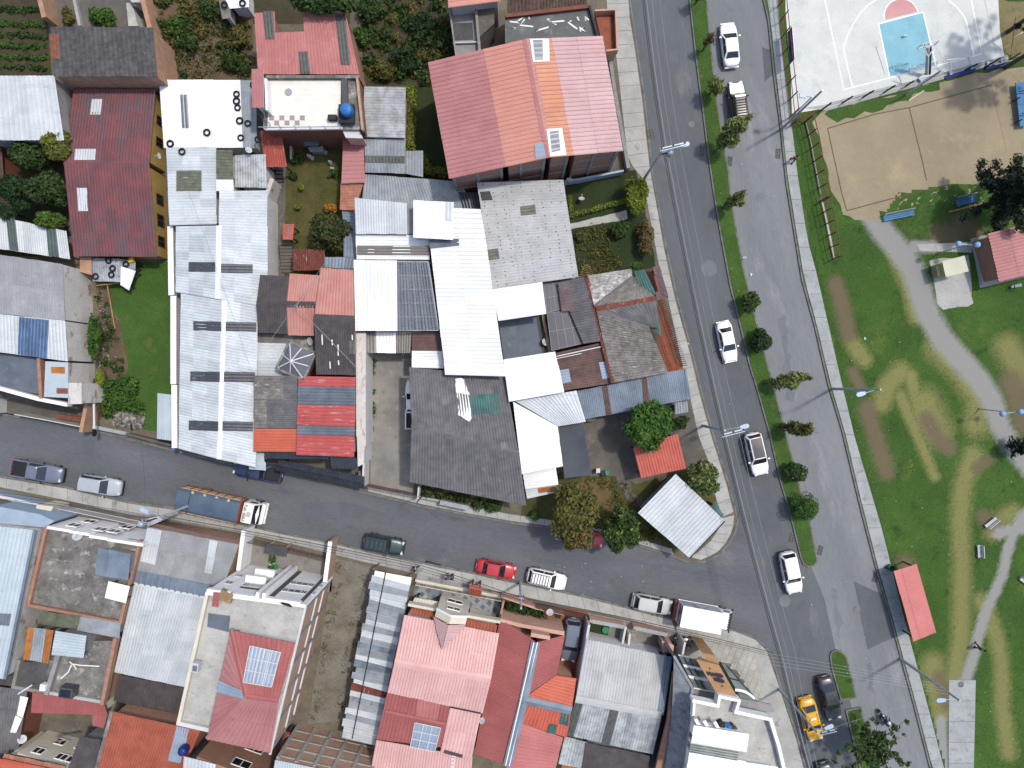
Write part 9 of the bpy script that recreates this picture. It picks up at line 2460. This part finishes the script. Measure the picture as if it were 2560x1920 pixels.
# garden statues and shelter in the inner garden
for i,(x,y,lb)in enumerate(((462,1355,'white garden statue left of the stone shelter'),(488,1372,'second white garden statue near the stone shelter'),(645,1410,'white swan planter on the inner garden lawn'),(662,1468,'small white figure below the swan planter'),(602,1322,'white urn right of the stone shelter'))):
 c=P(*tl('10',x,y),0.13);t=empty('statue',c,lb,'statue');MB().lathe(c,[(0.18,0),(0.18,0.12),(0.1,0.16),(0.14,0.35),(0.17,0.5),(0.07,0.62),(0.1,0.72),(0.03,0.82)],10).build('figure','plaster_white',t,True);MB().box((c.x+.12,c.y+.05,.4),(.2,.14,.12),.5).build('wing','plaster_white',t)
B=hs('garden_shelter','grey stone garden shelter with a glass roof','10',490,1250,'shelter')
rf(B,'10',[412,1192,546,1190,546,1260,412,1262],2.2,'slab_blue',prof='flat',wall=None,posts=True);flat(B,'10',[440,1265,580,1262,585,1310,470,1312],1.2,'plaster_grey','plaster_grey',name='bench',base=0.12)
for i,(px,lb)in enumerate((([735,1240,590,1236],'white edging wall right of the stone shelter'),([318,1390,312,1240,410,1238],'white edging wall left of the stone shelter'))):bwall('edging_wall',PT('10',px,0.1),0.6,'plaster_white',w=0.2,label=lb)
yard('terrace',tp('10',225,1140,735,1130,740,1190,230,1186),'patio_terracotta',0.132)
# rubbish heap
rb=MB();g=random.Random(9)
for k in range(150):
 c=P(g.uniform(285,355),g.uniform(1033,1066),0.15+g.random()*0.4);s=g.uniform(0.12,0.5);V=[c+Vector((g.uniform(-s,s),g.uniform(-s,s),g.uniform(-.1,.15)))for _ in range(4)];rb.add(V,[[0,1,2],[0,2,3],[0,3,1],[1,3,2]])
o=rb.build('rubbish_heap','rubble');tag(o,'heap of pale rubbish sacks behind the low street wall','rubbish',kind='stuff')
rb=MB()
for k in range(170):
 x=g.uniform(248,308);y=g.uniform(740,950);
 if x>262+(y-740)*0.22:continue
 c=P(x,y,0.18);s=g.uniform(0.06,0.28);rb.box((c.x,c.y,0.2),(s,s*g.uniform(.2,.6),.1),g.uniform(0,3))
o=rb.build('rubble','rubble');tag(o,'strewn bricks and sticks along the lawn edge','rubble',kind='stuff')
tyre('drain pipe ring in the rubbish heap',*tl('02',1145,372),0.5,None,0.9,1.2)
# litter on streets and park
g=random.Random(12);lit=MB()
for k in range(110):
 a=g.random()
 if a<0.65:x,y=g.uniform(2020,2550),g.uniform(560,1900)
 elif a<0.85:x,y=g.uniform(1800,1980),g.uniform(300,1100)
 else:x,y=g.uniform(1280,1640),g.uniform(1400,1500)
 c=P(x,y,0.2);s=g.uniform(0.04,0.09);lit.box((c.x,c.y,0.2),(s,s*0.7,0.03),g.uniform(0,3))
o=lit.build('litter','litter');tag(o,'scattered white litter specks on road and grass','litter',kind='stuff')
for x,y,s,lb in ((*tl('21',2008,565),0.26,'crumpled white paper in the right lanes near the slim tree'),(*tl('21',2062,718),0.2,'white paper scrap in the right lanes by the median'),(*tl('31',838,1267),0.18,'white scrap on the park grass'),(*tl('21',1523,1302),0.2,'white scrap on the pavement by the black railing')):
 c=P(x,y,0.05);V=[c+Vector((g.uniform(-s,s),g.uniform(-s,s),0.02+abs(g.uniform(-.1,.12))))for _ in range(7)];o=obj('paper_scrap',V,[[0,1,2],[0,2,3],[0,3,4],[0,4,5],[0,5,6],[0,6,1],[1,3,5]],'litter');tag(o,lb,'litter')

# ---------------------------------------------------------------- park: shelter, kiosks, benches, rails, court
B=hs('bus_shelter','bus shelter with flat red ribbed roof beside the park pavement','33',1270,260,'shelter')
r=rf(B,'',[2234,1428,2292,1410,2340,1580,2283,1604],(2.4,2.4,2.4,2.4),'shelter_red',h=1,src=True,prof='trap',pitch=0.22,amp=0.03,sw=2.2,sl=0.85,posts=True,most=30)
bnch=P(2278,1510,0.5);MB().bar(P(2262,1450,.55),P(2305,1580,.55),0.4,0.08).build('bench','wood',B);MB().bar(P(2285,1440,1.2),P(2328,1578,1.2),0.06,1.6).build('back_panel','glass_green',B)
B=hs('kiosk','kiosk with red ribbed metal roof on a concrete slab at the right edge','31',2100,600,'kiosk')
rf(B,'31',[1898,360,2440,225,2540,640,1994,778],(3.3,3.3,2.9,2.9),'rose',h=1,prof='trap',pitch=0.3,amp=0.06,sw=1.0,sl=2.2,wall='brick')
flat(B,'31',[1755,402,1900,365,1985,770,1850,802],0.35,'concrete',None,name='plinth',th=0.3)
flat(B,'31',[1852,462,1905,448,1972,690,1910,704],0.9,'brick_pale','brick_pale',name='counter')
B=hs('food_stall','small cream roofed food stall on a grey apron','31',1600,650,'stall')
rf(B,'31',[1504,598,1695,548,1732,685,1535,734],(2.4,2.4,2.3,2.3),'canvas_cream',prof='flat',sw=2.6,sl=2.2,wall='canvas_yellow',inset=0.15)
rf(B,'31',[1450,645,1504,630,1530,715,1468,728],1.6,'canvas_yellow',prof='flat',sw=1.0,sl=3,wall='brick_pale')
c=P(*tl('31',2140,812),0.13);o=MB().box((c.x,c.y,0.4),(0.7,0.3,0.3),0.2).box((c.x-.5,c.y-.1,0.35),(0.3,0.25,0.2),.6).build('stone_post','bench_pale');tag(o,'pale stone marker lying below the red kiosk','stone')
def bench(label,x0,y0,x1,y1,m,back=1,w=0.42,m2=None,planks=3):
 a,b=P(x0,y0,0.45),P(x1,y1,0.45);d=(b-a).normalized();n=Vector((-d.y,d.x,0))*back;t=empty('bench',((a+b)/2).xy.to_3d()+Vector((0,0,.12)),label,'bench')
 for k in range(planks):o_=n*(k*(w/planks)-w/3);MB().bar(a+o_,b+o_,w/planks*0.86,0.05).build('seat_plank',m,t)
 for k in range(2):o_=n*(w*0.62+0.05*k)+Vector((0,0,0.22+0.18*k));MB().bar(a+o_,b+o_,0.06,0.13).build('back_plank',m2 or m,t)
 for s in (0.1,0.9):c=a.lerp(b,s)+n*0.08;MB().box((c.x,c.y,0.28),(0.1,0.42,0.33),math.atan2(d.y,d.x)).build('leg','pole_concrete',t);c2=a.lerp(b,s)+n*(w*0.66);MB().box((c2.x,c2.y,0.6),(0.06,0.05,0.5)).build('back_support','pole_concrete',t)
bench('blue plank bench below the dirt field beside the footpath',*tl('31',1000,232),*tl('31',1262,178),'bench_blue',1,0.55,'bench_pale');bench('blue bench under the dark conifer',*tl('31',1630,92),*tl('31',1800,52),'bench_blue',1,0.7,'bench_pale');bench('white bench set diagonally beside a bare patch',*tl('32',1880,1232),*tl('32',1972,1158),'bench_white',-1,0.3);bench('white upright bench alone in the grass',*tl('32',1822,1392),*tl('32',1828,1500),'bench_white',1,0.3)
bench('white bench at the right edge near the narrow footpath',*tl('33',2185,20),*tl('33',2250,70),'bench_white',1,0.4)
o=MB().bar(P(*tl('31',1560,175),0.2),P(*tl('31',1850,98),0.2),0.16,0.2).build('log_edge','wood');tag(o,'timber sleeper lying beside the conifer bench','timber')
# red park railings with glass-like panels
def park_rail(label,pts,n,h=2.4,panel=None,hh=(0.3,1.4,2.4),m='fence_red',nb=None):
 t=empty('park_railing',pts[0],label,'railing')
 for zz in hh:
  mb=MB()
  for a,b in zip(pts,pts[1:]):mb.bar((a.x,a.y,zz),(b.x,b.y,zz),0.06)
  mb.build('rail',m,t)
 ds=[0];
 for a,b in zip(pts,pts[1:]):ds.append(ds[-1]+(b-a).length)
 for k in range(n):
  s=ds[-1]*k/(n-1)
  for i in range(len(pts)-1):
   if ds[i+1]>=s-1e-6:p=pts[i].lerp(pts[i+1],(s-ds[i])/(ds[i+1]-ds[i]));break
  MB().box((p.x,p.y,h/2+.06),(0.08,0.08,h-.1)).build('post',m,t)
 return t
park_rail('red railing along the upper sports court',PT('30',[75,-80,95,150,140,560,190,1010],0.13),9,2.6)
park_rail('red railing along the dirt field edge',PT('30',[318,1060,360,1230,440,1659,470,1740],0.13),7,2.2);park_rail('red railing with grey footing beside the park path',PT('31',[450,80,488,240,520,410,560,580],0.13),6,2.2)
gate=park_rail('red gate frame at the court corner',PT('30',[190,1010,200,1095,265,1040,310,1060],0.13),4,2.0)
strip('railing_footing',[2012,306,2024,356,2047,480,2054,510,2074,600,2081,646],[2016,306,2029,356,2052,480,2060,510,2080,600,2087,645],12,'concrete',z=0.2)
bn=empty('banner',P(*tl('30',150,430),0.13),'blue printed banner tied to the upper court railing','banner');a,b=P(*tl('30',128,330),0),P(*tl('30',150,600),0)
MB().bar((a.x,a.y,1.9),(b.x,b.y,1.9),0.03,1.2).build('banner_sheet','banner_blue',bn);MB().bar((a.x,a.y,2.52),(b.x,b.y,2.52),0.08,0.08).build('top_hem','white_metal',bn)
# low wire fence at the court end
ft=empty('court_fence',P(*tl('30',1000,760),0.13),'leaning grey posts of the low fence at the court end','fence')
for i,(x0,y0,x1,y1)in enumerate(((470,945,548,888),(640,892,732,832),(815,845,915,782),(1000,800,1100,738),(1190,745,1260,698),(1700,610,1810,552),(1870,585,2010,500),(2010,565,2185,455))):
 a,b=P(*tl('30',x0,y0),0.13),P(*tl('30',x1,y1),1.9);MB().bar(a,b,0.12).build('post','dark_trim',ft)
for zz in (1.0,1.85):
 mb=MB();q=[P(*tl('30',x0+(x1-x0)*zz/1.9,y0+(y1-y0)*zz/1.9),zz)for x0,y0,x1,y1 in ((470,945,548,888),(815,845,915,782),(1190,745,1260,698),(1700,610,1810,552),(2010,565,2185,455))]
 for a,b in zip(q,q[1:]):mb.bar(a,b,0.03)
 mb.build('wire','wire',ft)
# basketball hoop
hp=empty('basketball_hoop',P(*tl('30',1330,690),0.14),'basketball hoop with open white backboard frame over the blue key','basketball hoop')
f0=P(*tl('30',1300,700),0.14);f1=P(*tl('30',1375,640),0.5);top_=P(*tl('30',1385,405),3.6)
MB().bar(f0+Vector((0,0,.15)),f1,0.5,0.3).build('base','galvanised',hp);MB().bar(f1,top_,0.28,0.3).build('mast','bench_white',hp);MB().bar(f1+Vector((.24,0,0)),top_+Vector((.2,0,0)),0.2,0.2).build('padding','dark_trim',hp)
bl,br_,bl2,br2=P(*tl('30',1335,382),3.9),P(*tl('30',1484,345),3.9),P(*tl('30',1288,418),2.9),P(*tl('30',1440,385),2.9)
mb=MB()
for a,b in ((bl,br_),(br_,br2),(br2,bl2),(bl2,bl)):mb.bar(a,b,0.07)
mb.build('backboard_frame','white_metal',hp);v=P(*tl('30',1386,490),3.3)
mb=MB()
for q in (bl,br_,bl2,br2):mb.bar(q,v,0.06)
mb.build('stay','white_metal',hp)
c=P(*tl('30',1372,395),3.05);mb=MB();mb.tube([c+Vector((0.23*math.cos(2*math.pi*k/14),0.23*math.sin(2*math.pi*k/14),0))for k in range(15)],0.025,5);mb.build('rim','fence_red',hp)
o=MB().bar(P(*tl('30',1165,315),0.3),P(*tl('30',1198,308),0.3),0.12,0.3).build('stool','bench_white');tag(o,'small white box standing on the blue key','box')
# goal frame behind the key
gl=empty('goal_frame',P(*tl('30',1300,640),0.14),'white netted goal frame on the court end line','goal');pts_=[P(*tl('30',1220,622),0.15),P(*tl('30',1222,585),1.4),P(*tl('30',1462,522),1.4),P(*tl('30',1460,562),0.15)]
mb=MB()
for a,b in zip(pts_,pts_[1:]):mb.bar(a,b,0.07)
mb.build('frame','white_metal',gl);mb=MB()
for k in range(1,14):mb.bar(pts_[0].lerp(pts_[3],k/14),pts_[1].lerp(pts_[2],k/14),0.02)
mb.bar(pts_[0].lerp(pts_[1],.5),pts_[3].lerp(pts_[2],.5),0.02);mb.build('net','wire_pale',gl)
o=MB().bar(P(*tl('30',1215,870),0.2),P(*tl('30',1348,782),0.2),0.07).build('pipe','white_metal');tag(o,'white pipe lying on the verge below the lattice pole','pipe')
gp=MB();q=[P(*tl('30',1130,655),0.9),P(*tl('30',1155,722),0.2),P(*tl('30',1265,695),0.2)]
for a,b in zip(q,q[1:]):gp.bar(a,b,0.06)
tag(gp.build('grey_frame','galvanised'),'bent grey frame beside the goal on the court end','frame')
# blue exercise walkers
for i,(b0,b1,h0,h1,lb)in enumerate((((1530,672),(1790,600),(1540,520),(1760,488),'blue exercise swing with white handlebars beside the court'),((1870,590),(2040,560),(1960,560),(2110,520),'second blue exercise swing at the court corner'))):
 t=empty('exercise_swing',P(*tl('30',*b0),0.13),lb,'exercise machine');a,b=P(*tl('30',*b0),0.2),P(*tl('30',*b1),0.2)
 MB().bar(a,b,0.35,0.14).build('base','swing_blue',t);A_,B_=P(*tl('30',*h0),1.5),P(*tl('30',*h1),1.5)
 MB().bar(A_,B_,0.07).build('handlebar','white_metal',t)
 for s in (0.15,0.85):
  q=a.lerp(b,s);MB().bar(q+Vector((0,0.25,.3)),A_.lerp(B_,s),0.07).build('upright','white_metal',t);MB().box((q.x,q.y+.35,.35),(0.24,0.5,0.1),0.2).build('pedal','lamp_head',t)
for i,(x,y,lb)in enumerate(((2175,790,'upper blue play frame at the right edge'),(2195,980,'lower blue play frame at the right edge'))):
 t=empty('play_frame',P(*tl('30',x,y),0.13),lb,'play frame');c=P(*tl('30',x,y),1.2);MB().box((c.x+.5,c.y,.7),(1.0,2.2,0.1),0.1).build('platform','bench_blue',t);MB().bar(c,c+Vector((1.5,.2,.2)),0.1).build('beam','swing_blue',t)
 for sx in (0,1.0):MB().box((c.x+sx,c.y-.6,.65),(0.1,0.1,1.2)).build('post','swing_blue',t)
tn=empty('side_post',P(*tl('30',2120,480),0.13),'tall white steel frame post at the court side','post');MB().bar(P(*tl('30',2100,490),0.13),P(*tl('30',2140,150),3.0),0.08).build('upright','wood',tn);MB().bar(P(*tl('30',2125,320),2.0),P(*tl('30',2250,255),2.0),0.07).build('brace','white_metal',tn)
# pavement ramp, gravel pieces, antenna, planters
rp=obj('ramp',*prism(PS([1056,1410,1100,1420,1108,1440,1054,1428],0.16),0.0),'concrete_pale');tag(rp,'pale concrete ramp on the pavement left of the red sedan','ramp')
o=obj('ramp_grate',*prism(PS([1064,1401,1103,1411,1102,1417,1062,1407],0.06),0.0),'dark_trim');tag(o,'dark grating strip at the street edge of the pale ramp','grating')
an=empty('antenna',P(*tl('21',645,720),4.9),'tall comb antenna on the hipped house ridge','antenna');b=P(*tl('21',655,760),4.9);tp3=P(*tl('21',645,622),7.0)
MB().tube([b,tp3],0.03,5).build('mast','wood',an)
for k in range(5):c=b.lerp(tp3,0.35+0.15*k);MB().bar(c-Vector((0.8-.1*k,.25,0)),c,0.03).bar(c,c+Vector((0.8-.1*k,-.25,0)),0.03).build('element','wood',an)
pt=empty('planter',P(*tl('12',135,1520),0.13),'narrow white planter with bushes in the white panelled forecourt','planter');q=PT('12',[128,1470,160,1470,150,1615,105,1610],0.45);V,F=prism(q,0.1);obj('box',V,F,'plaster_white',pt);c=sum(q,Vector())/4;V,F=leaf_mesh([(c.x,c.y-.6,.6),(c.x+.1,c.y+.4,.6)],[(.35,.5,.3),(.35,.5,.3)],240,0.18,seed=4);obj_np('foliage',V,F,'leaf_fresh',pt)
ac=empty('air_conditioner',P(*tl('03',1712,770),9.9),'white box air conditioner on the parapet of the white panelled house','air conditioner');c=ORG[ac.name];MB().box((c.x,c.y,10.2),(0.55,0.8,0.7),-0.15).build('casing','bench_white',ac);MB().box((c.x-.02,c.y-.05,10.56),(0.4,0.5,0.03),-0.15).build('lid','slab_blue',ac)
sd=empty('wall_sign',P(246,1076,2.6),'round black and white sign on a bracket by the street wall','sign');c=P(*tl('02',815,422),2.6)
mb=MB();rings=[[Vector((c.x+dx,c.y+rr7*math.cos(2*math.pi*k/16),c.z+rr7*math.sin(2*math.pi*k/16)))for k in range(16)]for dx,rr7 in ((-.06,.36),(.06,.36))];loft(mb,rings);mb.build('disc','rubber',sd);MB().bar(P(*tl('02',812,170),2.7),P(*tl('02',815,385),2.7),0.16,0.12).build('bracket','white_metal',sd)
tag(obj('pipe',*(lambda m:(m.V,m.F))(MB().bar(P(*tl('03',158,1018),5.0),P(*tl('03',278,942),5.0),0.13)),'white_metal'),'white beam sticking out over the dark corrugated roof','beam')
cl=empty('clothes_line',P(*tl('03',540,1410),2.8),'clothes line with pink and teal washing in the cream court','washing');a,b=P(*tl('03',410,1440),3.2),P(*tl('03',670,1395),3.2);MB().bar(a,b,0.02).build('line','wire_pale',cl)
for k,m_ in enumerate(('cloth_navy','cloth_pink','cloth_pink','cloth_teal','cloth_white')):p,q=a.lerp(b,0.1+.16*k),a.lerp(b,0.24+.16*k);obj('garment',[p,q,q+Vector((.02,-.35,-.5)),p+Vector((-.02,-.3,-.5)),p+Vector((0,.02,-.02)),q+Vector((0,.02,-.02))],[[0,1,2,3],[3,2,5,4]],m_,cl)
